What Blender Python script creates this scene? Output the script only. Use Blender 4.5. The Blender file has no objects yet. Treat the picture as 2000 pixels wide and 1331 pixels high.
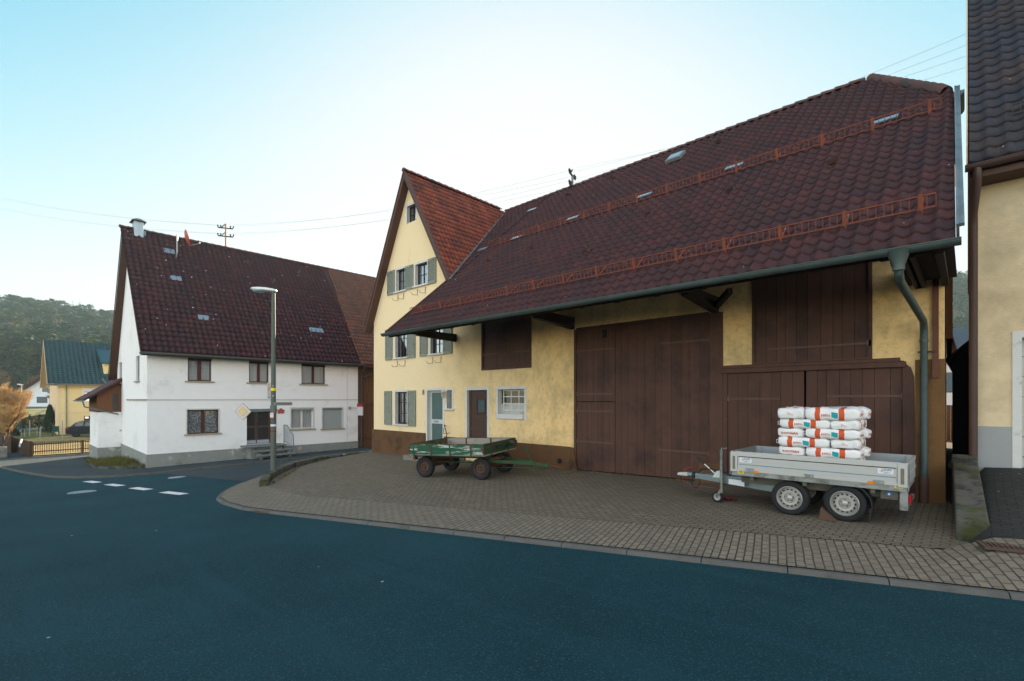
import bpy, bmesh, math, random
import numpy as np
from mathutils import Vector, Matrix, noise
from mathutils.geometry import delaunay_2d_cdt
random.seed(7)
SC = bpy.context.scene
R = math.radians
# ------------------------------------------------------------------ camera
EYE = 2.16
YAW = math.atan2(.6837, .7298)
cd = bpy.data.cameras.new("camera"); cam = bpy.data.objects.new("camera", cd); SC.collection.objects.link(cam)
cam.location = (0, 0, EYE); cam.rotation_euler = (R(90), 0, YAW)
cd.sensor_width = 36; cd.lens = 17.1; cd.shift_y = .05775; cd.clip_end = 3000; cd.clip_start = .05
SC.camera = cam
# ------------------------------------------------------------------ sky, sun, exposure
SUN_EL = R(16.5)
sun_h = Vector((-.6837 + .045*.7298, .7298 + .045*.6837, 0)).normalized()
w = bpy.data.worlds.new("World"); SC.world = w; w.use_nodes = True
nt = w.node_tree; bg = nt.nodes["Background"]
sky = nt.nodes.new("ShaderNodeTexSky"); sky.sky_type = 'NISHITA'; sky.sun_disc = False
sky.sun_elevation = SUN_EL; sky.sun_rotation = math.atan2(sun_h.x, sun_h.y)
sky.air_density = 1.0; sky.dust_density = 1.0; sky.ozone_density = 0.2; sky.altitude = 300
# sky dimmed round the low sun; cloud added behind camera to light shaded fronts
def _w(ty, **k):
    n = nt.nodes.new(ty)
    for q, x in k.items(): setattr(n, q, x)
    return n
def _m(op, x, y):
    n = _w("ShaderNodeMath", operation=op)
    for i, q in ((0, x), (1, y)):
        if isinstance(q, (int, float)): n.inputs[i].default_value = q
        else: nt.links.new(q, n.inputs[i])
    return n.outputs[0]
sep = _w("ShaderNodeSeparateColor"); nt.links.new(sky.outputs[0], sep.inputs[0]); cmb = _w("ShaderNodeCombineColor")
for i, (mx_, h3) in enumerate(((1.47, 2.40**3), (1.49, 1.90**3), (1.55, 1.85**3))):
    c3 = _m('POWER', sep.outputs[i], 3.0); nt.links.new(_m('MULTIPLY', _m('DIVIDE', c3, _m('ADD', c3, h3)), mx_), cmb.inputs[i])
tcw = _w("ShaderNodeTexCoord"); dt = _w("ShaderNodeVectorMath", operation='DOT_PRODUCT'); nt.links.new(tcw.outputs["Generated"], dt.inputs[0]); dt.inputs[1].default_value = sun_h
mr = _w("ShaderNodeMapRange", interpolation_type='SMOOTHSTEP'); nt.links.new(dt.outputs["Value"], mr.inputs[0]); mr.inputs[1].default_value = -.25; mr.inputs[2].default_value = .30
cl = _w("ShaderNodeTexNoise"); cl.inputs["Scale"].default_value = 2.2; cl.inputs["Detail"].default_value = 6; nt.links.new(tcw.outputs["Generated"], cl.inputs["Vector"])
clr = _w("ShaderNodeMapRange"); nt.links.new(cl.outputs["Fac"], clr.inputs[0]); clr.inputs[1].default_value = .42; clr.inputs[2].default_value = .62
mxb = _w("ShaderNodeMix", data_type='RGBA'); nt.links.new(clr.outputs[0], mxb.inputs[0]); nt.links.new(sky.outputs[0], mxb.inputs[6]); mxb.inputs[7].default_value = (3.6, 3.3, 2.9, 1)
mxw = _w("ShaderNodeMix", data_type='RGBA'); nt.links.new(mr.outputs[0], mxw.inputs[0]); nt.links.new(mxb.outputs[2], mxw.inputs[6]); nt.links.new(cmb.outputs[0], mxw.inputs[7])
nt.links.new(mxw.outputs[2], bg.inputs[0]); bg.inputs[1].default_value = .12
sl = bpy.data.lights.new("sun", 'SUN'); sl.energy = 4.0; sl.angle = R(.5); sl.color = (1, .83, .62)
so = bpy.data.objects.new("sun", sl); SC.collection.objects.link(so); so.location = (-30, 40, 40)
sdir = (sun_h*math.cos(SUN_EL) + Vector((0, 0, math.sin(SUN_EL)))).normalized()
so.rotation_euler = sdir.to_track_quat('Z', 'Y').to_euler()
vs = SC.view_settings; vs.view_transform = 'Standard'; vs.look = 'None'; vs.gamma = 1; vs.exposure = 2.4
cy = SC.cycles; cy.use_denoising = True
cy.max_bounces = 6; cy.diffuse_bounces = 4; cy.glossy_bounces = 3; cy.transparent_max_bounces = 12
cy.caustics_reflective = False; cy.caustics_refractive = False

# ------------------------------------------------------------------ photo geometry -> place
# The street runs along u (to the left and away), v goes into the barn; world X = -u, Y = v.
def uv_dir(px): t = (px-1000)/950; return t
def on_v(px, py, v):        # point of the plane Y = v seen at a photo pixel: (X, Z)
    t = (px-1000)/950; Y = v/(.7298+.6837*t); return (-Y*(.6837-.7298*t), (781-py)/950*Y+EYE)
def on_u(px, py, u):        # point of the plane X = -u: (Y, Z)
    t = (px-1000)/950; Y = u/(.6837-.7298*t); return (Y*(.7298+.6837*t), (781-py)/950*Y+EYE)
def at_depth(px, py, Y):
    t = (px-1000)/950; return Vector((-Y*(.6837-.7298*t), Y*(.7298+.6837*t), (781-py)/950*Y+EYE))
def on_ground(px, py, zf):  # -> (u, v)
    t = (px-1000)/950; s = (py-781)/950; z = -2.6
    for _ in range(30):
        Y = -z/s; u = Y*(.6837-.7298*t); v = Y*(.7298+.6837*t); z = zf(u, v)
    return u, v
def W(u, v, z): return Vector((-u, v, z+EYE))
_zr = [(-60, -.56), (-20, -1.46), (0, -2.115), (11, -2.50), (20, -2.935), (28, -3.30), (36, -3.52), (44, -3.65), (60, -3.75), (75, -3.4), (95, -2.0), (140, -1.0), (400, 3)]
def z_r(u):
    if u <= _zr[0][0]: return _zr[0][1]
    for (a, za), (b, zb) in zip(_zr, _zr[1:]):
        if u <= b: return za+(zb-za)*(u-a)/(b-a)
    return _zr[-1][1]
def zs(u, v): return sum(z_r(u+d) for d in (-2, -1, 0, 1, 2))/5 + .015*max(0, min(v, 30)-4)
def vk(u): return 6.93-.2615*(u-1.08) if u < 12 else 4.075+(u-12)*0.0
def sm(f): f = max(0, min(1, f)); return f*f*(3-2*f)
def zap(u, v):
    k = vk(u); f = max(0, min(1, (v-k)/(12-k)))
    zw = -1.913-.0247*u
    if u < 0: zw += .68*sm((-u)/.25)
    return (zs(u, min(k, v))+.06)*(1-f)+zw*f

# ------------------------------------------------------------------ objects, parts, labels
def lnk(o): SC.collection.objects.link(o); return o
def tag(o, label=None, cat=None, group=None, kind=None):
    if label: o["label"] = label
    if cat: o["category"] = cat
    if group: o["group"] = group
    if kind: o["kind"] = kind
    return o
def thing(name, label, cat, loc=(0, 0, 0), group=None, rot=None):
    o = lnk(bpy.data.objects.new(name, None)); o.location = loc; o.empty_display_size = .2
    if rot is not None: o.rotation_euler = rot
    return tag(o, label, cat, group)
def root_of(o):
    while o.parent: o = o.parent
    return o
def copy_tree(o, parent=None):
    c = o.copy(); lnk(c); c.parent = parent
    for ch in list(o.children): copy_tree(ch, c)
    return c
class MB:
    def __init__(s): s.v = []; s.f = []; s.m = []; s.uv = []; s.hasuv = False
    def add(s, vs, fs, m=0, uvs=None):
        n = len(s.v); s.v += [tuple(p) for p in vs]
        for i, f in enumerate(fs):
            s.f.append([n+k for k in f]); s.m.append(m)
            s.uv.append(uvs[i] if uvs else None)
        if uvs: s.hasuv = True
        return s
    def box(s, x0, x1, y0, y1, z0, z1, m=0):
        return s.hexa([(x0,y0,z0),(x1,y0,z0),(x1,y1,z0),(x0,y1,z0),(x0,y0,z1),(x1,y0,z1),(x1,y1,z1),(x0,y1,z1)], m)
    def hexa(s, p, m=0):
        a, b, d = Vector(p[1])-Vector(p[0]), Vector(p[3])-Vector(p[0]), Vector(p[4])-Vector(p[0])
        fs = [(0,3,2,1),(4,5,6,7),(0,1,5,4),(1,2,6,5),(2,3,7,6),(3,0,4,7)]
        if a.cross(b).dot(d) < 0: fs = [f[::-1] for f in fs]
        return s.add(p, fs, m)
    def bar(s, p0, p1, w, h, up=(0, 0, 1), m=0):      # rectangular bar from p0 to p1
        p0, p1, up = Vector(p0), Vector(p1), Vector(up); d = (p1-p0).normalized()
        a = d.cross(up)
        if a.length < 1e-4: a = d.cross(Vector((1, 0, 0)))
        a.normalize(); b = a.cross(d)
        c = [a*(x*w/2)+b*(y*h/2) for x, y in ((-1,-1),(1,-1),(1,1),(-1,1))]
        return s.hexa([p0+k for k in c]+[p1+k for k in c], m)
    def tube(s, pts, r, n=8, m=0, caps=True):
        pts = [Vector(p) for p in pts]; rs = r if isinstance(r, (list, tuple)) else [r]*len(pts)
        d0 = (pts[1]-pts[0]).normalized(); a = d0.orthogonal().normalized(); V = []
        for i, p in enumerate(pts):
            d = ((pts[min(i+1, len(pts)-1)]-p).normalized()+(p-pts[max(i-1, 0)]).normalized())
            d = d.normalized() if d.length > 1e-6 else d0
            a = (a-d*a.dot(d)); a = a.normalized() if a.length > 1e-6 else d.orthogonal().normalized()
            b = d.cross(a)
            V += [p+(a*math.cos(q)+b*math.sin(q))*rs[i] for q in [2*math.pi*k/n for k in range(n)]]
        F = [(i*n+k, i*n+(k+1) % n, (i+1)*n+(k+1) % n, (i+1)*n+k) for i in range(len(pts)-1) for k in range(n)]
        if caps: F += [tuple(range(n))[::-1], tuple((len(pts)-1)*n+k for k in range(n))]
        return s.add(V, F, m)
    def lathe(s, prof, c=(0, 0, 0), axis='z', n=24, m=0, close=False, cap=True):   # prof: (radius, along)
        V = []; c = Vector(c)
        for r, h in prof:
            for k in range(n):
                q = 2*math.pi*k/n; x, y = r*math.cos(q), r*math.sin(q)
                V.append(c+Vector({'z': (x, y, h), 'y': (x, h, -y), 'x': (h, x, y)}[axis]))
        N = len(prof); F = [(i*n+k, i*n+(k+1) % n, (i+1)*n+(k+1) % n, (i+1)*n+k) for i in range(N-1) for k in range(n)]
        if close: F += [((N-1)*n+k, (N-1)*n+(k+1) % n, (k+1) % n, k) for k in range(n)]
        else:
            if cap and prof[0][0] > 1e-6: F.append(tuple(range(n))[::-1])
            if prof[-1][0] > 1e-6: F.append(tuple((N-1)*n+k for k in range(n)))
        return s.add(V, F, m)
    def prism(s, poly, ext, m=0):                      # planar polygon (3D) extruded by vector
        n = len(poly); P = [Vector(p) for p in poly]; e = Vector(ext)
        nor = Vector((0, 0, 0))
        for i in range(n): nor += (P[i]-P[0]).cross(P[(i+1) % n]-P[0])
        if nor.dot(e) > 0: P = P[::-1]
        V = P+[p+e for p in P]
        return s.add(V, [tuple(range(n)), tuple(range(2*n-1, n-1, -1))]+[(i, i+n, (i+1) % n+n, (i+1) % n) for i in range(n)], m)
    def ball(s, c, r, n=8, m=0, sq=(1, 1, 1)):
        V = []; F = []; c = Vector(c)
        for i in range(n+1):
            a = math.pi*i/n
            for k in range(2*n):
                q = math.pi*k/n; V.append(c+Vector((r*sq[0]*math.sin(a)*math.cos(q), r*sq[1]*math.sin(a)*math.sin(q), r*sq[2]*math.cos(a))))
        for i in range(n):
            for k in range(2*n): F.append((i*2*n+k, (i+1)*2*n+k, (i+1)*2*n+(k+1) % (2*n), i*2*n+(k+1) % (2*n)))
        return s.add(V, F, m)
    def xf(s, mat, start=0):
        s.v[start:] = [tuple(mat @ Vector(p)) for p in s.v[start:]]; return s
    def build(s, name, mats, parent=None, smooth=False, bevel=0, cuts=None, local=False, label=None, bseg=1):
        off = root_of(parent).location if (parent and not local) else Vector((0, 0, 0))
        me = bpy.data.meshes.new(name)
        me.from_pydata([(p[0]-off[0], p[1]-off[1], p[2]-off[2]) for p in s.v], [], s.f)
        for k in (mats if isinstance(mats, (list, tuple)) else [mats]): me.materials.append(k)
        me.polygons.foreach_set("material_index", s.m)
        if s.hasuv:
            ul = me.uv_layers.new(name="UVMap"); i = 0
            for f, u in zip(s.f, s.uv):
                for k in range(len(f)): ul.data[i+k].uv = u[k] if u else (0, 0)
                i += len(f)
        if smooth: me.polygons.foreach_set("use_smooth", [True]*len(s.f))
        if cuts:
            bm = bmesh.new(); bm.from_mesh(me)
            for co, no in cuts:
                bmesh.ops.bisect_plane(bm, geom=bm.verts[:]+bm.edges[:]+bm.faces[:], plane_co=Vector(co)-off, plane_no=Vector(no), clear_outer=True, dist=1e-5)
            bm.to_mesh(me); bm.free()
        me.validate()
        if smooth: me.set_sharp_from_angle(angle=R(42))
        o = lnk(bpy.data.objects.new(name, me))
        if parent: o.parent = parent
        if bevel:
            b = o.modifiers.new("bevel", 'BEVEL'); b.width = bevel; b.segments = bseg; b.limit_method = 'ANGLE'; b.angle_limit = R(40)
        if label: o["label"] = label
        return o
def part(name, mats, parent, fn, **k):
    b = MB(); fn(b); return b.build(name, mats, parent, **k)
def sheet(name, poly, zf, mats, step=1.0, kind='structure', lift=0, uvf=None, bevel=0, skirt=0):
    """ground sheet over a polygon in (u, v) with height function"""
    P = [Vector(p) for p in poly]; n = len(P); pts = []; ed = []
    for i in range(n):
        a, b = P[i], P[(i+1) % n]; k = max(1, int((b-a).length/step))
        for j in range(k): pts.append(a.lerp(b, j/k))
    nb = len(pts); ed = [(i, (i+1) % nb) for i in range(nb)]
    x0, x1 = min(p.x for p in P), max(p.x for p in P); y0, y1 = min(p.y for p in P), max(p.y for p in P)
    def inside(q):
        c = False
        for i in range(n):
            a, b = P[i], P[(i+1) % n]
            if (a.y > q.y) != (b.y > q.y) and q.x < (b.x-a.x)*(q.y-a.y)/(b.y-a.y)+a.x: c = not c
        return c
    x = x0+step*.5
    while x < x1:
        y = y0+step*.5
        while y < y1:
            q = Vector((x, y))
            if inside(q): pts.append(q)
            y += step
        x += step
    vo, _, fo, *_r = delaunay_2d_cdt(pts, ed, [], 1, 1e-4)
    b = MB(); V = [W(p.x, p.y, zf(p.x, p.y)+lift) for p in vo]
    fo = [f for f in fo]; F = []; U = []
    for f in fo:
        n3 = (V[f[1]]-V[f[0]]).cross(V[f[2]]-V[f[0]])
        f = list(f) if n3.z > 0 else list(f)[::-1]
        F.append(f); U.append([(uvf or (lambda u, v: (u, v)))(vo[k].x, vo[k].y) for k in f])
    b.add(V, F, 0, U)
    o = b.build(name, mats); o["kind"] = kind
    me = o.data; me.polygons.foreach_set("use_smooth", [True]*len(me.polygons))
    return o
_tc = {}
def text_mesh(txt, size=1.0, align='CENTER', shear=0, off=0):
    k = (txt, align, shear, off)
    if k not in _tc:
        c = bpy.data.curves.new("t", 'FONT'); c.body = txt; c.size = 1; c.align_x = align; c.align_y = 'CENTER'; c.shear = shear; c.resolution_u = 2; c.offset = off
        o = bpy.data.objects.new("t", c); lnk(o)
        dg = bpy.context.evaluated_depsgraph_get(); m = bpy.data.meshes.new_from_object(o.evaluated_get(dg))
        _tc[k] = ([v.co.copy() for v in m.vertices], [list(p.vertices) for p in m.polygons])
        bpy.data.objects.remove(o); bpy.data.curves.remove(c); bpy.data.meshes.remove(m)
    V, F = _tc[k]; return [v*size for v in V], F

# ------------------------------------------------------------------ materials
def _nm(name):
    m = bpy.data.materials.new(name); m.use_nodes = True; t = m.node_tree
    return m, t, t.nodes["Principled BSDF"]
def N(t, ty, **k):
    n = t.nodes.new(ty)
    for a, b in k.items(): setattr(n, a, b)
    return n
def noise_n(t, vec, scale, detail=5, rough=.6, dist=0):
    n = N(t, "ShaderNodeTexNoise"); n.inputs["Scale"].default_value = scale; n.inputs["Detail"].default_value = detail
    n.inputs["Roughness"].default_value = rough; n.inputs["Distortion"].default_value = dist
    t.links.new(vec, n.inputs["Vector"]); return n.outputs["Fac"]
def ramp(t, fac, lo, hi):
    n = N(t, "ShaderNodeMapRange"); n.inputs[1].default_value = lo; n.inputs[2].default_value = hi; n.clamp = True
    t.links.new(fac, n.inputs[0]); return n.outputs[0]
def mixc(t, fac, a, b, mode='MIX'):
    n = N(t, "ShaderNodeMix", data_type='RGBA', blend_type=mode)
    for i, x in ((0, fac), (6, a), (7, b)):
        if isinstance(x, (int, float)): n.inputs[i].default_value = x
        elif isinstance(x, (tuple, list)): n.inputs[i].default_value = (*x[:3], 1)
        else: t.links.new(x, n.inputs[i])
    return n.outputs[2]
def mth(t, op, a, b=0.0):
    n = N(t, "ShaderNodeMath", operation=op)
    for i, x in ((0, a), (1, b)):
        if isinstance(x, (int, float)): n.inputs[i].default_value = x
        else: t.links.new(x, n.inputs[i])
    return n.outputs[0]
def mapped(t, sc=(1, 1, 1), coord='Object', rot=(0, 0, 0)):
    c = N(t, "ShaderNodeTexCoord"); m = N(t, "ShaderNodeMapping"); m.inputs["Scale"].default_value = sc; m.inputs["Rotation"].default_value = rot
    t.links.new(c.outputs[coord], m.inputs[0]); return m.outputs[0]
def mul(c, f): return tuple(min(1, x*f) for x in c)
def bump(t, p, h, strength, dist=.01):
    b = N(t, "ShaderNodeBump"); b.inputs["Strength"].default_value = strength; b.inputs["Distance"].default_value = dist
    t.links.new(h, b.inputs["Height"]); t.links.new(b.outputs[0], p.inputs["Normal"])
_mats = {}
def M(name, col, rough=.75, var=.12, scale=6, bmp=0, bscale=80, bdist=.01, metal=0, spec=.35, stain=None, grain=None, emit=0, isl=0):
    """procedural surface: colour mottling, optional stains (col, scale, lo, hi), grain = mapping scale, fine bump"""
    if name in _mats: return _mats[name]
    m, t, p = _nm(name); vec = mapped(t, grain or (1, 1, 1))
    c = mixc(t, noise_n(t, vec, scale), mul(col, 1-var*1.6), mul(col, 1+var*1.6))
    if stain:
        for st in (stain if isinstance(stain, list) else [stain]):
            c = mixc(t, ramp(t, noise_n(t, mapped(t, st[4] if len(st) > 4 else (1, 1, 1)), st[1], 6, .65), st[2], st[3]), c, st[0])
    if isl:
        gi = N(t, "ShaderNodeNewGeometry"); c = mixc(t, 1.0, c, mixc(t, gi.outputs["Random Per Island"], (1-isl,)*3, (min(1, 1+isl*.2),)*3), 'MULTIPLY')
    t.links.new(c, p.inputs["Base Color"])
    p.inputs["Roughness"].default_value = rough; p.inputs["Metallic"].default_value = metal; p.inputs["Specular IOR Level"].default_value = spec
    if bmp: bump(t, p, noise_n(t, vec, bscale, 3), bmp, bdist)
    if emit: p.inputs["Emission Color"].default_value = (*col, 1); p.inputs["Emission Strength"].default_value = emit
    _mats[name] = m; return m
def tile_mat(name, c1, c2, moss, lichen=.0, rough=.58, moss_hi=.75):
    m, t, p = _nm(name)
    uvn = N(t, "ShaderNodeTexCoord"); fl = N(t, "ShaderNodeVectorMath", operation='FLOOR'); t.links.new(uvn.outputs["UV"], fl.inputs[0])
    wn = N(t, "ShaderNodeTexWhiteNoise", noise_dimensions='2D'); t.links.new(fl.outputs[0], wn.inputs["Vector"])
    c = mixc(t, wn.outputs["Value"], c1, c2)
    ob = mapped(t)
    c = mixc(t, ramp(t, noise_n(t, ob, 1.1, 8, .7), .45, moss_hi), c, moss)
    c = mixc(t, ramp(t, noise_n(t, ob, 14, 4, .7), .5, .75), c, mul(c1, .4))
    if lichen:
        vo = N(t, "ShaderNodeTexVoronoi"); vo.inputs["Scale"].default_value = 2.6; t.links.new(ob, vo.inputs["Vector"])
        c = mixc(t, mth(t, 'MULTIPLY', mth(t, 'LESS_THAN', vo.outputs["Distance"], lichen), ramp(t, noise_n(t, ob, .9), .46, .52)), c, (.55, .55, .52))
    t.links.new(c, p.inputs["Base Color"]); p.inputs["Roughness"].default_value = rough; p.inputs["Specular IOR Level"].default_value = .26
    bump(t, p, noise_n(t, ob, 45, 4), .35, .01)
    return m
def paver_mat(name, c1, c2, mortar, bw=.2, bh=.1, off=.5, rot=0, msize=.008):
    m, t, p = _nm(name); vec = mapped(t, (1, 1, 1), 'UV', (0, 0, rot))
    b = N(t, "ShaderNodeTexBrick"); b.offset = off
    for k, x in (("Scale", 1), ("Brick Width", bw), ("Row Height", bh), ("Mortar Size", msize), ("Mortar Smooth", .3), ("Bias", 0)): b.inputs[k].default_value = x
    b.inputs["Color1"].default_value = (*c1, 1); b.inputs["Color2"].default_value = (*c2, 1); b.inputs["Mortar"].default_value = (*mortar, 1)
    # slightly wavering courses
    nz = N(t, "ShaderNodeTexNoise"); nz.inputs["Scale"].default_value = .8; t.links.new(vec, nz.inputs["Vector"])
    va = N(t, "ShaderNodeVectorMath", operation='SCALE'); va.inputs[3].default_value = .05; t.links.new(nz.outputs["Color"], va.inputs[0])
    vb = N(t, "ShaderNodeVectorMath", operation='ADD'); t.links.new(vec, vb.inputs[0]); t.links.new(va.outputs[0], vb.inputs[1]); t.links.new(vb.outputs[0], b.inputs["Vector"])
    ob = mapped(t)
    c = mixc(t, ramp(t, noise_n(t, ob, .7, 7, .7), .42, .8), b.outputs["Color"], mul(c1, .6))
    c = mixc(t, mth(t, 'MULTIPLY', ramp(t, noise_n(t, ob, 30, 3), .4, .75), .6), c, mul(c2, .75))
    c = mixc(t, ramp(t, noise_n(t, ob, 2.2, 7, .75), .62, .8), c, (.035, .04, .025))
    vo = N(t, "ShaderNodeTexVoronoi"); vo.inputs["Scale"].default_value = 3.3; t.links.new(ob, vo.inputs["Vector"])
    c = mixc(t, mth(t, 'MULTIPLY', mth(t, 'LESS_THAN', vo.outputs["Distance"], .06), .8), c, (.3, .27, .22))
    t.links.new(c, p.inputs["Base Color"]); p.inputs["Roughness"].default_value = .85; p.inputs["Specular IOR Level"].default_value = .3
    h = mth(t, 'ADD', mth(t, 'MULTIPLY', mth(t, 'SUBTRACT', 1.0, b.outputs["Fac"]), 1.0), mth(t, 'MULTIPLY', noise_n(t, ob, 70, 3), .3))
    bump(t, p, h, .9, .012)
    return m
def glass_mat(name, tint=(.9, .95, 1), refl=1.0, add=.30):
    m = bpy.data.materials.new(name); m.use_nodes = True; t = m.node_tree
    out = t.nodes["Material Output"]; t.nodes.remove(t.nodes["Principled BSDF"])
    fr = N(t, "ShaderNodeFresnel"); fr.inputs[0].default_value = 2.3
    tr = N(t, "ShaderNodeBsdfTransparent"); tr.inputs[0].default_value = (*tint, 1)
    gl = N(t, "ShaderNodeBsdfGlossy"); gl.inputs["Roughness"].default_value = .02
    geo = mapped(t); nb = N(t, "ShaderNodeBump"); nb.inputs["Strength"].default_value = .04; t.links.new(noise_n(t, geo, 2.5, 1), nb.inputs["Height"]); t.links.new(nb.outputs[0], gl.inputs["Normal"])
    mx = N(t, "ShaderNodeMixShader"); t.links.new(mth(t, 'ADD', mth(t, 'MULTIPLY', fr.outputs[0], refl), add*refl), mx.inputs[0]); t.links.new(tr.outputs[0], mx.inputs[1]); t.links.new(gl.outputs[0], mx.inputs[2])
    t.links.new(mx.outputs[0], out.inputs[0]); return m
def asphalt_mat(name, base, speck, lightpatch):
    m, t, p = _nm(name); ob = mapped(t)
    c = mixc(t, ramp(t, noise_n(t, ob, .35, 6, .6), .35, .7), base, lightpatch)
    c = mixc(t, ramp(t, noise_n(t, ob, 55, 2, .9), .56, .66), c, speck)
    c = mixc(t, ramp(t, noise_n(t, ob, 60, 3, .7), .55, .75), c, mul(base, .45))
    c = mixc(t, ramp(t, noise_n(t, mapped(t, (.12, 1.6, 1), rot=(0, 0, R(14))), 1.2, 4), .52, .9), c, mul(lightpatch, 1.15))
    vo = N(t, "ShaderNodeTexVoronoi"); vo.inputs["Scale"].default_value = 1.35; t.links.new(ob, vo.inputs["Vector"])
    c = mixc(t, mth(t, 'LESS_THAN', vo.outputs["Distance"], .028), c, (.45, .45, .42))
    t.links.new(c, p.inputs["Base Color"]); p.inputs["Roughness"].default_value = .88; p.inputs["Specular IOR Level"].default_value = .15
    bump(t, p, noise_n(t, ob, 60, 4, .8), 1.0, .012); return m
def wood_mat(name, col, axis='z', var=.25, stain=None, rough=.8, peel=None):
    g = {'z': (14, 14, .7), 'x': (.7, 14, 14), 'y': (14, .7, 14)}[axis]
    st = []
    if peel: st.append((peel[0], peel[1], peel[2], peel[3], {'z': (2, 2, .6), 'x': (.5, 2, 2.5), 'y': (2, .5, 2.5)}[axis]))
    if stain: st.append(stain)
    return M(name, col, rough, var, 2.5, .5, 6, .004, stain=st or None, grain=g, spec=.25)
# ================================================================== SETTING
asphalt = asphalt_mat("asphalt", (.0050, .031, .041), (.035, .10, .115), (.011, .050, .060))
asphalt_old = asphalt_mat("old_asphalt", (.028, .042, .047), (.11, .13, .13), (.045, .060, .064))
pavers = paver_mat("pavers", (.215, .178, .124), (.150, .128, .094), (.022, .019, .015), msize=.011)
pavers_edge = paver_mat("pavers_edge", (.25, .208, .150), (.182, .156, .117), (.026, .023, .018), .2, .1, .5, R(90), .010)
concrete = M("concrete", (.20, .19, .165), .9, .15, 5, .6, 90, stain=((.06, .06, .05), 2.2, .5, .75))
kerb_mat = M("kerb_concrete", (.105, .10, .088), .9, .15, 6, .6, 120, stain=((.05, .05, .045), 3, .5, .75))
mossy = M("mossy_concrete", (.10, .095, .082), .95, .2, 6, .8, 60, .02, stain=[((.06, .065, .02), 1.7, .5, .62), ((.018, .018, .018), 3.5, .5, .66)])
soil = M("soil", (.07, .06, .04), .95, .2, 3, .8, 30)
grass_dry = M("dry_grass", (.33, .25, .10), .95, .22, 1.2, .9, 40, .05, stain=[((.13, .14, .04), .5, .5, .68), ((.17, .12, .045), 3, .52, .7)])
lawn = M("lawn", (.085, .105, .03), .95, .2, 1.2, .8, 30, .05, stain=((.22, .18, .06), .3, .5, .66))
white_paint = M("road_paint", (.62, .63, .62), .8, .1, 8, .4, 90, stain=((.12, .15, .16), 12, .56, .72))

# the far hill behind the village, one terrain sheet with the fields in front of it
def hill_h(X, Y):
    d = math.hypot(X, Y); a = math.atan2(-X, Y)      # angle to the left of the barn axis
    base = 0
    rise = sm((d-135)/250)
    ridge = 53-8.5*min(1.7, max(0, a))+2.5*math.sin(a*7+1)+1.5*math.sin(a*17)
    return base-1.0+rise*ridge+sm((d-60)/120)*2.5
b = MB(); nA, nD = 90, 40; V = []; F = []
for i in range(nD):
    d = 46+(620-46)*(i/(nD-1))**1.5
    for k in range(nA):
        a = R(-75)+R(215)*k/(nA-1)
        X, Y = -d*math.sin(a), d*math.cos(a)
        u_, v_ = -X, Y
        h0 = zs(u_, v_)+EYE if d < 150 else zs(u_, 20)+EYE
        f = sm((d-70)/60)
        V.append((X, Y, (h0-.15)*(1-f)+(hill_h(X, Y)+.3)*f))
for i in range(nD-1):
    for k in range(nA-1): F.append((i*nA+k, i*nA+k+1, (i+1)*nA+k+1, (i+1)*nA+k))
b.add(V, [f[::-1] for f in F]); o = b.build("hill", M("hillside", (.075, .075, .04), .95, .25, .06, .0, stain=((.15, .11, .055), .02, .45, .6)), smooth=True); o["kind"] = 'structure'
sheet("ground", [(-70, -40), (75, -40), (75, 75), (-70, 75)], lambda u, v: zs(u, v)-.12-(.35 if (u < 14 and -3 < v < 11.5) else 0), soil, 3.0)

# main road with the mouth of the side street
road_poly = [(-45, -9), (-45, 19.1), (-9.2, 9.9), (12, 4.35), (13.7, 4.35), (14.5, 4.5), (15.5, 4.95), (16.4, 5.55), (17.1, 6.15), (18.4, 7.25), (19.8, 8.9), (20.6, 10.8), (20.8, 26), (25.1, 26), (25, 14), (24.9, 8), (25.1, 4.6), (25.6, 3.4), (26.8, 2.36), (28.1, 1.76), (32, .95), (36.6, .25), (44, -.6), (60, -1.9), (74, -3), (74, -9), (40, -7.5)]
side = [(17.4, 6.4), (17.6, 5.75), (18.9, 6.9), (20.3, 8.6), (21.1, 10.5), (21.3, 26), (25.1, 26), (25, 14), (24.9, 8), (25.05, 5.2)]
sheet("road", road_poly, zs, asphalt, 1.2)
sheet("side_street", [(18.2, 5.9), (18.9, 6.95), (20.3, 8.6), (21.1, 10.5), (21.3, 25.9), (25.0, 25.9), (24.95, 14), (24.85, 8), (24.95, 4.9)], zs, asphalt_old, 1.0, lift=.006)
# forecourt of brick pavers in front of the barn, kerb edge band in a different bond
KD = Vector((.9674, -.253))                                            # kerb direction in (u, v)
def uv_k(u, v): return (u*KD.x+v*KD.y, -u*KD.y+v*KD.x)
def kv(u): return vk(u)
kin = [(-9, 9.57), (10.9, 4.36), (12.2, 4.08), (13.2, 4.0)]
band = [(-9, 9.57), (10.9, 4.36), (12.3, 4.07), (13.6, 4.05), (14.7, 4.2), (15.7, 4.62), (16.6, 5.2), (17.3, 5.85), (18.5, 6.9), (19.9, 8.6), (20.75, 10.6), (20.9, 12.4), (20.32, 12.4), (20.15, 9.8), (18.85, 7.75), (17.3, 6.5), (15.5, 5.55), (12.4, 5.4), (-9, 11.05)]
sheet("pavement", band, zap, pavers_edge, .5, uvf=uv_k)
sheet("forecourt", [(-.05, 8.72), (12.4, 5.4), (15.5, 5.55), (17.3, 6.5), (18.85, 7.75), (20.15, 9.8), (20.32, 12.4), (.25, 12.4)], zap, pavers, .45, uvf=lambda u, v: (u, v))
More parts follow.
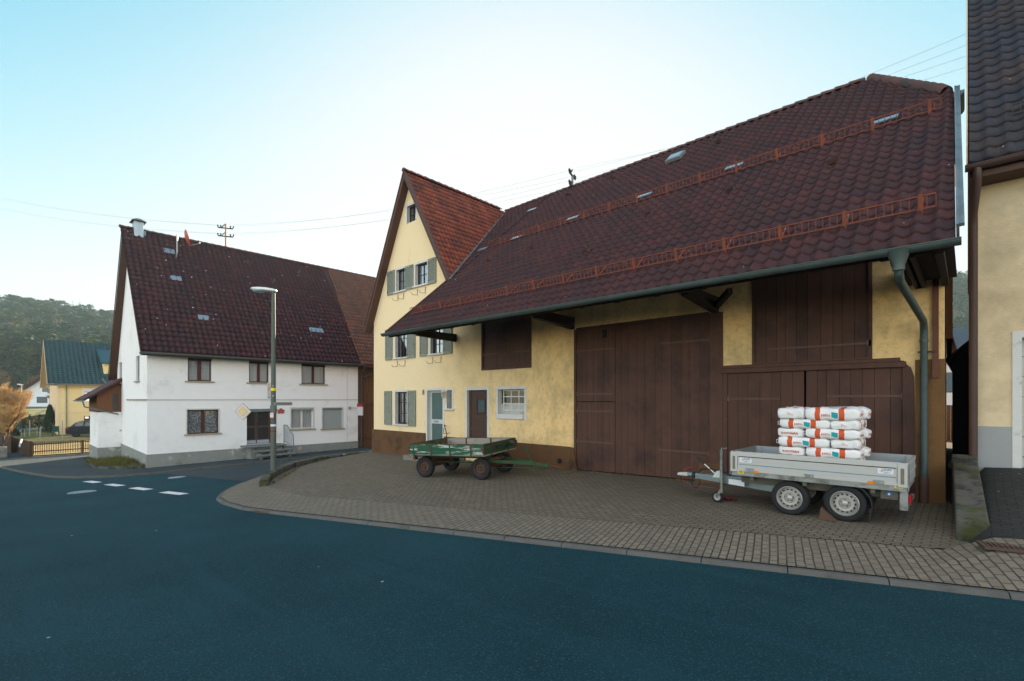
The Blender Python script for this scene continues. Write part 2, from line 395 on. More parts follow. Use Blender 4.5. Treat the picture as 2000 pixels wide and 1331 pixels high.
sheet("driveway", [(-9, 11.05), (-.05, 8.72), (.25, 12.4), (.3, 17), (-.2, 40), (-1.6, 40), (-1.2, 15.5), (-9, 15.5)], zap, M("dark_pavers", (.04, .04, .04), .9, .2, 4, .8, 30, stain=((.02, .02, .02), 1, .4, .7)) if False else paver_mat("pavers_dark", (.045, .045, .043), (.032, .032, .03), (.012, .012, .01)), .45)
# kerb stones of the forecourt edge
def kerb_run(b, path, zt, zb, wd, stone=1.0, h0=None):
    P = [Vector(p) for p in path]; S = [0]
    for p, q in zip(P, P[1:]): S.append(S[-1]+(q-p).length)
    def at(s):
        for i in range(len(P)-1):
            if s <= S[i+1] or i == len(P)-2:
                d = (P[i+1]-P[i]).normalized(); return P[i]+d*(s-S[i]), d
    s = 0
    while s < S[-1]-.05:
        e = min(s+stone, S[-1]); k = 3; rows = []
        for j in range(k+1):
            q, d = at(s+.006+(e-s-.012)*j/k); nn = Vector((d.y, -d.x))    # nn: towards the road
            z1 = zt(q.x, q.y); z0 = zb(q.x, q.y); pr = []
            for off, zz in ((0, z0-.1), (0, z1), (.62, z1+.002), (.85, z1-.02), (1.0, z1-.05), (1.0, z0-.1)):
                w_ = q+nn*(off*wd); pr.append(W(w_.x, w_.y, zz))
            rows.append(pr)
        V = [p for r_ in rows for p in r_]; n = 6; F = []
        for j in range(k):
            for i in range(n-1): F.append((j*n+i, j*n+i+1, (j+1)*n+i+1, (j+1)*n+i))
        F += [tuple(range(n))[::-1], tuple(k*n+i for i in range(n))]
        b.add(V, F); s = e
b = MB(); kerb_run(b, [(-9, 9.57), (10.9, 4.36), (12.3, 4.07), (13.6, 4.05), (14.7, 4.2), (15.7, 4.62), (16.6, 5.2), (17.3, 5.85), (18.5, 6.9), (19.9, 8.6), (20.75, 10.6), (20.9, 12.4)][::1], lambda u, v: zap(u, v)-.012, zs, .125)
o = b.build("kerb", kerb_mat); o["kind"] = 'structure'
# pavement in front of the white house
wp = [(25.0, 26), (24.95, 14), (24.85, 8), (25.05, 4.6), (25.55, 3.35), (26.75, 2.3), (28.05, 1.7), (32, .9), (36.6, .2), (44, -.65), (60, -1.95), (60, 1.0), (48, 1.4), (42.6, 1.75), (42.6, 10), (38.4, 10), (38.4, 26)]
sheet("footpath", wp, lambda u, v: zs(u, v)+.08, asphalt_old, .8)
b = MB(); kerb_run(b, [(60, -1.95), (44, -.65), (36.6, .2), (32, .9), (28.05, 1.7), (26.75, 2.3), (25.55, 3.35), (25.05, 4.6), (24.85, 8), (24.95, 14), (25.0, 26)][::-1], lambda u, v: zs(u, v)+.085, zs, -.13)
for i, f in enumerate(b.f): b.f[i] = f[::-1]
o = b.build("kerb", kerb_mat); o["kind"] = 'structure'
# field beyond the picket fence
sheet("field", [(42.9, 1.5), (60, .8), (64, 3), (64, 16), (42.9, 16)], lambda u, v: zs(u, v)+.12, grass_dry, 1.0)
sheet("lawn", [(60, 1.2), (75, -1), (125, -8), (125, 30), (64, 16), (64, 3)], lambda u, v: zs(u, v)+.1, lawn, 3.0)
sheet("road", [(74, -9), (74, -3), (92, -6), (140, -20), (140, -30)], lambda u, v: zs(u, v)+.16, asphalt_old, 3.0)
sheet("far_road", [(66, -1.0), (72, 2.2), (100, 1.0), (124, -4), (124, -7)], lambda u, v: zs(u, v)+.2, M("pale_road", (.27, .26, .24), .9, .1, 2), 3.0)
# lane dashes across the side street mouth
for q0, q1 in (((16.75, 3.83), (18.0, 3.58)), ((19.15, 3.42), (20.35, 3.2)), ((21.45, 3.05), (22.6, 2.84)), ((23.7, 2.68), (24.8, 2.48))):
    d = (Vector(q1)-Vector(q0)).normalized(); n_ = Vector((-d.y, d.x))*.14
    sheet("road_marking", [Vector(q0)-n_, Vector(q1)-n_, Vector(q1)+n_, Vector(q0)+n_], zs, white_paint, .3, lift=.009)

# ================================================================== BARN HOUSE
class Fr:                                       # wall frame: a to the viewer's right, d into the wall
    def __init__(s, fn): s.p = fn
    def box(s, b, a0, a1, d0, d1, z0, z1, m=0):
        return b.hexa([s.p(a0,d0,z0), s.p(a1,d0,z0), s.p(a1,d1,z0), s.p(a0,d1,z0), s.p(a0,d0,z1), s.p(a1,d0,z1), s.p(a1,d1,z1), s.p(a0,d1,z1)], m)
FB = Fr(lambda a, d, z: Vector((a, 12+d, z)))
FW = Fr(lambda a, d, z: Vector((-28-d, a, z)))
def wall_sheet(fr, b, a0, a1, z0, z1, holes, depth=.22, m=0, mr=None, thick=None):
    A = sorted({a0, a1}|{h[i] for h in holes for i in (0, 1)}); Z = sorted({z0, z1}|{h[i] for h in holes for i in (2, 3)})
    A = [x for x in A if a0 <= x <= a1]; Z = [x for x in Z if z0 <= x <= z1]
    flip = (fr.p(1,0,0)-fr.p(0,0,0)).cross(fr.p(0,0,1)-fr.p(0,0,0)).dot(fr.p(0,-1,0)-fr.p(0,0,0)) < 0
    def q(P, mm): b.add(P if not flip else P[::-1], [(0, 1, 2, 3)], mm)
    for i in range(len(A)-1):
        for j in range(len(Z)-1):
            ca, cz = (A[i]+A[i+1])/2, (Z[j]+Z[j+1])/2
            if any(h[0] < ca < h[1] and h[2] < cz < h[3] for h in holes): continue
            q([fr.p(A[i],0,Z[j]), fr.p(A[i+1],0,Z[j]), fr.p(A[i+1],0,Z[j+1]), fr.p(A[i],0,Z[j+1])], m)
    for h in holes:
        if not (a0 < (h[0]+h[1])/2 < a1): continue
        d = h[4] if len(h) > 4 else depth; x0, x1, y0, y1 = h[:4]; k = m if mr is None else mr
        q([fr.p(x0,0,y0), fr.p(x0,0,y1), fr.p(x0,d,y1), fr.p(x0,d,y0)], k)
        q([fr.p(x1,0,y1), fr.p(x1,0,y0), fr.p(x1,d,y0), fr.p(x1,d,y1)], k)
        q([fr.p(x0,0,y1), fr.p(x1,0,y1), fr.p(x1,d,y1), fr.p(x0,d,y1)], k)
        q([fr.p(x1,0,y0), fr.p(x0,0,y0), fr.p(x0,d,y0), fr.p(x1,d,y0)], k)
glass = glass_mat("window_glass")
glass_clear = glass_mat("clear_glass", (.97, .98, 1), .55, .0)
glass_soft = glass_mat("dull_glass", (.75, .8, .82), .5)
dark = M("dark_interior", (.012, .013, .015), .9, .1, 3)
white_trim = M("white_trim", (.62, .61, .58), .7, .06, 5, .2, 60, stain=((.33, .30, .24), 4, .58, .8))
frame_dark = M("dark_brown_frame", (.030, .022, .020), .5, .15, 8)
curtain = M("curtain", (.82, .82, .78), .9, .22, 2.2, grain=(30, 30, .5))
shutter_mat = M("shutter_paint", (.225, .245, .20), .6, .1, 5, .2, 40, stain=((.08, .10, .085), 3, .55, .8))
def window(parent, fr, a0, a1, z0, z1, fm, depth=.16, nx=2, nz=2, fw=.055, bar=.03, surround=None, sw=.11, sill=None, cur=None, gl=None, box=0, boxm=None, mid=None):
    """window > pane, curtain, window_sill, roller_box; frame carries mullions and glazing bars"""
    def fn(b):
        d0, d1 = depth, depth+.06
        fr.box(b, a0, a0+fw, d0, d1, z0, z1); fr.box(b, a1-fw, a1, d0, d1, z0, z1)
        fr.box(b, a0+fw, a1-fw, d0, d1, z0, z0+fw); fr.box(b, a0+fw, a1-fw, d0, d1, z1-fw, z1)
        for i in range(1, nx):
            x = a0+(a1-a0)*i/nx; fat = mid if (mid and i*2 == nx) else bar
            fr.box(b, x-fat/2, x+fat/2, d0+.002, d1-.002, z0+fw, z1-fw)
        for j in range(1, nz):
            z = z0+(z1-z0)*j/nz
            fr.box(b, a0+fw, a1-fw, d0+.008, d1-.008, z-bar/2, z+bar/2)
    wn = part("window", fm, parent, fn)
    part("pane", gl or glass, wn, lambda b: fr.box(b, a0+.02, a1-.02, depth+.028, depth+.034, z0+.02, z1-.02))
    def back(b):
        fr.box(b, a0-.25, a1+.25, .75, .77, z0-.25, z1+.25)
    part("room_back", dark, wn, back)
    if cur:
        def cf(b):
            n = max(8, int((a1-a0)/.022)); n += n % 2; V = []
            for i in range(n+1):
                a = a0+.01+(a1-a0-.02)*i/n; d = depth+.085+(.02 if i % 2 else 0)+.012*math.sin(i*1.7)
                V += [fr.p(a, d, z0+.02), fr.p(a, d, z1-.02)]
            b.add(V, [(2*i, 2*i+2, 2*i+3, 2*i+1) for i in range(n)])
        part("curtain", cur, wn, cf)
    if surround:
        def sf(b):
            fr.box(b, a0-sw, a0, -.012, .02, z0, z1+sw); fr.box(b, a1, a1+sw, -.012, .02, z0, z1+sw)
            fr.box(b, a0, a1, -.012, .02, z1, z1+sw)
        part("window_surround", surround, parent, sf)
    if sill:
        part("window_sill", sill, wn, lambda b: fr.box(b, a0-.13, a1+.13, -.09, depth, z0-.06, z0), bevel=.006)
    if box:
        part("roller_box", boxm or fm, wn, lambda b: fr.box(b, a0+.002, a1-.002, -.02, depth-.002, z1-box, z1-.002), bevel=.006)
    return wn
def shutter(parent, fr, a0, a1, z0, z1, tilt=.0):
    def fn(b):
        d0, d1 = -.055, -.015; s = .05
        fr.box(b, a0, a0+s, d0, d1, z0, z1); fr.box(b, a1-s, a1, d0, d1, z0, z1)
        fr.box(b, a0+s, a1-s, d0, d1, z0, z0+s*1.6); fr.box(b, a0+s, a1-s, d0, d1, z1-s*1.6, z1)
        n = int((z1-z0-.16)/.052); h = (z1-z0-.16)/n
        for i in range(n):
            z = z0+.08+h*i
            b.hexa([fr.p(a0+s, d0+.004, z), fr.p(a1-s, d0+.004, z), fr.p(a1-s, d0+.014, z+.004), fr.p(a0+s, d0+.014, z+.004),
                    fr.p(a0+s, d1-.016, z+h*.95), fr.p(a1-s, d1-.016, z+h*.95), fr.p(a1-s, d1-.004, z+h), fr.p(a0+s, d1-.004, z+h)])
    o = part("shutter", shutter_mat, parent, fn)
    for q in (z0+.12, z1-.16): part("shutter_hinge", frame_dark, o, lambda b: fr.box(b, a0+.02, a0+.06, -.06, -.01, q, q+.04))
    return o
def planks(b, fr, a0, a1, z0, z1, d0, d1, n, gap=.006, zf0=None, zf1=None, m=0):
    xs = [a0]
    for i in range(1, n): xs.append(a0+(a1-a0)*(i+random.uniform(-.16, .16))/n)
    xs.append(a1)
    for i in range(n):
        x0, x1 = xs[i]+gap/2, xs[i+1]-gap/2; j = random.uniform(-.005, .005)
        zl0, zl1 = (zf0(x0), zf0(x1)) if zf0 else (z0, z0); zh0, zh1 = (zf1(x0), zf1(x1)) if zf1 else (z1, z1)
        b.hexa([fr.p(x0,d0+j,zl0), fr.p(x1,d0+j,zl1), fr.p(x1,d1,zl1), fr.p(x0,d1,zl0), fr.p(x0,d0+j,zh0), fr.p(x1,d0+j,zh1), fr.p(x1,d1,zh1), fr.p(x0,d1,zh0)], m)
def tiled(name, parent, mat, O, e, s, n, Wd, L, tw, rh, amp, step, cuts=None, prof=None, under=None, samp=6):
    """field of interlocking roof tiles: rolls across, stepped courses up the slope"""
    O, e, s, n = Vector(O), Vector(e).normalized(), Vector(s).normalized(), Vector(n).normalized()
    cols = int(math.ceil(Wd/tw)); rows = int(math.ceil(L/rh)); nx = cols*samp
    prof = prof or (lambda x: (.5+.5*math.cos(2*math.pi*x))**2.0)
    b = MB(); rnd = random.Random(5)
    jit = [[rnd.uniform(-.004, .004) for _ in range(cols+1)] for _ in range(rows+1)]
    for r in range(rows):
        s0, s1 = r*rh, min((r+1)*rh+.02, L); V = []; F = []; U = []
        for i in range(nx+1):
            x = i/samp*tw; h = amp*prof(i/samp % 1.0); c = min(cols-1, int((i-.001)/samp)); jj = jit[r][max(c, 0)]
            V += [O+e*x+s*(s0+jj)+n*(h+step+jj*.7), O+e*x+s*s1+n*h, O+e*x+s*(s0+jj+.004)+n*(h*.75-.022)]
        for i in range(nx):
            a = 3*i; uc = (i+.5)/samp
            F += [(a, a+3, a+4, a+1), (a+2, a+5, a+3, a)]
            U += [[(uc, r+.1), (uc, r+.1), (uc, r+.9), (uc, r+.9)], [(uc, r+.05)]*4]
        if (e.cross(s)).dot(n) < 0: F = [f[::-1] for f in F]
        b.add(V, F, 0, U)
    o = b.build(name, mat, parent, cuts=cuts)
    me = o.data; me.polygons.foreach_set("use_smooth", [True]*len(me.polygons))
    return o
stucco = M("cream_stucco", (.70, .60, .345), .92, .06, 3, .8, 70, .012, stain=[((.40, .31, .15), .55, .52, .74), ((.33, .27, .17), 1.3, .57, .78, (1.6, 1.6, .45))])
def barn_stucco_mat():
    m, t, p = _nm("barn_stucco"); ob = mapped(t)
    sep = N(t, "ShaderNodeSeparateXYZ"); t.links.new(ob, sep.inputs[0])
    nz = noise_n(t, ob, .8, 6, .65)
    k = ramp(t, mth(t, 'ADD', sep.outputs[0], mth(t, 'MULTIPLY', mth(t, 'SUBTRACT', nz, .5), 5.0)), -6.5, 1.0)   # grimier towards the barn bays
    c = mixc(t, k, (.87, .69, .425), (.89, .605, .275))
    c = mixc(t, mth(t, 'MULTIPLY', ramp(t, noise_n(t, ob, 1.1, 7, .7), .45, .72), k), c, (.42, .31, .16))
    c = mixc(t, mth(t, 'MULTIPLY', ramp(t, noise_n(t, ob, 9, 5, .75), .5, .75), mth(t, 'ADD', mth(t, 'MULTIPLY', k, .5), .12)), c, (.32, .24, .14))
    c = mixc(t, ramp(t, noise_n(t, mapped(t, (1.5, 1.5, .3)), .8, 7, .7), .6, .8), c, (.40, .33, .20))
    t.links.new(c, p.inputs["Base Color"]); p.inputs["Roughness"].default_value = .93; p.inputs["Specular IOR Level"].default_value = .2
    bump(t, p, noise_n(t, ob, 55, 4, .7), 1.0, .014); return m
bstucco = barn_stucco_mat()
plinth_mat = M("brown_plinth", (.125, .062, .026), .9, .12, 2.5, .5, 50, .01, stain=((.055, .03, .018), 1.2, .5, .72))
door_brown = M("barn_door_paint", (.092, .042, .029), .75, .14, 1.2, .5, 8, .003, stain=[((.045, .021, .016), .9, .48, .7), ((.12, .075, .055), 5, .6, .8)], grain=(9, 9, .8), isl=.2)
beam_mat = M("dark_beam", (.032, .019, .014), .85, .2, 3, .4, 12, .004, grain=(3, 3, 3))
tile_dark = tile_mat("barn_tiles", (.057, .0155, .0150), (.034, .0112, .0130), (.016, .011, .014), lichen=.032)
tile_red = tile_mat("gable_tiles", (.27, .066, .034), (.15, .042, .026), (.040, .026, .024), moss_hi=.74)
zinc = M("zinc", (.20, .25, .245), .45, .12, 4, .1, 30, metal=.55, stain=((.10, .14, .135), 2.5, .45, .7))
zinc_green = M("weathered_gutter", (.070, .095, .09), .5, .14, 4, .1, 30, metal=.3, stain=((.05, .065, .06), 3, .5, .75))
rust = M("rusty_red_iron", (.20, .050, .023), .75, .25, 9, .2, 60, stain=((.12, .035, .018), 5, .5, .7))
fascia = M("brown_fascia", (.085, .042, .030), .7, .12, 3)
iron = M("black_iron", (.018, .017, .016), .55, .2, 9)

barn = thing("barn_house", "long yellow barn farmhouse with brown plank gates, deep eaves and a cross gable with shutters", "farmhouse", W(10, 12, -2.2))
UR, UL = .31, 19.96
XR, XL = -UR, -UL
Zf = lambda x: EYE-1.913+.0247*x            # ground along the barn front (x = -u)
def bw(px0, px1, pt, pb, v=12):            # rectangle on the front wall read at its left edge
    a0, z1 = on_v(px0, pt, v); _, z0 = on_v(px0, pb, v); a1, _ = on_v(px1, pt, v); return [a0, a1, z0, z1]
w_top = bw(795.6, 812.4, 404.5, 437.4); w_2l = bw(774.5, 791.2, 528.8, 571); w_2r = bw(811.7, 834.5, 518, 560)
w_1l = bw(772.8, 794.6, 644, 699.8); w_1r = bw(841.2, 864.9, 636, 692); w_0 = bw(772.6, 795.2, 766, 828)
d_gl = bw(835.2, 864.9, 763.2, 857); w_sl = bw(873.1, 882.8, 762.6, 798.3); d_br = bw(913.0, 951.7, 762.6, 885); w_st = bw(972.8, 1024, 761.4, 808.5)
h_lo = bw(941.8, 1037.2, 622, 722); 
xa = on_v(1122.7, 700, 12)[0]; xs_ = on_v(1242.4, 700, 12)[0]; xb = on_v(1387.5, 700, 12)[0]; xc = on_v(1412.5, 700, 12)[0]
zd = EYE+1.985*12/11.5
zd = on_v(1122.7, 646, 12)[1]; zd2 = on_v(1400, 615.5, 12)[1]
ZB = EYE+.755                                                             # top of the brown lower front on the right
xh0, xh1 = on_v(1469, 600, 12)[0], on_v(1703.8, 600, 12)[0]; xg1 = on_v(1765, 800, 12)[0]; xg2 = on_v(1786, 800, 12)[0]
d_big = [xa, xc, -.5, zd+.02]; h_up = [xh0, xh1, ZB, EYE+2.9]; d_low = [xc, xg1, -.5, ZB]
holes = [w_top, w_2l, w_2r, w_1l, w_1r, w_0, [*d_gl[:2], EYE-1.79, d_gl[3], .26], [*w_sl, .3], [*d_br[:2], EYE-2.1, d_br[3], .2], [*w_st, .2], [*h_lo, .1], [*d_big, .16], [*h_up, .1], [*d_low, .16]]
gz = lambda x: 0
RZ = EYE+9.49; RX = -17.08
SL, SR = 1.977, 1.739                                                     # slopes of the two sides of the gable roof
BS = .838                                                                 # slope of the barn roof
def barn_roof_z(v): return EYE+2.25+BS*(v-9.1)
gl_z = RZ-.16
nl = Vector((-SL, 0, 1)); nr = Vector((SR, 0, 1))
b = MB(); wall_sheet(FB, b, XL, -14.0, -.6, RZ, holes, mr=1)
b.build("wall", [bstucco, white_trim], barn, cuts=[((RX, 12, gl_z), nl), ((RX, 12, gl_z), nr)])
b = MB(); wall_sheet(FB, b, -14.0, XR, -.6, barn_roof_z(12)-.12, holes, mr=1)
gx = lambda v: XR-.022*(v-12)
b.add([(XR, 12, -.6), (gx(26), 26, -.6), (gx(26), 26, 4), (gx(21), 21, 8.6), (gx(15), 15, 8.6), (XR, 12, barn_roof_z(12)-.12)], [(0, 1, 2, 3, 4, 5)])
b.add([(XL, 12, -.6), (XL, 24, -.6), (XL, 24, EYE+3.4), (XL, 12, EYE+3.4)], [(3, 2, 1, 0)])
b.add([(gx(26), 26, -.6), (XL, 26, -.6), (XL, 26, 4.6), (gx(26), 26, 4.6)], [(0, 1, 2, 3)])
b.build("barn_wall", [bstucco, white_trim], barn)
# plinth, with flared stone ends beside the gates
def fl(b, a0, a1, z1, d=-.07, g=.10):
    pass
def plinth(b):
    zt = EYE-1.355; zt2 = EYE-1.43; gx = -14.45
    x1 = d_gl[0]-.10
    FB.box(b, XL-.07, x1, -.075, 0, -.7, zt)
    x2 = d_gl[1]+.1; x3 = d_br[0]-.1; x4 = d_br[1]+.1; x5 = xa-.02
    FB.box(b, x2, x3, -.05, 0, -.7, zt2)
    FB.box(b, x4, x5-.12, -.05, 0, -.7, zt2)
    b.hexa([FB.p(x5-.12,-.05,-.7), FB.p(x5+.3,-.16,-.7), FB.p(x5+.3,.0,-.7), FB.p(x5-.12,0,-.7), FB.p(x5-.12,-.05,zt2), FB.p(x5+.0,-.055,zt2-.02), FB.p(x5+.0,0,zt2-.02), FB.p(x5-.12,0,zt2)])
part("plinth", plinth_mat, barn, plinth, bevel=.02, bseg=2)
def pst(b):
    a0, _ = on_v(1346, 930, 11.9); a1, _ = on_v(1411, 930, 11.9); t0, zt = on_v(1368, 902, 11.95); t1, _ = on_v(1404, 905, 11.95)
    b.hexa([(a0, 11.80, -.4), (a1+.06, 11.80, -.4), (a1+.06, 12.1, -.4), (a0, 12.1, -.4), (t0, 11.93, zt), (t1+.05, 11.93, zt-.01), (t1+.05, 12.1, zt-.01), (t0, 12.1, zt)])
part("buffer_stone", plinth_mat, barn, pst, bevel=.025, bseg=2)
def rp(b):                                                              # brown rendered lower corner on the right
    FB.box(b, xg2+.01, XR+.012, -.012, 0, -.6, ZB+.0)
    b.prism([FB.p(xg1+.02, -.02, -.6), FB.p(xg2+.03, -.02, -.6), FB.p(xg2, -.02, ZB-.32), FB.p(xg2-.05, -.02, ZB-.14), FB.p(xg1+.02, -.02, ZB-.05)], (0, .02, 0), 1)
part("corner_render", [M("brown_render", (.17, .085, .03), .92, .14, 2.2, .9, 45, .014, stain=((.07, .04, .022), 1.1, .5, .7)), door_brown], barn, rp)

# windows of the house part
window(barn, FB, *w_top, frame_dark, .12, 2, 2, .04, .024, white_trim, .10)
for r in (w_2l, w_2r): window(barn, FB, *r, frame_dark, .12, 2, 2, .045, .026, white_trim, .09, white_trim)
for r in (w_1l, w_1r): window(barn, FB, *r, frame_dark, .12, 2, 3, .045, .026, white_trim, .09, white_trim)
window(barn, FB, *w_0, frame_dark, .13, 2, 3, .06, .03, white_trim, .10, white_trim, curtain, mid=.08)
def sh(px0, px1, zr):
    a0, _ = on_v(px0, 700, 11.95); a1, _ = on_v(px1, 700, 11.95); shutter(barn, FB, a0, a1, zr[2]-.06, zr[3]+.05)
for p0, p1, r in ((755.8, 769.5, w_2l), (790.6, 806, w_2r), (835.4, 850.7, w_2r), (752.2, 765.2, w_1l), (794.6, 810, w_1l), (819.3, 833.5, w_1r), (865.2, 882, w_1r), (750.3, 764, w_0), (795.8, 810.8, w_0)): sh(p0, p1, r)
# flower box hooks under the windows
hk = []
for r in (w_2l, w_2r, w_1l, w_1r):
    for f in (.18, .85): hk.append((r[0]+(r[1]-r[0])*f, r[2]-.1))
for x, z in hk:
    part("flower_box_bracket", iron, barn, lambda b: b.tube([(x+.02, 11.98, z-.03), (x+.02, 11.97, z-.28), (x-.05, 11.78, z-.29), (x-.06, 11.74, z-.2)], .010, 6))
# glazed front door with surround, plate, handle, slit window
alu = M("aluminium_white", (.52, .55, .55), .45, .05, 4)
gd = d_gl; zfl = EYE-1.79
def gdoor(b):
    x0, x1, z1 = gd[0], gd[1], gd[3]
    for q in ((x0, x0+.09, zfl, z1), (x1-.09, x1, zfl, z1), (x0+.09, x1-.09, z1-.09, z1), (x0+.09, x1-.09, zfl, zfl+.12), (x0+.09, x1-.09, zfl+.83, zfl+1.0)): FB.box(b, q[0], q[1], .14, .19, q[2], q[3])
dr = part("front_door", alu, barn, gdoor, bevel=.006)
part("pane", M("ribbed_glass", (.075, .125, .12), .25, .12, 3, .5, 60, .004, spec=.6), dr, lambda b: FB.box(b, gd[0]+.05, gd[1]-.05, .16, .17, zfl+.05, gd[3]-.05))
part("door_handle", iron, dr, lambda b: (b.tube([FB.p(gd[1]-.06, .13, zfl+1.12), FB.p(gd[1]-.06, .08, zfl+1.12), FB.p(gd[1]-.17, .08, zfl+1.12)], .011, 8)))
part("mail_slot", M("steel", (.35, .36, .36), .4, .05, 4, metal=.6), dr, lambda b: FB.box(b, gd[0]+.24, gd[0]+.52, .132, .14, zfl+.87, zfl+.96))
def surr(a0, a1, z0, z1, w_=.1):
    def fn(b):
        FB.box(b, a0-w_, a0, -.014, .02, z0, z1+w_); FB.box(b, a1, a1+w_, -.014, .02, z0, z1+w_); FB.box(b, a0, a1, -.014, .02, z1, z1+w_)
    part("door_surround", white_trim, barn, fn)
surr(gd[0], gd[1], zfl, gd[3]); surr(d_br[0], d_br[1], EYE-2.05, d_br[3], .1)
window(barn, FB, *w_sl, frame_dark, .26, 1, 1, .04, .03, white_trim, .09, white_trim)
def bdoor(b):
    x0, x1, z1 = d_br[0], d_br[1], d_br[3]; z = EYE-2.05; ww = on_v(932, 790, 12); wx0, wx1 = on_v(931.5, 790, 12.1)[0], on_v(947, 790, 12.1)[0]; wz0, wz1 = on_v(935, 805.5, 12.1)[1], on_v(935, 781, 12.1)[1]
    zz = z
    while zz < z1-.02:
        h = min(.125, z1-zz)
        if zz+h > wz0 and zz < wz1:
            FB.box(b, x0+.02, wx0, .1, .14, zz, zz+h-.012); FB.box(b, wx1, x1-.02, .1, .14, zz, zz+h-.012)
        else: FB.box(b, x0+.02, x1-.02, .1, .14, zz, zz+h-.012)
        zz += h
    FB.box(b, x0, x0+.1, .085, .15, z, z1); FB.box(b, x1-.06, x1, .085, .15, z, z1)
    FB.box(b, x0+.02, x1-.02, .09, .12, z+.95, z+1.03); FB.box(b, x0+.02, x1-.02, .125, .15, z, z1)
    for q in ((wx0-.03, wx0+.01, wz0-.03, wz1+.03), (wx1-.01, wx1+.03, wz0-.03, wz1+.03), (wx0, wx1, wz0-.03, wz0+.01), (wx0, wx1, wz1-.01, wz1+.03)): FB.box(b, q[0], q[1], .082, .125, q[2], q[3])
bd = part("stable_door", M("brown_door", (.072, .036, .026), .6, .15, 2, .3, 14, .003, grain=(.8, 9, 9)), barn, bdoor)
part("pane", M("blue_glass", (.04, .085, .10), .12, .2, 3, spec=.7), bd, lambda b: FB.box(b, on_v(932, 790, 12.1)[0], on_v(946.6, 790, 12.1)[0], .118, .123, on_v(935, 805.5, 12.1)[1], on_v(935, 781, 12.1)[1]))
# stable window: tilted concrete-barred sash in a white reveal
def stw(b):
    a0, a1, z0, z1 = w_st; zm = z0+(z1-z0)*.42; m_ = .018
    for i in range(4):
        a = a0+.12+(a1-a0-.14)*i/3; FB.box(b, a-m_, a+m_, .155-.0, .185, zm-.02, z1-.02)
        FB.box(b, a-m_, a+m_, .155, .185, z0+.12, zm-.02)
    for z in (zm, zm+(z1-zm)*.5, z1-.03, z0+.13): FB.box(b, a0+.08, a1, .15, .19, z-m_, z+m_)
sw_ = part("stable_window", white_trim, barn, stw)
part("pane", glass_soft, sw_, lambda b: FB.box(b, w_st[0]+.1, w_st[1], .166, .172, w_st[2]+(w_st[3]-w_st[2])*.42, w_st[3]-.02))
part("fill_panel", M("chalky_panel", (.50, .49, .46), .9, .12, 3, .3, 40, stain=((.2, .19, .17), 3, .5, .7)), sw_, lambda b: FB.box(b, w_st[0], w_st[1], .165, .18, w_st[2], w_st[2]+(w_st[3]-w_st[2])*.40))
part("room_back", dark, sw_, lambda b: FB.box(b, w_st[0]-.2, w_st[1]+.2, .5, .52, w_st[2]-.2, w_st[3]+.2))
part("window_sill", white_trim, sw_, lambda b: FB.box(b, w_st[0]-.0, w_st[1]-.02, -.06, .1, w_st[2]-.17, w_st[2]), bevel=.01)
def sst(b):
    a0, a1, z0, z1 = w_st; FB.box(b, a0-.1, a0, -.015, .02, z0-.2, z1); FB.box(b, a1, a1+.1, -.015, .02, z0-.2, z1); FB.box(b, a0-.1, a1+.1, -.03, .02, z1, z1+.10)
part("window_surround", white_trim, barn, sst, bevel=.008)
# loft hatches and gates of planks with strap hinges
def strap(b, fr, a0, a1, z, d=-.012, eye=1, m=0, dz=0):
    b.hexa([fr.p(a0, d-.012, z-.022), fr.p(a1, d-.012, z-.022+dz), fr.p(a1, d, z-.022+dz), fr.p(a0, d, z-.022), fr.p(a0, d-.012, z+.022), fr.p(a1, d-.012, z+.022+dz), fr.p(a1, d, z+.022+dz), fr.p(a0, d, z+.022)], m)
    e = a1 if eye > 0 else a0; ze = z+(dz if eye > 0 else 0)
    fr.box(b, e-.02, e+.05, d-.03, d+.01, ze-.06, ze+.06, m)
    n = max(2, int((a1-a0)/.22))
    for i in range(n):
        a = a0+(a1-a0)*(i+.5)/n; zz = z+dz*(i+.5)/n; fr.box(b, a-.011, a+.011, d-.018, d, zz-.011, zz+.011, m)
hinge_m = M("painted_hinge", (.105, .058, .044), .6, .15, 6)
hx = on_v(988.6, 680, 12)[0]
for a0, a1, pb_ in ((h_lo[0]+.05, hx-.01, -1), (hx+.01, h_lo[1]-.05, 1)):
    o = part("loft_hatch", door_brown, barn, lambda b: planks(b, FB, a0, a1, h_lo[2]+.05, h_lo[3], .0 if pb_ > 0 else .03, .07, 5))
    part("strap_hinge", hinge_m, o, lambda b: strap(b, FB, a0+(.02 if pb_ < 0 else .35), a1-(.35 if pb_ < 0 else .02), h_lo[2]+.52, .0 if pb_ > 0 else .02, pb_))
part("hatch_frame", door_brown, barn, lambda b: (FB.box(b, h_lo[0]-.02, h_lo[0]+.05, -.03, .1, h_lo[2]-.04, h_lo[3]), FB.box(b, h_lo[1]-.05, h_lo[1]+.02, -.03, .1, h_lo[2]-.04, h_lo[3]), FB.box(b, h_lo[0]+.05, h_lo[1]-.05, -.03, .1, h_lo[2]-.04, h_lo[2]+.04)))
zmid = on_v(1160, 785, 12)[1]
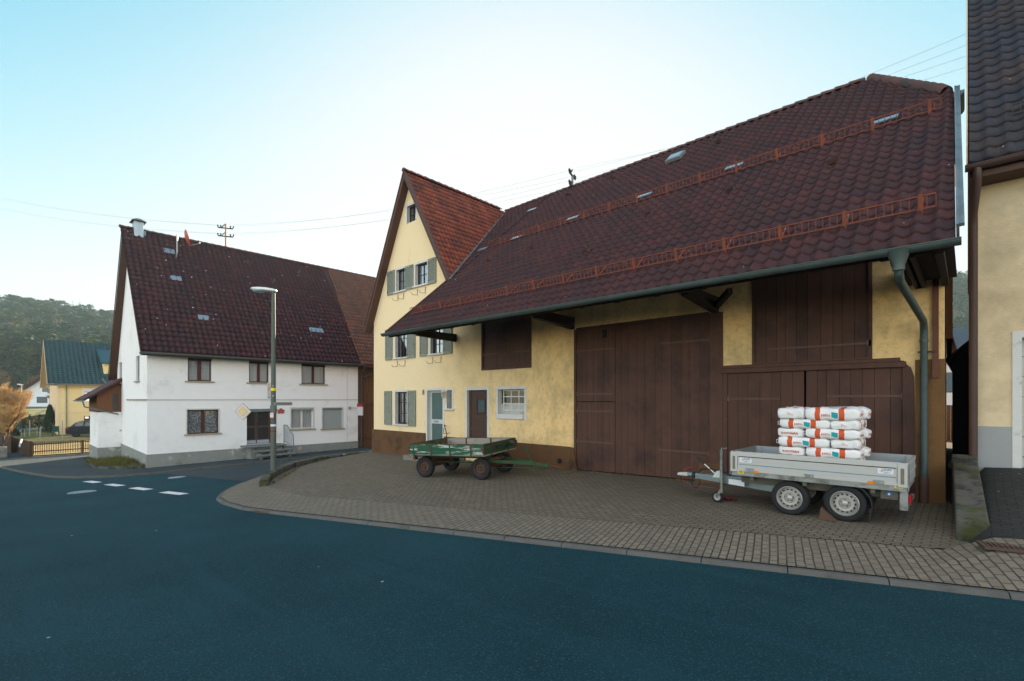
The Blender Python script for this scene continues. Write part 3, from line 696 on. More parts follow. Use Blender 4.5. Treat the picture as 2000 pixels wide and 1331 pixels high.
# left gate leaf (two half doors beside a fixed strip), right gate leaf, post
hole = on_v(1180, 652, 12)
xsub = on_v(1200, 700, 12)[0]
def gl_up(b): planks(b, FB, xa+.05, xsub, zmid+.01, zd, .03, .08, 7)
def gl_lo(b): planks(b, FB, xa+.05, xsub, 0, zmid-.01, .03, .08, 7, zf0=lambda x: Zf(x)+.03)
def gl_st(b): planks(b, FB, xsub+.01, xs_-.07, 0, zd, .035, .08, 3, zf0=lambda x: Zf(x)+.03)
for nm, f_, hz in (("gate_leaf", gl_up, (on_v(1130, 686, 12)[1], on_v(1130, 770, 12)[1])), ("gate_leaf", gl_lo, (on_v(1130, 803, 12)[1], on_v(1130, 862, 12)[1]))):
    o = part(nm, door_brown, barn, f_)
    for z in hz: part("strap_hinge", hinge_m, o, lambda b: strap(b, FB, xa+.08, xsub-.05, z, .03, -1))
part("gate_panel", door_brown, barn, gl_st)
part("gate_vent", dark, barn, lambda b: FB.box(b, hole[0]-.07, hole[0]+.07, .015, .03, hole[1]-.12, hole[1]+.12))
def gr(b): planks(b, FB, xs_+.02, xb-.02, 0, zd, .02, .08, 8, zf0=lambda x: Zf(x)+.03)
o = part("gate_leaf", door_brown, barn, gr)
for py in (668, 882):
    z = on_v(1330, py, 12)[1]; part("strap_hinge", hinge_m, o, lambda b: strap(b, FB, on_v(1288, 668, 12)[0], xb-.04, z, .015, 1))
def posts(b):
    FB.box(b, xs_-.07, xs_+.02, .0, .1, Zf(xs_)+.02, zd)
    FB.box(b, xb-.02, xc, -.03, .12, -.3, zd+.03)
    FB.box(b, xa-.03, xa+.05, -.02, .1, -.3, zd+.02)
    FB.box(b, xa+.05, xb-.02, -.015, .1, zd, zd+.07)
part("gate_frame", door_brown, barn, posts, bevel=.01)
def lowfr(b):
    FB.box(b, xc-.05, xg1+.04, -.06, .1, ZB-.13, ZB-.02); FB.box(b, xc-.1, xg1-.05, -.02, .1, ZB-.02, ZB+.06)
    FB.box(b, xc-.0, xc+.10, -.025, .1, -.3, ZB-.13); FB.box(b, xg1-.02, xg1+.04, -.025, .1, -.3, ZB-.13)
part("gate_frame", door_brown, barn, lowfr, bevel=.01)
xm = on_v(1572, 800, 12)[0]
o = part("low_gate_leaf", door_brown, barn, lambda b: planks(b, FB, xc+.10, xm-.02, 0, ZB-.13, .02, .08, 7, zf0=lambda x: Zf(x)+.03))
part("strap_hinge", hinge_m, o, lambda b: strap(b, FB, xc+.12, on_v(1523, 775, 12)[0], EYE+.02, .015, -1))
o = part("low_gate_leaf", door_brown, barn, lambda b: planks(b, FB, xm+.02, xg1-.02, 0, ZB-.13, .02, .08, 8, zf0=lambda x: Zf(x)+.03))
part("strap_hinge", hinge_m, o, lambda b: strap(b, FB, on_v(1614, 772, 12)[0], xg1-.02, EYE+.07, .015, 1))
o = part("loft_hatch", door_brown, barn, lambda b: planks(b, FB, xh0+.06, xh1-.06, ZB+.07, EYE+2.9, .02, .08, 10))
part("strap_hinge", hinge_m, o, lambda b: strap(b, FB, on_v(1500, 680, 12)[0], xh1-.07, on_v(1500, 683, 12)[1], .01, 1))
part("hatch_frame", door_brown, barn, lambda b: (FB.box(b, xh0-.0, xh0+.06, -.02, .1, ZB+.06, EYE+2.9), FB.box(b, xh1-.06, xh1, -.02, .1, ZB+.06, EYE+2.9), FB.box(b, xh0+.06, xh1-.06, -.02, .02, ZB+.06, ZB+.09)))
part("gate_light_block", dark, barn, lambda b: (b.box(xa-.4, XR-.08, 12.4, 12.45, -.7, 4.5)))  # unseen dark panel added to stop sun leaking out through the gates
# wall lamp, house number, door steps, hand rail
def lamp(b):
    x, z = on_v(867, 770, 11.9); c = Vector((x, 11.86, z))
    b.lathe([(.02, .17), (.06, .12), (.075, .10), (.075, .09)], c, n=8, m=0); b.lathe([(.06, -.1), (.03, -.13), (.015, -.2), (.001, -.21)], c, n=8, m=0)
    for k in range(6):
        q = math.pi*k/3; b.bar(c+Vector((.06*math.cos(q), .06*math.sin(q), -.1)), c+Vector((.07*math.cos(q), .07*math.sin(q), .1)), .012, .012)
    b.bar(c+Vector((0, .0, .14)), c+Vector((0, .14, .05)), .03, .03)
lm = part("wall_lamp", white_trim, barn, lamp)
part("lamp_glass", M("amber_glass", (.45, .32, .12), .3, .1, 4), lm, lambda b: b.lathe([(.045, -.1), (.055, .1)], (on_v(867, 770, 11.9)[0], 11.86, on_v(867, 770, 11.9)[1]), n=8))
def num(b):
    x, z = on_v(827.3, 767, 12); V, F = text_mesh("8", .3); b.add([(x+v.x, 11.985, z+v.y) for v in V], F)
part("house_number", iron, barn, num)
def steps(b):
    c0, c1 = gd[0]-.35, gd[1]+.45
    FB.box(b, c0, c1+.9, -.95, -.08, -.5, Zf(-16)+.13); FB.box(b, c0+.2, c1, -.6, -.08, -.4, Zf(-16)+.30); FB.box(b, gd[0], gd[1], -.1, .2, -.4, zfl)
part("door_steps", concrete, barn, steps, bevel=.012)
def rail(b):
    x0, z0 = on_v(864, 831, 11.8); x1, z1 = on_v(881, 848, 11.5)
    b.tube([(x0-.02, 11.97, z0-.02), (x0, 11.88, z0), (x0+.05, 11.85, z0), (x1, 11.3, z1), (x1+.3, 10.95, z1-.35)], .018, 8)
    b.tube([(x0+.2, 11.7, z0-.1), (x0+.2, 11.7, z0-.3), (x0+.2, 12, z0-.3)], .012, 6); b.tube([(x1+.25, 11.0, z1-.3), (x1+.25, 11.0, Zf(-16))], .016, 6)
part("hand_rail", iron, barn, rail)

# roofs ---------------------------------------------------------------
ec = math.sqrt(1+BS*BS); sdir_ = Vector((0, 1, BS))/ec; nrm = Vector((0, -BS, 1))/ec
EV, EZ = 9.1, EYE+2.25; XE = -.12; XW = -14.28; VB = 11.7; RV = 17.73
Llow = (VB-EV)*ec; Lall = (RV-EV)*ec
rw = lambda v: EZ+BS*(v-EV)
valley_n = Vector((0, 0, 1)).cross(Vector((-17.0+14.17, RV-VB, 0))); valley_n.normalize()     # horizontal normal of the valley line
if valley_n.x > 0: valley_n = -valley_n
vcut = ((-14.17, VB, 0), valley_n)
hipdir = Vector((-2.06+.23, RV-14.6, 0)); hn = Vector((hipdir.y, -hipdir.x, 0)).normalized()
hipcut = ((-.23, 14.6, 0), hn if hn.x > 0 else -hn)
vrg = Vector((-.24+.12, 15-9.1, 0)); vn = Vector((vrg.y, -vrg.x, 0)).normalized(); vergecut = ((-.12, 9.1, 0), vn if vn.x > 0 else -vn)
TW, RH = (.245), .335
tiled("roof_tiles", barn, tile_dark, (XW, EV-.06, EZ-.05), (1, 0, 0), sdir_, nrm, XE-XW+.3, Lall+.08, TW, RH, .062, .030, cuts=[vergecut, hipcut], samp=7)
tiled("roof_tiles", barn, tile_dark, (XW-3.0*1.0, VB, rw(VB)), (1, 0, 0), sdir_, nrm, 3.0, Lall-Llow+.02, TW, RH, .062, .030, cuts=[vcut], samp=7)
# boarded underside and back slope
def under(b):
    t = .10
    b.prism([(XE-.02, EV+.05, EZ-.06), (-.26, 14.6, rw(14.6)-.12), (-2.1, RV, rw(RV)-.12), (-17, RV, rw(RV)-.12), (XW, VB, rw(VB)-.12), (XW, EV+.05, EZ-.06)], (0, 0, -t))
    b.prism([(-.3, RV+8.8, EYE+2.0), (-2, RV, rw(RV)-.08), (-17, RV, rw(RV)-.08), (-20, RV+8.8, EYE+2.0)], (0, 0, -.1))
    b.prism([(-2.06, RV, rw(RV)-.1), (-.26, 14.6, rw(14.6)-.1), (-.26, 2*RV-14.6, rw(14.6)-.1)], (0, 0, -.05))
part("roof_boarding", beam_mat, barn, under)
def ridge_caps(b, p0, p1, r=.12, ln=.36, m=0, flat=1.0):
    p0, p1 = Vector(p0), Vector(p1); d = (p1-p0); n = max(1, int(d.length/ln)); d.normalize(); sd = d.cross(Vector((0, 0, 1))).normalized(); up = sd.cross(d)
    for i in range(n):
        a = p0+d*(i*ln-.02); c = p0+d*((i+1)*ln+.02); V = []
        for p, rr, lift in ((a, r*1.08, .02), (c, r*.95, 0)):
            for k in range(7):
                q = math.pi*k/6; V.append(p+sd*rr*math.cos(q)+up*(rr*math.sin(q)*flat-.05+lift))
        F = [(k, k+1, 7+k+1, 7+k) for k in range(6)]+[tuple(range(7))]
        b.add(V, F, m)
tile_cap = M("ridge_tile", (.095, .042, .032), .8, .3, 5, .3, 40, stain=((.035, .032, .03), 1.5, .45, .65))
part("ridge_tiles", tile_cap, barn, lambda b: (ridge_caps(b, (-17.0, RV, rw(RV)+.03), (-2.06, RV, rw(RV)+.03)), ridge_caps(b, (-2.06, RV, rw(RV)+.02), (-.3, 14.6, rw(14.6)+.05), .13)), smooth=True)
part("hip_tiles", tile_dark, barn, lambda b: b.add([(-2.06, RV, rw(RV)), (-.22, 14.55, rw(14.55)), (-.22, 2*RV-14.55, rw(14.55))], [(0, 1, 2)]))
part("hip_gutter", zinc, barn, lambda b: b.prism([(-.18+.13*math.cos(q), 14.45, rw(14.6)-.1+.13*math.sin(q)) for q in [math.pi*(1+k/8) for k in range(9)]], (0, 1.0, 0)))
# cross gable roof
gs = math.hypot(1, SR); tiled("gable_roof_tiles", barn, tile_red, (-14.0, VB-.02, RZ-SR*(17.08-14.0)), (0, 1, 0), Vector((-1, 0, SR)), Vector((SR, 0, 1)), 6.3, (17.08-14.0)*gs, .21, .27, .03, .03,
      cuts=[((-14.17, VB, 0), -valley_n), ((0, 0, 0), (0, 0, -1))], samp=6)
def gside(b):
    t = Vector((0, 0, -.14))
    b.prism([(RX, VB, RZ), (-20.15, VB, RZ-SL*(20.15-17.08)), (-20.15, 26, RZ-SL*(20.15-17.08)), (RX, 26, RZ)], t)
    b.prism([(RX, VB, RZ-.03), (-14.19, VB, RZ-SR*2.89-.03), (-16.9, RV-.2, RZ-.3)], t)
part("gable_roof", tile_red, barn, gside)
part("ridge_tiles", M("red_ridge_tile", (.16, .06, .04), .8, .3, 5, stain=((.05, .045, .04), 2, .45, .65)), barn, lambda b: ridge_caps(b, (RX, VB-.05, RZ+.05), (RX, RV, RZ+.05), .11), smooth=True)
def barge(b):
    for (xe, sl) in ((-20.2, SL), (-14.1, SR)):
        ze = RZ-sl*abs(xe-RX); o_ = (0, -.03, 0)
        b.prism([(RX, VB, RZ+.02), (xe, VB, ze+.02), (xe, VB, ze-.26), (RX, VB, RZ-.30)], o_)
        b.prism([(RX, VB, RZ-.30), (xe, VB, ze-.26), (xe, 12.02, ze-.26), (RX, 12.02, RZ-.30)], (0, 0, .015))
part("bargeboard", fascia, barn, barge)
def bargecap(b):
    for (xe, sl) in ((-20.2, SL), (-14.1, SR)):
        ze = RZ-sl*abs(xe-RX)
        b.prism([(RX, VB-.06, RZ+.08), (xe, VB-.06, ze+.08), (xe, VB-.06, ze+.03), (RX, VB-.06, RZ+.03)], (0, .12, 0))
part("verge_capping", M("brown_metal", (.10, .055, .042), .5, .12, 4), barn, bargecap)
part("valley_flashing", zinc, barn, lambda b: b.bar((-14.1, VB-.05, rw(VB)+.075), (-16.95, RV-.1, rw(RV)-.03), .12, .02, up=nrm))
part("verge_boards", tile_cap, barn, lambda b: (b.bar((XW+.02, EV, EZ-.02), (XW+.02, VB+.3, rw(VB+.3)-.02), .05, .22, up=nrm)))
part("verge_strip", zinc, barn, lambda b: (b.bar((XE+.02, EV+.15, rw(EV+.15)-.02), (-.2, 14.6, rw(14.6)-.02), .035, .24, up=nrm), b.bar((XE+.045, EV+.15, rw(EV+.15)+.07), (-.17, 14.6, rw(14.6)+.07), .09, .05, up=nrm)))
def gut(b, p0, p1, r, m=0, n=10):
    p0, p1 = Vector(p0), Vector(p1); d = (p1-p0).normalized(); sd = d.cross(Vector((0, 0, 1))).normalized(); V = []
    for p in (p0, p1):
        for rr in (r, r-.012):
            for k in range(n+1):
                q = math.pi+math.pi*k/n; V.append(p+sd*rr*math.cos(q)+Vector((0, 0, rr*math.sin(q))))
    k1 = n+1; F = []
    for k in range(n): F += [(k, k+1, 2*k1+k+1, 2*k1+k), (k1+k, 3*k1+k, 3*k1+k+1, k1+k+1)]
    F += [tuple(range(k1)), tuple(2*k1+k for k in range(k1))[::-1]]
    b.add(V, F, m); b.tube([p0+sd*r+Vector((0, 0, 0)), p1+sd*r], .012, 6, m); b.tube([p0-sd*r, p1-sd*r], .012, 6, m)
gtr = part("gutter", zinc_green, barn, lambda b: gut(b, (-.06, EV-.13, EZ-.07), (XW-.08, EV-.13, EZ-.05), .085), smooth=False)
gx_ = -.6
while gx_ > XW:
    part("gutter_bracket", zinc_green, gtr, lambda b: b.prism([(gx_, EV-.13+.092*math.cos(q), EZ-.065+.092*math.sin(q)) for q in [math.pi+math.pi*k/8 for k in range(9)]], (.03, 0, 0)))
    gx_ -= .82
# down pipe swinging from the eaves to the wall
xo = on_v(1755, 490, EV-.13)[0]; xw = on_v(1804.5, 700, 11.9)[0]
def dpipe(b):
    zb = on_v(1804, 931, 11.9)[1]
    b.lathe([(.075, -.36), (.075, -.28), (.13, -.12), (.15, -.08)], (xo, EV-.13, EZ-.02), n=14)
    p2 = on_v(1803, 640, 11.9)
    b.tube([(xo, EV-.13, EZ-.30), (xo, EV-.10, EZ-.42), (xo, EV+.05, EZ-.50), (xw, 11.70, p2[1]+.10), (xw, 11.85, p2[1]+.02), (xw, 11.9, p2[1]-.10), (xw, 11.9, zb)], .058, 14)
    for z in (p2[1]-.25, zb+.9): b.lathe([(.066, -.03), (.066, .03)], (xw, 11.9, z), n=14)
dp = part("downpipe", zinc_green, barn, dpipe, smooth=True)
part("pipe_shoe", M("brown_pipe", (.095, .052, .04), .6, .12, 4), dp, lambda b: b.tube([(xw, 11.9, on_v(1804, 931, 11.9)[1]), (xw, 11.9, -.1)], .07, 14), smooth=True)
part("pipe_clamp", iron, dp, lambda b: b.bar((xw-.09, 11.88, on_v(1804, 688, 11.9)[1]), (xw+.16, 11.88, on_v(1804, 688, 11.9)[1]), .03, .03))
# rusty iron beam end strip on the right and boarded soffit
xi = on_v(1827, 600, 11.92)[0]
part("iron_strut", M("rust_brown", (.12, .045, .025), .8, .25, 6), barn, lambda b: b.box(xi-.045, xi+.045, 11.93, 11.985, on_v(1828, 738, 11.95)[1], EYE+2.24))
def soff(b):
    xx = on_v(1786, 540, 12)[0]; y = EV+.25
    while y < 11.98:
        b.box(xx, XE-.02, y, min(y+.135, 11.99), EYE+2.235, EYE+2.26); y += .14
    for x in (xx+.06, -.62, -.30): b.box(x-.05, x+.05, EV+.2, 11.99, EYE+2.10, EYE+2.235)
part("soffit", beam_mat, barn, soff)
def gable_boards(b):                                                   # brown boarded right gable wall, seen as a sliver
    z0 = EYE+1.27; b.prism([(gx(13.6)+.02, 13.6, z0), (gx(24)+.02, 24, z0), (gx(21)+.02, 21, 8.6), (gx(15)+.02, 15, 8.6), (gx(13.6)+.02, 13.6, 7.9)], (.10, 0, 0))
part("gable_boarding", M("boards_sun_tint", (.22, .085, .03), .8, .2, 3, grain=(6, 6, .6)), barn, gable_boards)  # sunlit orange is put into the board colour
# cantilever brackets: beam, outward strut, side strut
def bracket(x, v0, zb, side=0):
    def fn(b):
        b.box(x-.09, x+.09, EV+.45, 12.02, EYE+2.30, EYE+2.48)
        b.bar((x, 12.02, zb+.08), (x, EV+1.15, EYE+2.34), .16, .17, up=(1, 0, 0))
        if side: b.bar((x, 11.95, zb+.12), (x+side, 11.2, EYE+2.42), .12, .14)
    return part("roof_bracket", beam_mat, barn, fn, bevel=.008)
for px, py, sd_ in ((889, 668, 0), (1118, 644, -.0), (1397, 612, .62), (1770, 560, 0)):
    x, z = on_v(px, py, 12); bracket(x, 0, z, sd_)
def purl(b):
    b.box(XW+.05, -.65, EV+.62, EV+.78, EYE+2.482, EYE+2.60)
    x = -.9
    while x > XW+.2:
        b.bar((x, EV+.06, EZ-.13), (x, 12, rw(12)-.22), .10, .13, up=(1, 0, 0)); x -= .92
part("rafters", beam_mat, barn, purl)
# snow guards: two rusty lattice rails on posts
def guard(parent, v, x0, x1, posts_every, h=.24):
    z = rw(v)+.06; up = Vector((0, -.25, 1)).normalized()
    def fn(b):
        for k in (.05, h): b.bar(Vector((x0, v, z))+up*k, Vector((x1, v, z))+up*k, .018, .018)
        x = x0
        while x > x1: b.bar(Vector((x, v, z))+up*.05, Vector((x, v, z))+up*h, .011, .011); x -= .105
    g = part("snow_guard", rust, parent, fn)
    x = x0-.18
    while x > x1:
        def pf(b):
            b.bar(Vector((x, v+.02, z-.08)), Vector((x, v, z))+up*(h+.04), .055, .02, up=(0, 1, 0))
            b.bar(Vector((x, v+.36, z+.33)), Vector((x, v+.02, z+.02)), .035, .012); b.bar((x, v+.02, z-.06), (x, v-.24, rw(v-.24)+.05), .04, .012)
        part("guard_post", rust, g, pf); x -= posts_every
def roof_pt(px, py):                                                  # photo pixel -> (X, v) on the barn roof
    t = (px-1000)/950; s = (781-py)/950; Y = None
    # EYE + sY = EZ + BS (Y(.7298+.6837t) - EV)
    k = .7298+.6837*t; Y = (EZ-EYE-BS*EV)/(s-BS*k); return (-Y*(.6837-.7298*t), Y*k)
g0, g1 = roof_pt(1830, 400), roof_pt(800, 628); guard(barn, (g0[1]+g1[1])/2, g0[0], -13.9, .98)
k0, k1 = roof_pt(1838, 222), roof_pt(958, 486); guard(barn, (k0[1]+k1[1])/2, k0[0], k1[0], .98)
# roof light, glass tiles, vent tiles
sheen = M("glass_tile", (.17, .23, .27), .25, .15, 4, spec=.8)
def patch(name, px, py, w_, h_, mats, parent=barn, lift=.075, th=.03):
    x, v = roof_pt(px, py); c = Vector((x, v, rw(v)))+nrm*lift
    return part(name, mats, parent, lambda b: b.hexa([c+Vector((sx*w_/2, 0, 0))+sdir_*(sy*h_/2)+nrm*q for q in (0, th) for sx, sy in ((-1, -1), (1, -1), (1, 1), (-1, 1))]))
sk = patch("roof_window", 1321, 314, .55, .62, M("lead", (.16, .17, .17), .5, .1, 5), th=.10)
patch("pane", 1321, 313.5, .44, .50, sheen, sk, .178, .01)
for px, py in ((1010, 468), (1120, 430), (1260, 386), (1435, 330), (1730, 240), (1040, 413), (944, 490)): patch("glass_tile", px, py, .46, .18, sheen, lift=.06)
for px, py in ((1145, 498), (1267, 425), (1630, 323), (1427, 380), (1040, 488), (956, 513), (1110, 385), (1195, 352), (1405, 282)):
    x, v = roof_pt(px, py); c = Vector((x, v, rw(v)))+nrm*.05
    part("vent_tile", tile_cap, barn, lambda b: b.hexa([c+Vector((-.09, 0, 0)), c+Vector((.09, 0, 0)), c+Vector((.08, 0, 0))+sdir_*.22, c+Vector((-.08, 0, 0))+sdir_*.22, c+Vector((-.08, 0, 0))+nrm*.11, c+Vector((.08, 0, 0))+nrm*.11, c+Vector((.07, 0, 0))+sdir_*.22+nrm*.03, c+Vector((-.07, 0, 0))+sdir_*.22+nrm*.03]))
# roof mounted power mast on the ridge
def mast(parent, base, h, arms, colr, ax):
    base = Vector(base); ax = Vector(ax)
    m_ = part("power_mast", colr, parent, lambda b: b.tube([base, base+Vector((0, 0, h))], .05, 8))
    for z, w_ in arms:
        part("crossarm", iron, m_, lambda b: (b.bar(base+Vector((0, 0, z))-ax*w_, base+Vector((0, 0, z))+ax*w_, .06, .06), b.bar(base+Vector((0, 0, z+.28)), base+Vector((0, 0, z+.02))-ax*w_*.55, .04, .04)))
        for s_ in (-1, 1):
            for q in (.62, .98): part("insulator", iron, m_, lambda b: b.lathe([(.02, 0), (.045, .04), (.05, .1), (.02, .15)], base+ax*(w_*s_*q)+Vector((0, 0, z+.02)), n=8))
mx = on_v(1118, 370, RV); mast(barn, (mx[0], RV, rw(RV)-.05), on_v(1119, 347, RV)[1]-rw(RV)+.1, ((.58, .42), (.08, .42)), M("mast_grey", (.25, .23, .20), .6, .1, 4), Vector((-.29, .95, 0)))
# floor-level hole in the plinth
hx_, hz_ = on_v(1093, 901, 11.94)
part("drain_hole", dark, barn, lambda b: b.lathe([(.085, 0), (.085, .012)], (hx_, 11.93, hz_), 'y', 12))
# ================================================================== WHITE HOUSE
render_white = M("white_render", (.83, .82, .805), .9, .035, 3, .7, 60, .008, stain=[((.60, .58, .54), .6, .56, .78), ((.55, .52, .47), 1.2, .66, .85, (1.2, 1.2, .35))])
socle = M("grey_socle", (.245, .255, .235), .9, .1, 3, .6, 40, .01, stain=[((.46, .42, .34), 1.6, .60, .64), ((.13, .13, .12), .9, .56, .75)])
tile_wh = tile_mat("brown_tiles", (.057, .0168, .0180), (.030, .0108, .0145), (.018, .013, .017), lichen=.085)
tile_ext = tile_mat("old_tiles", (.16, .070, .040), (.085, .045, .034), (.060, .052, .042), lichen=.05, moss_hi=.8)
sill_st = M("sandstone_sill", (.36, .31, .23), .85, .12, 5, .3, 60)
winbrown = M("red_brown_frame", (.075, .020, .016), .5, .15, 5)
boxbrown = M("dark_roller_box", (.030, .018, .019), .5, .15, 5)
wh = thing("white_house", "white rendered house with huge brown tiled roof and grey socle across the side street", "house", W(32, 10, -3.3))
def ww(px0, px1, pt, pb):
    a0, z1 = on_u(px0, pt, 28); _, z0 = on_u(px0, pb, 28); a1, _ = on_u(px1, pt, 28); return [a0, a1, z0, z1]
W1 = ww(366.8, 412.9, 697.3, 744.2); W2 = ww(486.4, 525.0, 703.6, 747); W3 = ww(588.9, 635.2, 709.3, 749.9); W4 = ww(365.6, 427.3, 800.9, 848.5)
WD = ww(482, 542.5, 799.5, 869.5); W5 = ww(568.6, 612, 798, 839); W6 = ww(630, 668.7, 797.6, 838)
V0, V1 = 4.93, on_u(699, 800, 28)[0]; VE = V1
ze_w = EYE+2.25; SLW = 1.287; RUW = 33.0; zr_w = ze_w+SLW*(RUW-27.6)
b = MB(); wall_sheet(FW, b, V0, V1, -1.8, ze_w+.4*SLW-.1, [W1, W2, W3, W4, [*WD, .45], W5, [*W6, .12]], depth=.18)
G0, G1 = Vector((-37.9, 5.2)), Vector((-28, 4.93)); gdv = (G1-G0).normalized(); glen = (G1-G0).length
FG = Fr(lambda a, d, z: Vector((G0.x+gdv.x*a-gdv.y*d, G0.y+gdv.y*a+gdv.x*d, z)))
def on_g(px, py):
    t = (px-1000)/950; dx, dy = -(.6837-.7298*t), (.7298+.6837*t)
    # G0 + gdv a = Y (dx, dy)
    det = gdv.x*(-dy)-gdv.y*(-dx); a = ((0-G0.x)*(-dy)-(0-G0.y)*(-dx))/det; Y = (G0.y+gdv.y*a)/dy
    return a, (781-py)/950*Y+EYE
def wg(px0, px1, pt, pb):
    a0, z1 = on_g(px0, pt); _, z0 = on_g(px0, pb); a1, _ = on_g(px1, pt); return [a0, a1, z0, z1]
GW = [wg(265.7, 272.8, 697, 745), wg(232.3, 238.2, 709.5, 749), wg(231, 237.2, 791.5, 838), wg(266.5, 270.3, 630, 648), wg(230.4, 233.4, 650, 666)]
zl_w = EYE+1.36; SLB = (zr_w-zl_w)/(38.3-RUW)
b2 = MB(); wall_sheet(FG, b2, 0, glen, -1.8, zr_w, GW, depth=.16)
ridge_pt = FG.p(37.9-RUW, 0, zr_w-.14)
o = b2.build("gable_wall", render_white, wh, cuts=[(ridge_pt, (SLW, 0, 1)), (ridge_pt, (-SLB, 0, 1))])
b.add([FW.p(V0+.3, 9.9, -1.8), FW.p(V0+.3, 9.9, EYE+1.9), FW.p(33.8, 9.9, EYE+1.9), FW.p(33.8, 9.9, -1.8), FW.p(33.8, 0, -1.8), FW.p(33.8, 0, ze_w), FW.p(33.8, 5, zr_w-.2), FW.p(V1, 9.9, -1.8), FW.p(V1, 9.9, EYE+1.9), FW.p(V1, 0, -1.8), FW.p(V1, 0, ze_w), FW.p(V1, 5, zr_w-.2)], [(0, 1, 2, 3), (4, 5, 6, 2, 3), (9, 10, 11, 8, 7)])
b.build("wall", render_white, wh)
part("facade_ledge", M("ledge", (.48, .46, .42), .9, .1, 4), wh, lambda b: FW.box(b, V0, V1, -.02, .0, EYE-.03, EYE+.02))
gl0 = on_g(249, 780)[0]
part("facade_ledge", M("weathered_ledge", (.33, .26, .17), .9, .2, 6), wh, lambda b: FG.box(b, gl0, glen, -.06, .0, EYE-.03, EYE+.03))
zs_ = EYE-2.57
def soc(b):
    FW.box(b, V0-.03, WD[0]-.02, -.03, 0, -1.8, zs_); FW.box(b, WD[1]+.02, V1+.0, -.03, 0, -1.8, zs_-.03)
    FW.box(b, WD[0]-.02, WD[1]+.02, -.02, .02, -1.8, WD[2])
part("socle", socle, wh, soc)
part("gable_socle", socle, wh, lambda b: FG.box(b, -.0, glen+.03, -.03, 0, -1.8, zs_))
part("downpipe_strip", M("seam", (.55, .56, .57), .9, .05, 3), wh, lambda b: FW.box(b, on_u(678, 800, 28)[0]-.01, on_u(678, 800, 28)[0]+.01, -.014, 0, zs_, ze_w))
window(wh, FW, *W1, winbrown, .08, 2, 1, .06, .1, None, 0, sill_st, curtain, glass_clear, mid=.16, box=.17, boxm=boxbrown)
window(wh, FW, *W2, winbrown, .08, 2, 1, .06, .1, None, 0, sill_st, curtain, glass_clear, mid=.13, box=.17, boxm=boxbrown)
window(wh, FW, *W3, winbrown, .08, 2, 1, .06, .1, None, 0, sill_st, curtain, glass_clear, mid=.13, box=.17, boxm=boxbrown)
lace = M("lace_curtain", (.20, .24, .24), .9, .5, 9, grain=(1, 1, 1), stain=((.62, .64, .62), 14, .48, .54))
window(wh, FW, *W4, winbrown, .10, 2, 1, .05, .1, white_trim, .06, sill_st, lace, glass_clear, mid=.14)
window(wh, FW, *W5, white_trim, .12, 2, 1, .07, .1, white_trim, .07, sill_st, curtain, glass_clear, mid=.12, box=.10, boxm=M("grey_green_box", (.25, .29, .27), .6, .1, 4))
def blind(b):
    z = W6[2]
    while z < W6[3]-.1:
        FW.box(b, W6[0]+.02, W6[1]-.02, .085, .10, z, z+.048); z += .052
bl = part("roller_shutter", M("shutter_grey", (.33, .37, .36), .6, .06, 4), wh, blind)
part("shutter_box", M("shutter_box_grey", (.17, .2, .2), .6, .1, 4), bl, lambda b: FW.box(b, W6[0], W6[1], .03, .1, W6[3]-.1, W6[3]))
part("window_sill", sill_st, bl, lambda b: FW.box(b, W6[0]-.13, W6[1]+.13, -.09, .09, W6[2]-.06, W6[2]), bevel=.006)
part("window_surround", white_trim, wh, lambda b: (FW.box(b, W6[0]-.07, W6[0], -.012, .02, W6[2], W6[3]+.07), FW.box(b, W6[1], W6[1]+.07, -.012, .02, W6[2], W6[3]+.07), FW.box(b, W6[0], W6[1], -.012, .02, W6[3], W6[3]+.07)))
for r in GW: window(wh, FG, *r, M("pale_frame", (.5, .5, .48), .6, .1, 4), .06, 1, 1, .04, .03, None, 0, sill_st if r[3]-r[2] > 1 else None)
# entrance: two-leaf glazed door in a recess, open steps and railing
smoke = M("smoked_glass", (.035, .033, .032), .15, .2, 2, spec=.5); dfr = M("door_bronze", (.10, .07, .07), .45, .1, 4, metal=.3)
am = WD[0]+(WD[1]-WD[0])*.38
def leaf(a0, a1):
    z0, z1 = WD[2], WD[3]
    def fn(b):
        for q in ((a0, a0+.07, z0, z1), (a1-.07, a1, z0, z1), (a0+.07, a1-.07, z1-.07, z1), (a0+.07, a1-.07, z0, z0+.25), (a0+.07, a1-.07, z0+.88, z0+.98)): FW.box(b, q[0], q[1], .40, .45, q[2], q[3])
    o = part("door_leaf", dfr, wh, fn); part("pane", smoke, o, lambda b: FW.box(b, a0+.05, a1-.05, .42, .43, z0+.2, z1-.05))
    part("kick_plate", M("pale_alu", (.42, .46, .5), .4, .06, 4, metal=.4), o, lambda b: FW.box(b, a0+.03, a1-.03, .39, .40, z0+.03, z0+.2))
    return o
leaf(WD[0]+.02, am); o = leaf(am+.01, WD[1]-.28)
part("door_handle", iron, o, lambda b: FW.box(b, am+.05, am+.16, .33, .40, WD[2]+1.0, WD[2]+1.16), bevel=.01)
part("side_panel", M("orange_wood", (.20, .085, .022), .7, .2, 3, grain=(6, 6, 1)), wh, lambda b: FW.box(b, WD[1]-.26, WD[1]-.01, .2, .45, WD[2], WD[3]))
stp = M("grey_step", (.155, .17, .165), .85, .12, 5, .3, 60)
s0, s1 = on_u(477, 872, 27.4)[0], on_u(556, 872, 27.4)[0]
for i, (d0, d1, z) in enumerate(((-1.0, .40, WD[2]-.01), (-1.35, -.95, WD[2]-.24), (-1.7, -1.3, WD[2]-.44))):
    part("door_step", stp, wh, lambda b: FW.box(b, s0+(.3 if i else 0), s1+(.2 if i else 0), d0, d1, z-.07, z), bevel=.01)
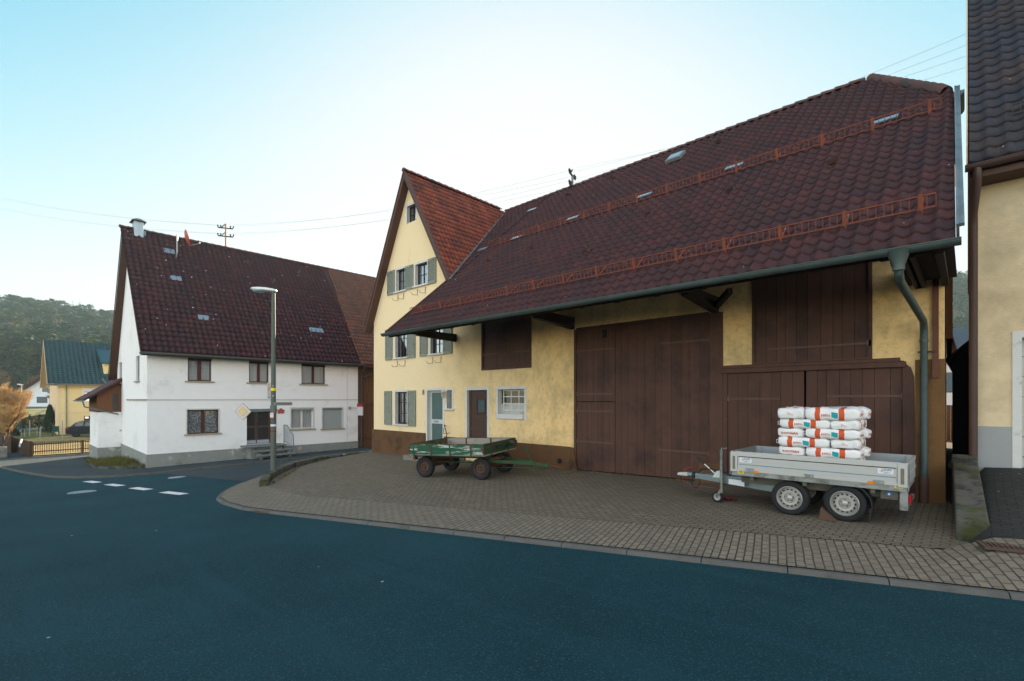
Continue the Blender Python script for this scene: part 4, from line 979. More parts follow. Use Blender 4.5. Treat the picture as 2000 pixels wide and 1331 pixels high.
part("step_base", socle, wh, lambda b: FW.box(b, s0+.25, s1-.2, -.75, .0, -1.7, WD[2]-.08))
for a in (s0+.5, (s0+s1)/2, s1-.1): part("step_stringer", concrete, wh, lambda b: b.bar(FW.p(a, -.5, WD[2]-.12), FW.p(a, -1.65, WD[2]-.62), .1, .16))
def railw(b):
    a = s1+.15; z = WD[2]; P = [FW.p(a, -.12, z+1.0), FW.p(a, -.55, z+1.0), FW.p(a, -1.35, z+.5), FW.p(a, -1.42, z-.1)]
    b.tube(P, .022, 8); b.tube([FW.p(a, -.12, z+.06), FW.p(a, -.55, z+.06), FW.p(a, -1.4, z-.48)], .014, 6)
    b.tube([FW.p(a, -.12, z+1.0), FW.p(a, -.12, z-.2)], .018, 6); b.tube([FW.p(a, -1.40, z+.3), FW.p(a, -1.40, z-.62)], .018, 6)
    for i in range(9):
        f = (i+.5)/9; d = -.15-1.2*f; zt = z+1.0 if d > -.55 else z+1.0-(-.55-d)/.8*.5; zb = z+.06 if d > -.55 else z+.06-(-.55-d)*.63
        b.tube([FW.p(a, d, zb), FW.p(a, d-.03*(-1)**i, (zb+zt)/2), FW.p(a, d, zt)], .009, 5)
part("railing", M("blue_grey_rail", (.13, .19, .21), .5, .12, 6, metal=.3), wh, railw)
# roofs
ew = Vector((0, 1, 0)); sw2 = Vector((-1, 0, SLW)).normalized(); nw = Vector((SLW, 0, 1)).normalized(); Lw = (RUW-27.55)*math.sqrt(1+SLW**2)
vext = on_u(702, 713, 27.6)[0]
tiled("roof_tiles", wh, tile_wh, (-27.55, 4.62, ze_w-.02), ew, sw2, nw, vext-4.62, Lw, .26, .34, .06, .035, cuts=[((-27.6, vext-.35, 0), Vector((0, 1, 0)))] if False else [((-27.6, vext, 0), Vector((.10, 1, 0)).normalized())], samp=6)
tiled("extension_roof_tiles", wh, tile_ext, (-27.45, vext-.4, ze_w-.07), ew, sw2, nw, 19, Lw+.1, .2, .30, .04, .03, cuts=[((-27.6, vext, 0), -Vector((.10, 1, 0)).normalized())], samp=6)  # extension lengthened out of view to block the low sun
def wr(b):
    b.prism([(-27.5, 4.64, ze_w-.10), (-27.5, 34, ze_w-.10), (-RUW, 34, zr_w-.05), (-RUW, 4.75, zr_w-.05)], (0, 0, -.12))
    b.prism([(-RUW, 4.75, zr_w), (-RUW, 34, zr_w), (-38.3, 34, zl_w), (-38.3, 4.85, zl_w)], (0, 0, -.16))
part("roof_boarding", M("verge_wood", (.085, .045, .032), .8, .15, 3), wh, wr)
def wbarge(b):
    b.prism([(-27.5, 4.60, ze_w-.03), (-RUW, 4.70, zr_w+.03), (-RUW, 4.70, zr_w-.22), (-27.5, 4.60, ze_w-.24)], (0, .03, 0))
    b.prism([(-RUW, 4.70, zr_w+.03), (-38.35, 4.8, zl_w), (-38.35, 4.8, zl_w-.26), (-RUW, 4.70, zr_w-.22)], (0, .03, 0))
part("bargeboard", fascia, wh, wbarge)
part("ridge_tiles", tile_cap, wh, lambda b: ridge_caps(b, (-RUW, 4.62, zr_w+.06), (-RUW, 34, zr_w+.06), .12), smooth=True)
part("gutter", M("green_zinc", (.10, .14, .14), .5, .1, 4, metal=.3), wh, lambda b: gut(b, (-27.42, 4.55, ze_w-.09), (-27.42, V1+.1, ze_w-.07), .075))
vd = on_u(706, 800, 27.93)[0]
part("downpipe", M("dark_pipe", (.045, .055, .065), .5, .1, 4, metal=.2), wh, lambda b: (b.tube([(-27.42, vd-.1, ze_w-.12), (-27.45, vd-.1, ze_w-.35), (-27.88, vd, ze_w-.6), (-27.9, vd, EYE-3.0)], .055, 10), b.tube([(-27.42, vd+1.2, ze_w-.12), (-27.5, vd+1.0, ze_w-.45), (-27.88, vd+.02, ze_w-.85)], .05, 10)), smooth=True)
xg = on_g(221, 800)[0]
part("downpipe", M("dark_pipe2", (.06, .075, .085), .5, .1, 4, metal=.2), wh, lambda b: b.tube([FG.p(xg-.7, -.5, zl_w-.05), FG.p(xg-.5, -.35, zl_w-.25), FG.p(xg, -.08, zl_w-.75), FG.p(xg, -.08, EYE-3.3)], .05, 10), smooth=True)
# barn part of the house: boarded gate wall under the extension roof
def extw(b): planks(b, FW, V1+.02, 33.8, EYE-3.2, ze_w-.1, .05, .1, 90, gap=.012)
ew_ = part("barn_boarding", M("warm_brown_boards", (.125, .060, .024), .8, .2, 2, .5, 9, .004, grain=(9, 9, .7)), wh, extw)
for py in (790, 856):
    z = on_u(705, py, 28)[1]; part("cross_rail", M("rail_brown", (.10, .045, .03), .8, .15, 3), ew_, lambda b: FW.box(b, V1+.05, 33.8, .0, .05, z-.04, z+.04))
part("barn_fascia", fascia, wh, lambda b: FW.box(b, V1+.02, 33.8, -.42, -.38, ze_w-.2, ze_w-.08))
# roof fittings: clad chimney, dish, glass tiles, power mast
def roofw(px, py):
    t = (px-1000)/950; s = (781-py)/950; k = .6837-.7298*t      # u = kY ; z = ze_w + SLW (u-27.6)
    Y = (ze_w-EYE-SLW*27.6)/(s-SLW*k); return Vector((-k*Y, Y*(.7298+.6837*t), s*Y+EYE))
sheet_m = M("sheet_metal", (.34, .42, .45), .4, .08, 3, metal=.5, stain=((.38, .30, .22), 3, .62, .75))
cc = on_u(271, 450, 32.8); c0, c1 = on_u(260.5, 450, 32.6)[0], on_u(282.5, 450, 32.6)[0]
def chim(b):
    zt = on_u(270, 432, 32.6)[1]
    b.box(-33.2, -32.62, c0+.04, c1-.04, zr_w-.6, zt)
ch = part("chimney", sheet_m, wh, chim, bevel=.01)
zt = on_u(270, 432, 32.6)[1]
part("chimney_cap", M("slate_cap", (.10, .115, .11), .6, .1, 4), ch, lambda b: (b.hexa([(-33.35, c0-.08, zt+.0), (-32.47, c0-.08, zt), (-32.47, c1+.08, zt), (-33.35, c1+.08, zt), (-33.05, c0+.15, zt+.17), (-32.72, c0+.15, zt+.17), (-32.72, c1-.15, zt+.17), (-33.05, c1-.15, zt+.17)])))
part("lightning_rod", sheet_m, ch, lambda b: b.tube([(-32.60, (c0+c1)/2, zr_w-.3), (-32.60, (c0+c1)/2, zt+.05), (-32.7, (c0+c1)/2, zt+.3)], .012, 6))
part("chimney_flashing", M("lead_flash", (.26, .33, .34), .5, .15, 5, metal=.4), ch, lambda b: b.hexa([roofw(262, 458)+nw*.05, roofw(284, 464)+nw*.05, roofw(285, 456)+nw*.05, roofw(261, 450)+nw*.05, roofw(262, 458)+nw*.12, roofw(284, 464)+nw*.12, roofw(285, 456)+nw*.12, roofw(261, 450)+nw*.12]))
dp_ = roofw(344, 505)
dish = part("satellite_mast", M("galvanised", (.38, .42, .43), .45, .1, 5, metal=.5), wh, lambda b: b.tube([dp_-nw*.1, dp_+nw*.25+Vector((0, 0, .1)), dp_+nw*.25+Vector((0, 0, 1.15))], .035, 8))
cdish = dp_+nw*.25+Vector((.25, .32, .95))
Rd = Matrix.Translation(cdish) @ (Vector((.7298, .6837, 0))*.80+Vector((-.6837, .7298, 0))*.60+Vector((0, 0, .28))).normalized().to_track_quat('Z', 'Y').to_matrix().to_4x4()
part("satellite_dish", M("brick_red_dish", (.42, .10, .055), .5, .1, 3), dish, lambda b: b.lathe([(.02, 0), (.2, .02), (.36, .07), (.45, .12), (.46, .13), (.35, .055), (.02, -.015)], n=20).xf(Rd), smooth=True)
part("dish_arm", M("galvanised", (.4, .4, .4)), dish, lambda b: (b.tube([Rd @ Vector((0, -.42, .08)), Rd @ Vector((0, -.35, .62))], .014, 6), b.tube([Rd @ Vector((0, -.35, .6)), Rd @ Vector((0, -.27, .62))], .035, 8)))
for px, py, w_ in ((330, 493, .5), (343, 546, .5), (397, 623, .5), (617, 647, .85)):
    c = roofw(px, py)
    part("glass_tile", sheen, wh, lambda b: b.hexa([c+ew*(sx*w_/2)+sw2*(sy*.17)+nw*(q+.06) for q in (0, .04) for sx, sy in ((-1, -1), (1, -1), (1, 1), (-1, 1))]))
for px, py in ((411, 497), (484, 514), (327, 482)):
    c = roofw(px, py); part("vent_tile", tile_cap, wh, lambda b: b.ball(c+nw*.06, .11, 6, sq=(1, 1, 1.1)))
mw = on_u(441, 492, RUW)[0]; zm_ = on_u(441, 438, RUW)[1]; mast(wh, (-RUW, mw, zr_w-.1), zm_-zr_w+.1, ((1.35, .42), (.85, .42)), M("mast_pink", (.30, .19, .16), .6, .1, 4), Vector((.45, .9, 0)))
# wall lantern sign edge-on, small plaque
ws = on_u(686, 797, 27.9)
sg = part("sign_bracket", M("galvanised", (.4, .4, .4)), wh, lambda b: (FW.box(b, ws[0]-.14, ws[0]+.0, -.10, .0, ws[1]-.08, ws[1]+.08), b.bar(FW.p(ws[0]-.02, -.06, ws[1]), FW.p(ws[0]+.12, -.75, ws[1]), .05, .05)))
part("projecting_sign", M("sign_white", (.62, .60, .62), .5, .06, 4), sg, lambda b: b.box(-27.3, -26.75, ws[0]+.08, ws[0]+.16, ws[1]-.45, ws[1]+.08))
part("sign_head", M("sign_red", (.30, .02, .04), .5, .1, 4), sg, lambda b: b.box(-27.32, -26.73, ws[0]+.06, ws[0]+.18, ws[1]+.08, ws[1]+.26))
pl = on_u(548.5, 803.5, 28)
part("door_plaque", M("red_plaque", (.33, .09, .05), .6, .4, 30), wh, lambda b: b.prism([FW.p(pl[0]+(.19+.035*math.sin(7*q))*math.cos(q), -.03, pl[1]+(.14+.03*math.sin(5*q))*math.sin(q)) for q in [2*math.pi*k/28 for k in range(28)]], FW.p(0, 0, 0)-FW.p(0, -.03, 0)))
# lean-to at the far gable corner
def ann(b):
    b.box(-39.5, -36.2, 4.1, 5.25, -1.9, EYE-.72)
lt = part("lean_to", render_white, wh, ann)
part("lean_to_socle", socle, lt, lambda b: b.box(-39.53, -36.17, 4.07, 5.2, -1.9, EYE-2.75))
part("lean_to_boarding", M("orange_boards", (.16, .065, .028), .8, .2, 3, grain=(6, 6, .7)), lt, lambda b: (b.prism([(-36.19, 4.05, EYE-.72), (-36.19, 5.22, EYE-.72), (-36.19, 5.22, EYE+1.15), (-36.19, 4.05, EYE+.34)], (-.05, 0, 0)), b.box(-39.5, -36.2, 4.05, 4.1, EYE-.72, EYE+.3)))
part("lean_to_window", smoke, lt, lambda b: b.box(-36.18, -36.165, 4.75, 5.0, EYE-.62, EYE+.35))
part("lean_to_roof", M("lean_to_tiles", (.060, .020, .020), .75, .3, 5, .8, 9, .03, stain=((.02, .015, .02), 2, .5, .7)), lt, lambda b: b.prism([(-35.85, 5.3, EYE+1.35), (-35.85, 3.45, EYE+.02), (-35.85, 3.45, EYE-.1), (-35.85, 5.3, EYE+1.2)], (-4, 0, 0)))
part("lean_to_gutter", zinc, lt, lambda b: (gut(b, (-35.8, 3.42, EYE-.04), (-39.9, 3.42, EYE-.04), .07), b.tube([(-35.95, 3.42, EYE-.1), (-35.95, 3.5, EYE-.4), (-36.1, 5.0, EYE-.85)], .04, 8)))
# mossy planting bed at the corner
bedp = [(28.12, 4.75), (28.3, 4.35), (30.3, 3.35), (33.6, 3.45), (34.2, 4.2), (34, 5.02)]
sheet("planting_bed", bedp, lambda u, v: zs(u, v)+.19, M("bed_moss", (.05, .075, .015), .95, .5, 4, 1.0, 22, .05, stain=((.10, .05, .025), 1.6, .5, .62)), .25)
b = MB()
for p, q in zip(bedp[:-1], bedp[1:]): b.bar(W(p[0], p[1], zs(*p)+.14), W(q[0], q[1], zs(*q)+.14), .08, .14)
o = b.build("bed_edging", mossy); tag(o, "low mossy stone edging around the planting bed at the white house corner", "edging")
def tuft(b, c, n, h, r, rnd, wd=.012):
    for _ in range(n):
        q = rnd.uniform(0, 6.283); rr = r*math.sqrt(rnd.random()); p = c+Vector((rr*math.cos(q), rr*math.sin(q), 0)); l = h*rnd.uniform(.5, 1.1); a = rnd.uniform(0, 6.283)
        t_ = p+Vector((rnd.gauss(0, .35)*l, rnd.gauss(0, .35)*l, l)); s_ = Vector((math.cos(a), math.sin(a), 0))*wd
        b.add([p-s_, p+s_, t_], [(0, 1, 2)], 1 if rnd.random() < .3 else 0)
rnd = random.Random(3); b = MB()
for _ in range(520):
    u, v = rnd.uniform(28.2, 34), rnd.uniform(3.4, 5.0)
    if v > 4.9-.05 or v < 4.6-(u-28)*.55+.05: continue
    tuft(b, W(u, v, zs(u, v)+.17), 9, .16+.14*(u > 29.5), .12, rnd)
o = b.build("bed_plants", [M("bed_green", (.085, .115, .022), .9, .3, 3), M("bed_red", (.14, .055, .03), .9, .3, 3)]); tag(o, kind='stuff')

# ================================================================== RIGHT-HAND HOUSE
FR = Fr(lambda a, d, z: Vector((a, 12.5+d, z)))
rh = thing("garage_house", "beige rendered house with blue black tiled roof and grey base at the right edge", "house", W(-3, 13, -1.3))
xr0 = on_v(1910, 700, 12.5)[0]; zbr = on_v(1920, 905, 12.5)[1]; ztr = on_v(1930, 833, 12.5)[1]
gx0 = on_v(1996, 700, 12.5)[0]; gz1 = on_v(1997, 660, 12.5)[1]
beige = M("beige_roughcast", (.75, .60, .385), .93, .05, 3, 1.0, 65, .014, stain=((.46, .36, .22), .8, .5, .75))
b = MB(); wall_sheet(FR, b, xr0, 9, -.6, EYE+4.1, [[gx0, gx0+2.6, -.6, gz1]], depth=.2); b.build("wall", beige, rh)
part("side_wall", M("dark_shaded_render", (.10, .09, .075), .95, .2, 2, 1, 30, .02), rh, lambda b: b.box(xr0, xr0+.3, 12.52, 24, -.6, EYE+4.1))  # alley shade is put into this dark wall colour
part("base_course", M("grey_base", (.32, .325, .32), .85, .06, 3, .4, 50), rh, lambda b: FR.box(b, xr0-.012, gx0-.12, -.015, 0, -.6, ztr))
part("garage_surround", white_trim, rh, lambda b: (FR.box(b, gx0-.12, gx0, -.02, .1, -.5, gz1+.12), FR.box(b, gx0, gx0+2.7, -.02, .1, gz1, gz1+.12)))
def gdr(b):
    z = -.3
    while z < gz1: FR.box(b, gx0, gx0+2.6, .12, .16, z, min(z+.36, gz1)-.012); z += .36
part("garage_door", M("cream_panel", (.56, .54, .50), .6, .05, 3), rh, gdr)
er = on_v(1884.5, 327, 11.9); ezr = er[1]
SRR = 1.25; nrr = Vector((0, -SRR, 1)).normalized(); srr = Vector((0, 1, SRR)).normalized()
tile_blue = tile_mat("blue_black_tiles", (.022, .026, .038), (.014, .017, .026), (.05, .03, .024), lichen=.03, rough=.55)
xv = on_v(1893, 300, 12.0)[0]
tiled("roof_tiles", rh, tile_blue, (xv, 11.95, ezr+.05), (1, 0, 0), srr, nrr, 8, 10.5, .25, .34, .045, .035, samp=6)
part("roof_boarding", fascia, rh, lambda b: (b.prism([(xv-.02, 12.0, ezr-.05), (9, 12.0, ezr-.05), (9, 18.6, ezr-.05+SRR*6.6), (xv-.02, 18.6, ezr-.05+SRR*6.6)], (0, 0, -.14)), b.prism([(xv-.02, 25.2, ezr-.05), (9, 25.2, ezr-.05), (9, 18.6, ezr-.05+SRR*6.6), (xv-.02, 18.6, ezr-.05+SRR*6.6)], (0, 0, -.14)), b.box(xr0-.05, 9, 11.96, 12.5, ezr-.22, ezr-.12)))
part("verge_strip", M("verge_sun_tint", (.55, .38, .22), .6, .1, 5), rh, lambda b: b.bar((xv-.03, 11.95, ezr), (xv-.035, 18.6, ezr+SRR*6.65), .02, .16, up=nrr))  # sun on the roof edge is put into the strip's pale colour
gr_ = part("gutter", M("brown_gutter", (.075, .042, .036), .5, .1, 4, metal=.2), rh, lambda b: gut(b, (er[0], 11.87, ezr-.02), (9, 11.87, ezr-.02), .085))
xd = on_v(1901, 600, 12.35)[0]
part("downpipe", M("brown_gutter", (.075, .042, .036)), rh, lambda b: (b.tube([(xd+.05, 11.87, ezr-.08), (xd+.05, 11.87, ezr-.3), (xd, 12.3, ezr-.75), (xd, 12.38, ezr-.95), (xd, 12.38, zbr-.1)], .062, 12)), smooth=True)
def g2(b):
    xx0 = on_v(1978, 300, 12.6)[0]; z = ezr+.05+SRR*.75; 
    for k in (.03, .2): b.bar((xx0, 12.65, z+k), (8, 12.65, z+k), .02, .02)
    x = xx0
    while x < 4: b.bar((x, 12.65, z), (x, 12.65, z+.2), .014, .014); x += .1
part("snow_guard", iron, rh, g2)
# ================================================================== STREET THINGS
def curve_wall():
    path = [(15.3, 5.52), (16.3, 5.95), (17.3, 6.55), (18.2, 7.2), (18.9, 7.85), (19.6, 8.8), (20.1, 9.8), (20.3, 11), (20.33, 11.9)]
    b = MB(); P = [Vector(p) for p in path]; V = []; n = 0
    S = []
    for i in range(len(P)-1):
        for k in range(4): S.append(P[i].lerp(P[i+1], k/4))
    S.append(P[-1]); rnd = random.Random(2)
    for i, q in enumerate(S):
        d = (S[min(i+1, len(S)-1)]-S[max(i-1, 0)]).normalized(); nn = Vector((-d.y, d.x))
        zt = -2.40+rnd.uniform(-.02, .02); zb = zs(q.x, q.y)-.2; j = rnd.uniform(-.015, .015)
        for off, z in ((-.13, zb), (-.13+j, zt-.03), (-.10+j, zt), (.10+j, zt), (.13+j, zt-.03), (.13, zb)):
            w_ = q+nn*off; V.append(W(w_.x, w_.y, z))
    F = [(i*6+k, i*6+k+1, (i+1)*6+k+1, (i+1)*6+k) for i in range(len(S)-1) for k in range(5)]+[tuple(range(6)), tuple((len(S)-1)*6+k for k in range(6))[::-1]]
    b.add(V, F); return b
o = curve_wall().build("kerb_wall", mossy); tag(o, "low mossy concrete wall curving around the paved forecourt behind the lamp post", "wall")
def lw(b):
    p = [(.12, 9.25), (-.22, 9.15), (-.12, 12.45), (.22, 12.4)]; zf, zb_ = -1.68, -1.02
    V = [W(*p[0], -2.3), W(*p[1], -2.3), W(*p[2], -2.3), W(*p[3], -2.3), W(*p[0], zf), W(*p[1], zf), W(*p[2], zb_), W(*p[3], zb_)]
    b.hexa(V)
o = part("boundary_wall", mossy, None, lw, bevel=.025, bseg=2); tag(o, "short sloping concrete wall between the forecourt and the garage driveway", "wall")
def rock(name, c, r, sq, mat, seed=1):
    b = MB(); b.ball((0, 0, 0), r, 10, sq=sq); rnd = Vector((seed*3.1, 1.7, 0))
    b.v = [tuple(Vector(p)*(1+.45*noise.noise(Vector(p)*(2.2/r)*.5+rnd)+.2*noise.noise(Vector(p)*(6/r)*.5+rnd))) for p in b.v]
    o = b.build(name, mat, smooth=False); o.location = c; return o
pr = at_depth(1893, 909, 10.0)
o = rock("boulder", pr+Vector((0, 0, -.02)), .2, (1.5, .8, .75), M("lichen_stone", (.20, .17, .11), .95, .3, 9, .8, 40, .02, stain=((.30, .24, .05), 5, .52, .62))); tag(o, "rough lichen covered boulder at the foot of the brown downpipe", "boulder")
def manhole(px, py, r, label, mat, sheetz=zs, name="manhole_cover"):
    u, v = on_ground(px, py, sheetz); c = W(u, v, sheetz(u, v))
    b = MB(); b.lathe([(r, -.01), (r, .006), (r-.05, .008), (r-.055, .004), (r-.06, .010), (.001, .010)], c, n=28)
    o = b.build(name, mat); tag(o, label, "manhole cover"); return o
cast = M("cast_iron", (.10, .13, .14), .6, .2, 30, .6, 25, .01)
manhole(160, 962, .36, "large round manhole cover in the middle of the road before the dashes", M("pale_cast", (.20, .24, .25), .7, .2, 20, .5, 20, .01))
manhole(346, 933, .30, "small pale manhole cover in the mouth of the side street", M("pale_cast2", (.27, .28, .27), .7, .15, 20))
u, v = on_ground(1968, 1071, lambda u, v: zap(u, v)); 
def grate(name, u, v, zf, l, w_, lab, ang=0):
    b = MB(); c = W(u, v, zf(u, v)+.012)
    b.box(-l/2, l/2, -w_/2, -w_/2+.04, -.02, .012); b.box(-l/2, l/2, w_/2-.04, w_/2, -.02, .012); b.box(-l/2, -l/2+.04, -w_/2+.04, w_/2-.04, -.02, .012); b.box(l/2-.04, l/2, -w_/2+.04, w_/2-.04, -.02, .012)
    n = 9
    for i in range(n):
        x = -l/2+.04+(l-.08)*(i+.5)/n; b.box(x-.012, x+.012, -w_/2+.04, w_/2-.04, -.02, .010)
    o = b.build(name, M("rust_iron", (.085, .05, .035), .8, .2, 14, .4, 50)); b2 = MB(); b2.box(-l/2+.02, l/2-.02, -w_/2+.02, w_/2-.02, -.02, -.006); b2.build("grate_pit", dark, o, local=True)
    o.location = c; o.rotation_euler = (0, 0, ang); tag(o, lab, "drain grate"); return o
grate("drain_grate", u, v, zap, .5, .3, "rusty slotted drain grate in the paving right of the low wall", R(15))
u, v = on_ground(521, 1000, zs); grate("gully_grate", u, v, zs, .5, .3, "dark gully grate in the road against the forecourt kerb", R(15))

# ------------------------------------------------------------------ tandem trailer
alum = M("aluminium", (.46, .455, .44), .45, .05, 2, .15, 6, .002, metal=.35, grain=(.5, 1, 40), stain=((.30, .26, .2), 3, .62, .8))
alum_in = M("aluminium_inner", (.36, .39, .40), .5, .06, 2, metal=.35, grain=(.5, 1, 30))
galv = M("galvanized", (.27, .28, .265), .5, .22, 7, .1, 30, metal=.5, stain=((.13, .13, .12), 5, .5, .65))
rubber = M("tyre_rubber", (.016, .017, .018), .85, .15, 12, .3, 80)
rimm = M("silver_rim", (.40, .385, .36), .4, .05, 6, metal=.4, stain=((.3, .28, .25), 8, .62, .8))
plastic = M("black_plastic", (.018, .020, .023), .5, .1, 6)
amber = M("amber_reflector", (.75, .20, .008), .3, .05, 5); yellow = M("yellow_sticker", (.72, .58, .03), .5, .05, 5); stick = M("sticker_white", (.66, .68, .72), .5, .03, 5)
navy = M("navy_print", (.012, .02, .06), .5, .05, 5); gold = M("gold_print", (.72, .38, .02), .5, .05, 5); greyp = M("grey_print", (.25, .28, .33), .5, .05, 5); redp = M("red_lens", (.35, .01, .015), .25, .05, 5)
tr = thing("flatbed_trailer", "silver twin axle flatbed trailer with low aluminium sides parked before the barn gates", "trailer", W(1.95, 10.2, -2.03))
X0, X1, V_0, V_1 = -3.26, -.664, 9.5, 10.96; zt_, zb_ = EYE-.964, EYE-1.325
def side(b, v, s):
    y0, y1 = (v, v+.03)
    b.box(X0+.13, X1-.13, y0+.008, y1-.002, zb_, zt_-.004)
    b.box(X0+.09, X1-.09, y0, y1, zt_-.085, zt_); b.box(X0+.09, X1-.09, y0, y1, zb_, zb_+.045)
    for k in range(7): z = zb_+.07+k*.032; b.box(X0+.14, X1-.14, y0+.005, y0+.012, z, z+.02)
sd_ = part("side_board", alum, tr, lambda b: side(b, V_0, 1))
part("blue_stripe", M("blue_line", (.10, .22, .30), .5, .05, 5), sd_, lambda b: b.box(X0+.14, X1-.14, V_0+.002, V_0+.006, zb_+.118, zb_+.130))
part("seal_strip", plastic, sd_, lambda b: b.box(X0+.14, X1-.14, V_0+.001, V_0+.006, zt_-.100, zt_-.087))
part("side_board", alum_in, tr, lambda b: b.box(X0+.03, X1-.03, V_1-.03, V_1, zb_, zt_), bevel=.004)
part("front_board", alum_in, tr, lambda b: b.box(X0, X0+.028, V_0+.03, V_1-.03, zb_, zt_), bevel=.004)
tb = part("tail_board", alum_in, tr, lambda b: b.box(X1-.028, X1, V_0+.03, V_1-.03, zb_, zt_), bevel=.004)
part("tail_rail", alum, tb, lambda b: b.box(X1, X1+.012, V_0+.06, V_1-.06, zb_+.16, zb_+.21)); part("tail_rail", alum, tb, lambda b: b.box(X1, X1+.012, V_0+.06, V_1-.06, zt_-.05, zt_))
for x, s_ in ((X0, 1), (X1, -1)):
    for v in (V_0, V_1-.05):
        a0, a1 = (x, x+.125) if s_ > 0 else (x-.125, x)
        cp = part("corner_post", alum, tr, lambda b: (b.box(a0+.0, a1, v-.008 if v < 10 else v, v+.05, zb_-.02, zt_-.008)), bevel=.006)
        if v < 10: part("latch_slot", M("tan_latch", (.16, .14, .09), .6, .2, 6), cp, lambda b: b.box((a0+a1)/2-.022, (a0+a1)/2+.022, v-.011, v-.006, zb_+.03, zt_-.09))
    part("corner_bracket", galv, tr, lambda b: b.box(x-.012 if s_ > 0 else x+.001, x-.001 if s_ > 0 else x+.012, V_0-.004, V_0+.13, zb_-.07, zt_-.02))
part("bed_floor", M("ply_floor", (.09, .06, .04), .8, .15, 4), tr, lambda b: b.box(X0+.03, X1-.03, V_0+.03, V_1-.03, zb_-.03, zb_+.005))
part("bed_frame", galv, tr, lambda b: (b.box(X0+.02, X1-.01, V_0+.012, V_0+.05, zb_-.085, zb_-.002), b.box(X0+.02, X1-.01, V_1-.05, V_1-.01, zb_-.085, zb_-.002), b.box(X0+.02, X0+.06, V_0+.05, V_1-.05, zb_-.085, zb_-.002), b.box(X1-.05, X1-.01, V_0+.05, V_1-.05, zb_-.085, zb_-.002)))
grimy = M("grimy_steel", (.115, .105, .085), .75, .2, 6, .2, 30, metal=.2)
for v in (9.74, 10.68): part("chassis_rail", grimy, tr, lambda b: b.box(X0+.12, X1-.2, v, v+.05, zb_-.24, zb_-.085))
for x in (-2.9, -2.05, -1.1): part("cross_member", grimy, tr, lambda b: b.box(x-.03, x+.03, 9.55, 10.9, zb_-.16, zb_-.085))
w1 = W(2.29, 9.6, 0); wheels = []
WR = .3
def wheel(parent, c, r, wid, rim_r, face=-1, rim_mat=None, holes=14, hub=.05, name="wheel"):
    """disc wheel standing in the XZ plane: wheel > tyre, rim, hub"""
    c = Vector(c); f = face
    wh_ = part(name, rubber, parent, lambda b: b.lathe([(rim_r, -wid*.42), (rim_r+.02, -wid*.5), (r*.86, -wid*.52), (r*.95, -wid*.47), (r, -wid*.36), (r*1.0, -wid*.1), (r*.985, -wid*.09), (r*.985, wid*.09), (r, wid*.1), (r, wid*.36), (r*.95, wid*.47), (r*.86, wid*.52), (rim_r+.02, wid*.5), (rim_r, wid*.42)], c, 'y', 40, close=True), smooth=True, local=False)
    o0 = wid*.5*f
    def rm(b):
        b.lathe([(rim_r+.012, o0), (rim_r, o0+.012*f*-1*-1), (rim_r-.012, o0-.004*f), (rim_r-.02, o0-.05*f), (rim_r*.80, o0-.045*f), (rim_r*.66, o0-.022*f), (rim_r*.45, o0-.024*f), (rim_r*.40, o0-.05*f), (hub*1.1, o0-.05*f), (.001, o0-.05*f)], c, 'y', 40, cap=False)
    rimo = part("rim", rim_mat or rimm, wh_, rm, smooth=True)
    def hl(b):
        for k in range(holes):
            q = 2*math.pi*k/holes; cc_ = c+Vector((rim_r*.73*math.cos(q), o0-.0325*f, rim_r*.73*math.sin(q)))
            b.lathe([(rim_r*.095, 0), (rim_r*.095, .006*f), (.0005, .0065*f)], cc_, 'y', 8)
        for k in range(5):
            q = 2*math.pi*k/5+.3; cc_ = c+Vector((rim_r*.27*math.cos(q), o0-.05*f, rim_r*.27*math.sin(q)))
            b.lathe([(rim_r*.06, 0), (rim_r*.055, .014*f), (.0005, .014*f)], cc_, 'y', 6)
    h_ = part("rim_holes", plastic, wh_, hl); h_["kind"] = "stuff"
    part("hub", rim_mat or rimm, wh_, lambda b: b.lathe([(hub, o0-.05*f), (hub*.95, o0-.01*f), (hub*.7, o0+.0*f), (.001, o0)], c, 'y', 16), smooth=True)
    return wh_
for u in (2.29, 1.479):
    wheel(tr, (-u, 9.66, EYE+zap(u, 9.66)+WR-.006), WR, .175, .195)
    wheel(tr, (-u, 10.75, EYE+zap(u, 10.75)+WR-.03), WR, .175, .195, 1)
    part("axle", grimy, tr, lambda b: b.tube([(-u, 9.78, EYE+zap(u, 9.66)+WR), (-u, 10.66, EYE+zap(u, 9.66)+WR)], .04, 8))
    part("axle_bracket", grimy, tr, lambda b: b.hexa([(-u-.10, 9.76, EYE+zap(u, 9.66)+WR-.05), (-u+.10, 9.76, EYE+zap(u, 9.66)+WR-.05), (-u+.1, 9.8, EYE+zap(u, 9.66)+WR-.05), (-u-.1, 9.8, EYE+zap(u, 9.66)+WR-.05), (-u-.2, 9.76, zb_-.2), (-u+.2, 9.76, zb_-.2), (-u+.2, 9.8, zb_-.2), (-u-.2, 9.8, zb_-.2)]))
def fender(b):
    c = Vector((-1.479, 0, EYE+zap(1.479, 9.66)+WR)); V = []; n = 12
    for i in range(n+1):
        q = R(78)-R(92)*i/n; rr = .345+.02*(i/n)
        for y in (9.56, 9.78):
            for d in (0, .014): V.append((c.x+(rr+d)*math.cos(q), y, c.z+(rr+d)*math.sin(q)))
    F = []
    for i in range(n): a = 4*i; F += [(a, a+2, a+6, a+4), (a+1, a+5, a+7, a+3), (a, a+4, a+5, a+1), (a+2, a+3, a+7, a+6)]
    F += [(0, 1, 3, 2), (4*n, 4*n+2, 4*n+3, 4*n+1)]
    b.add(V, F)
part("mudguard", plastic, tr, fender)
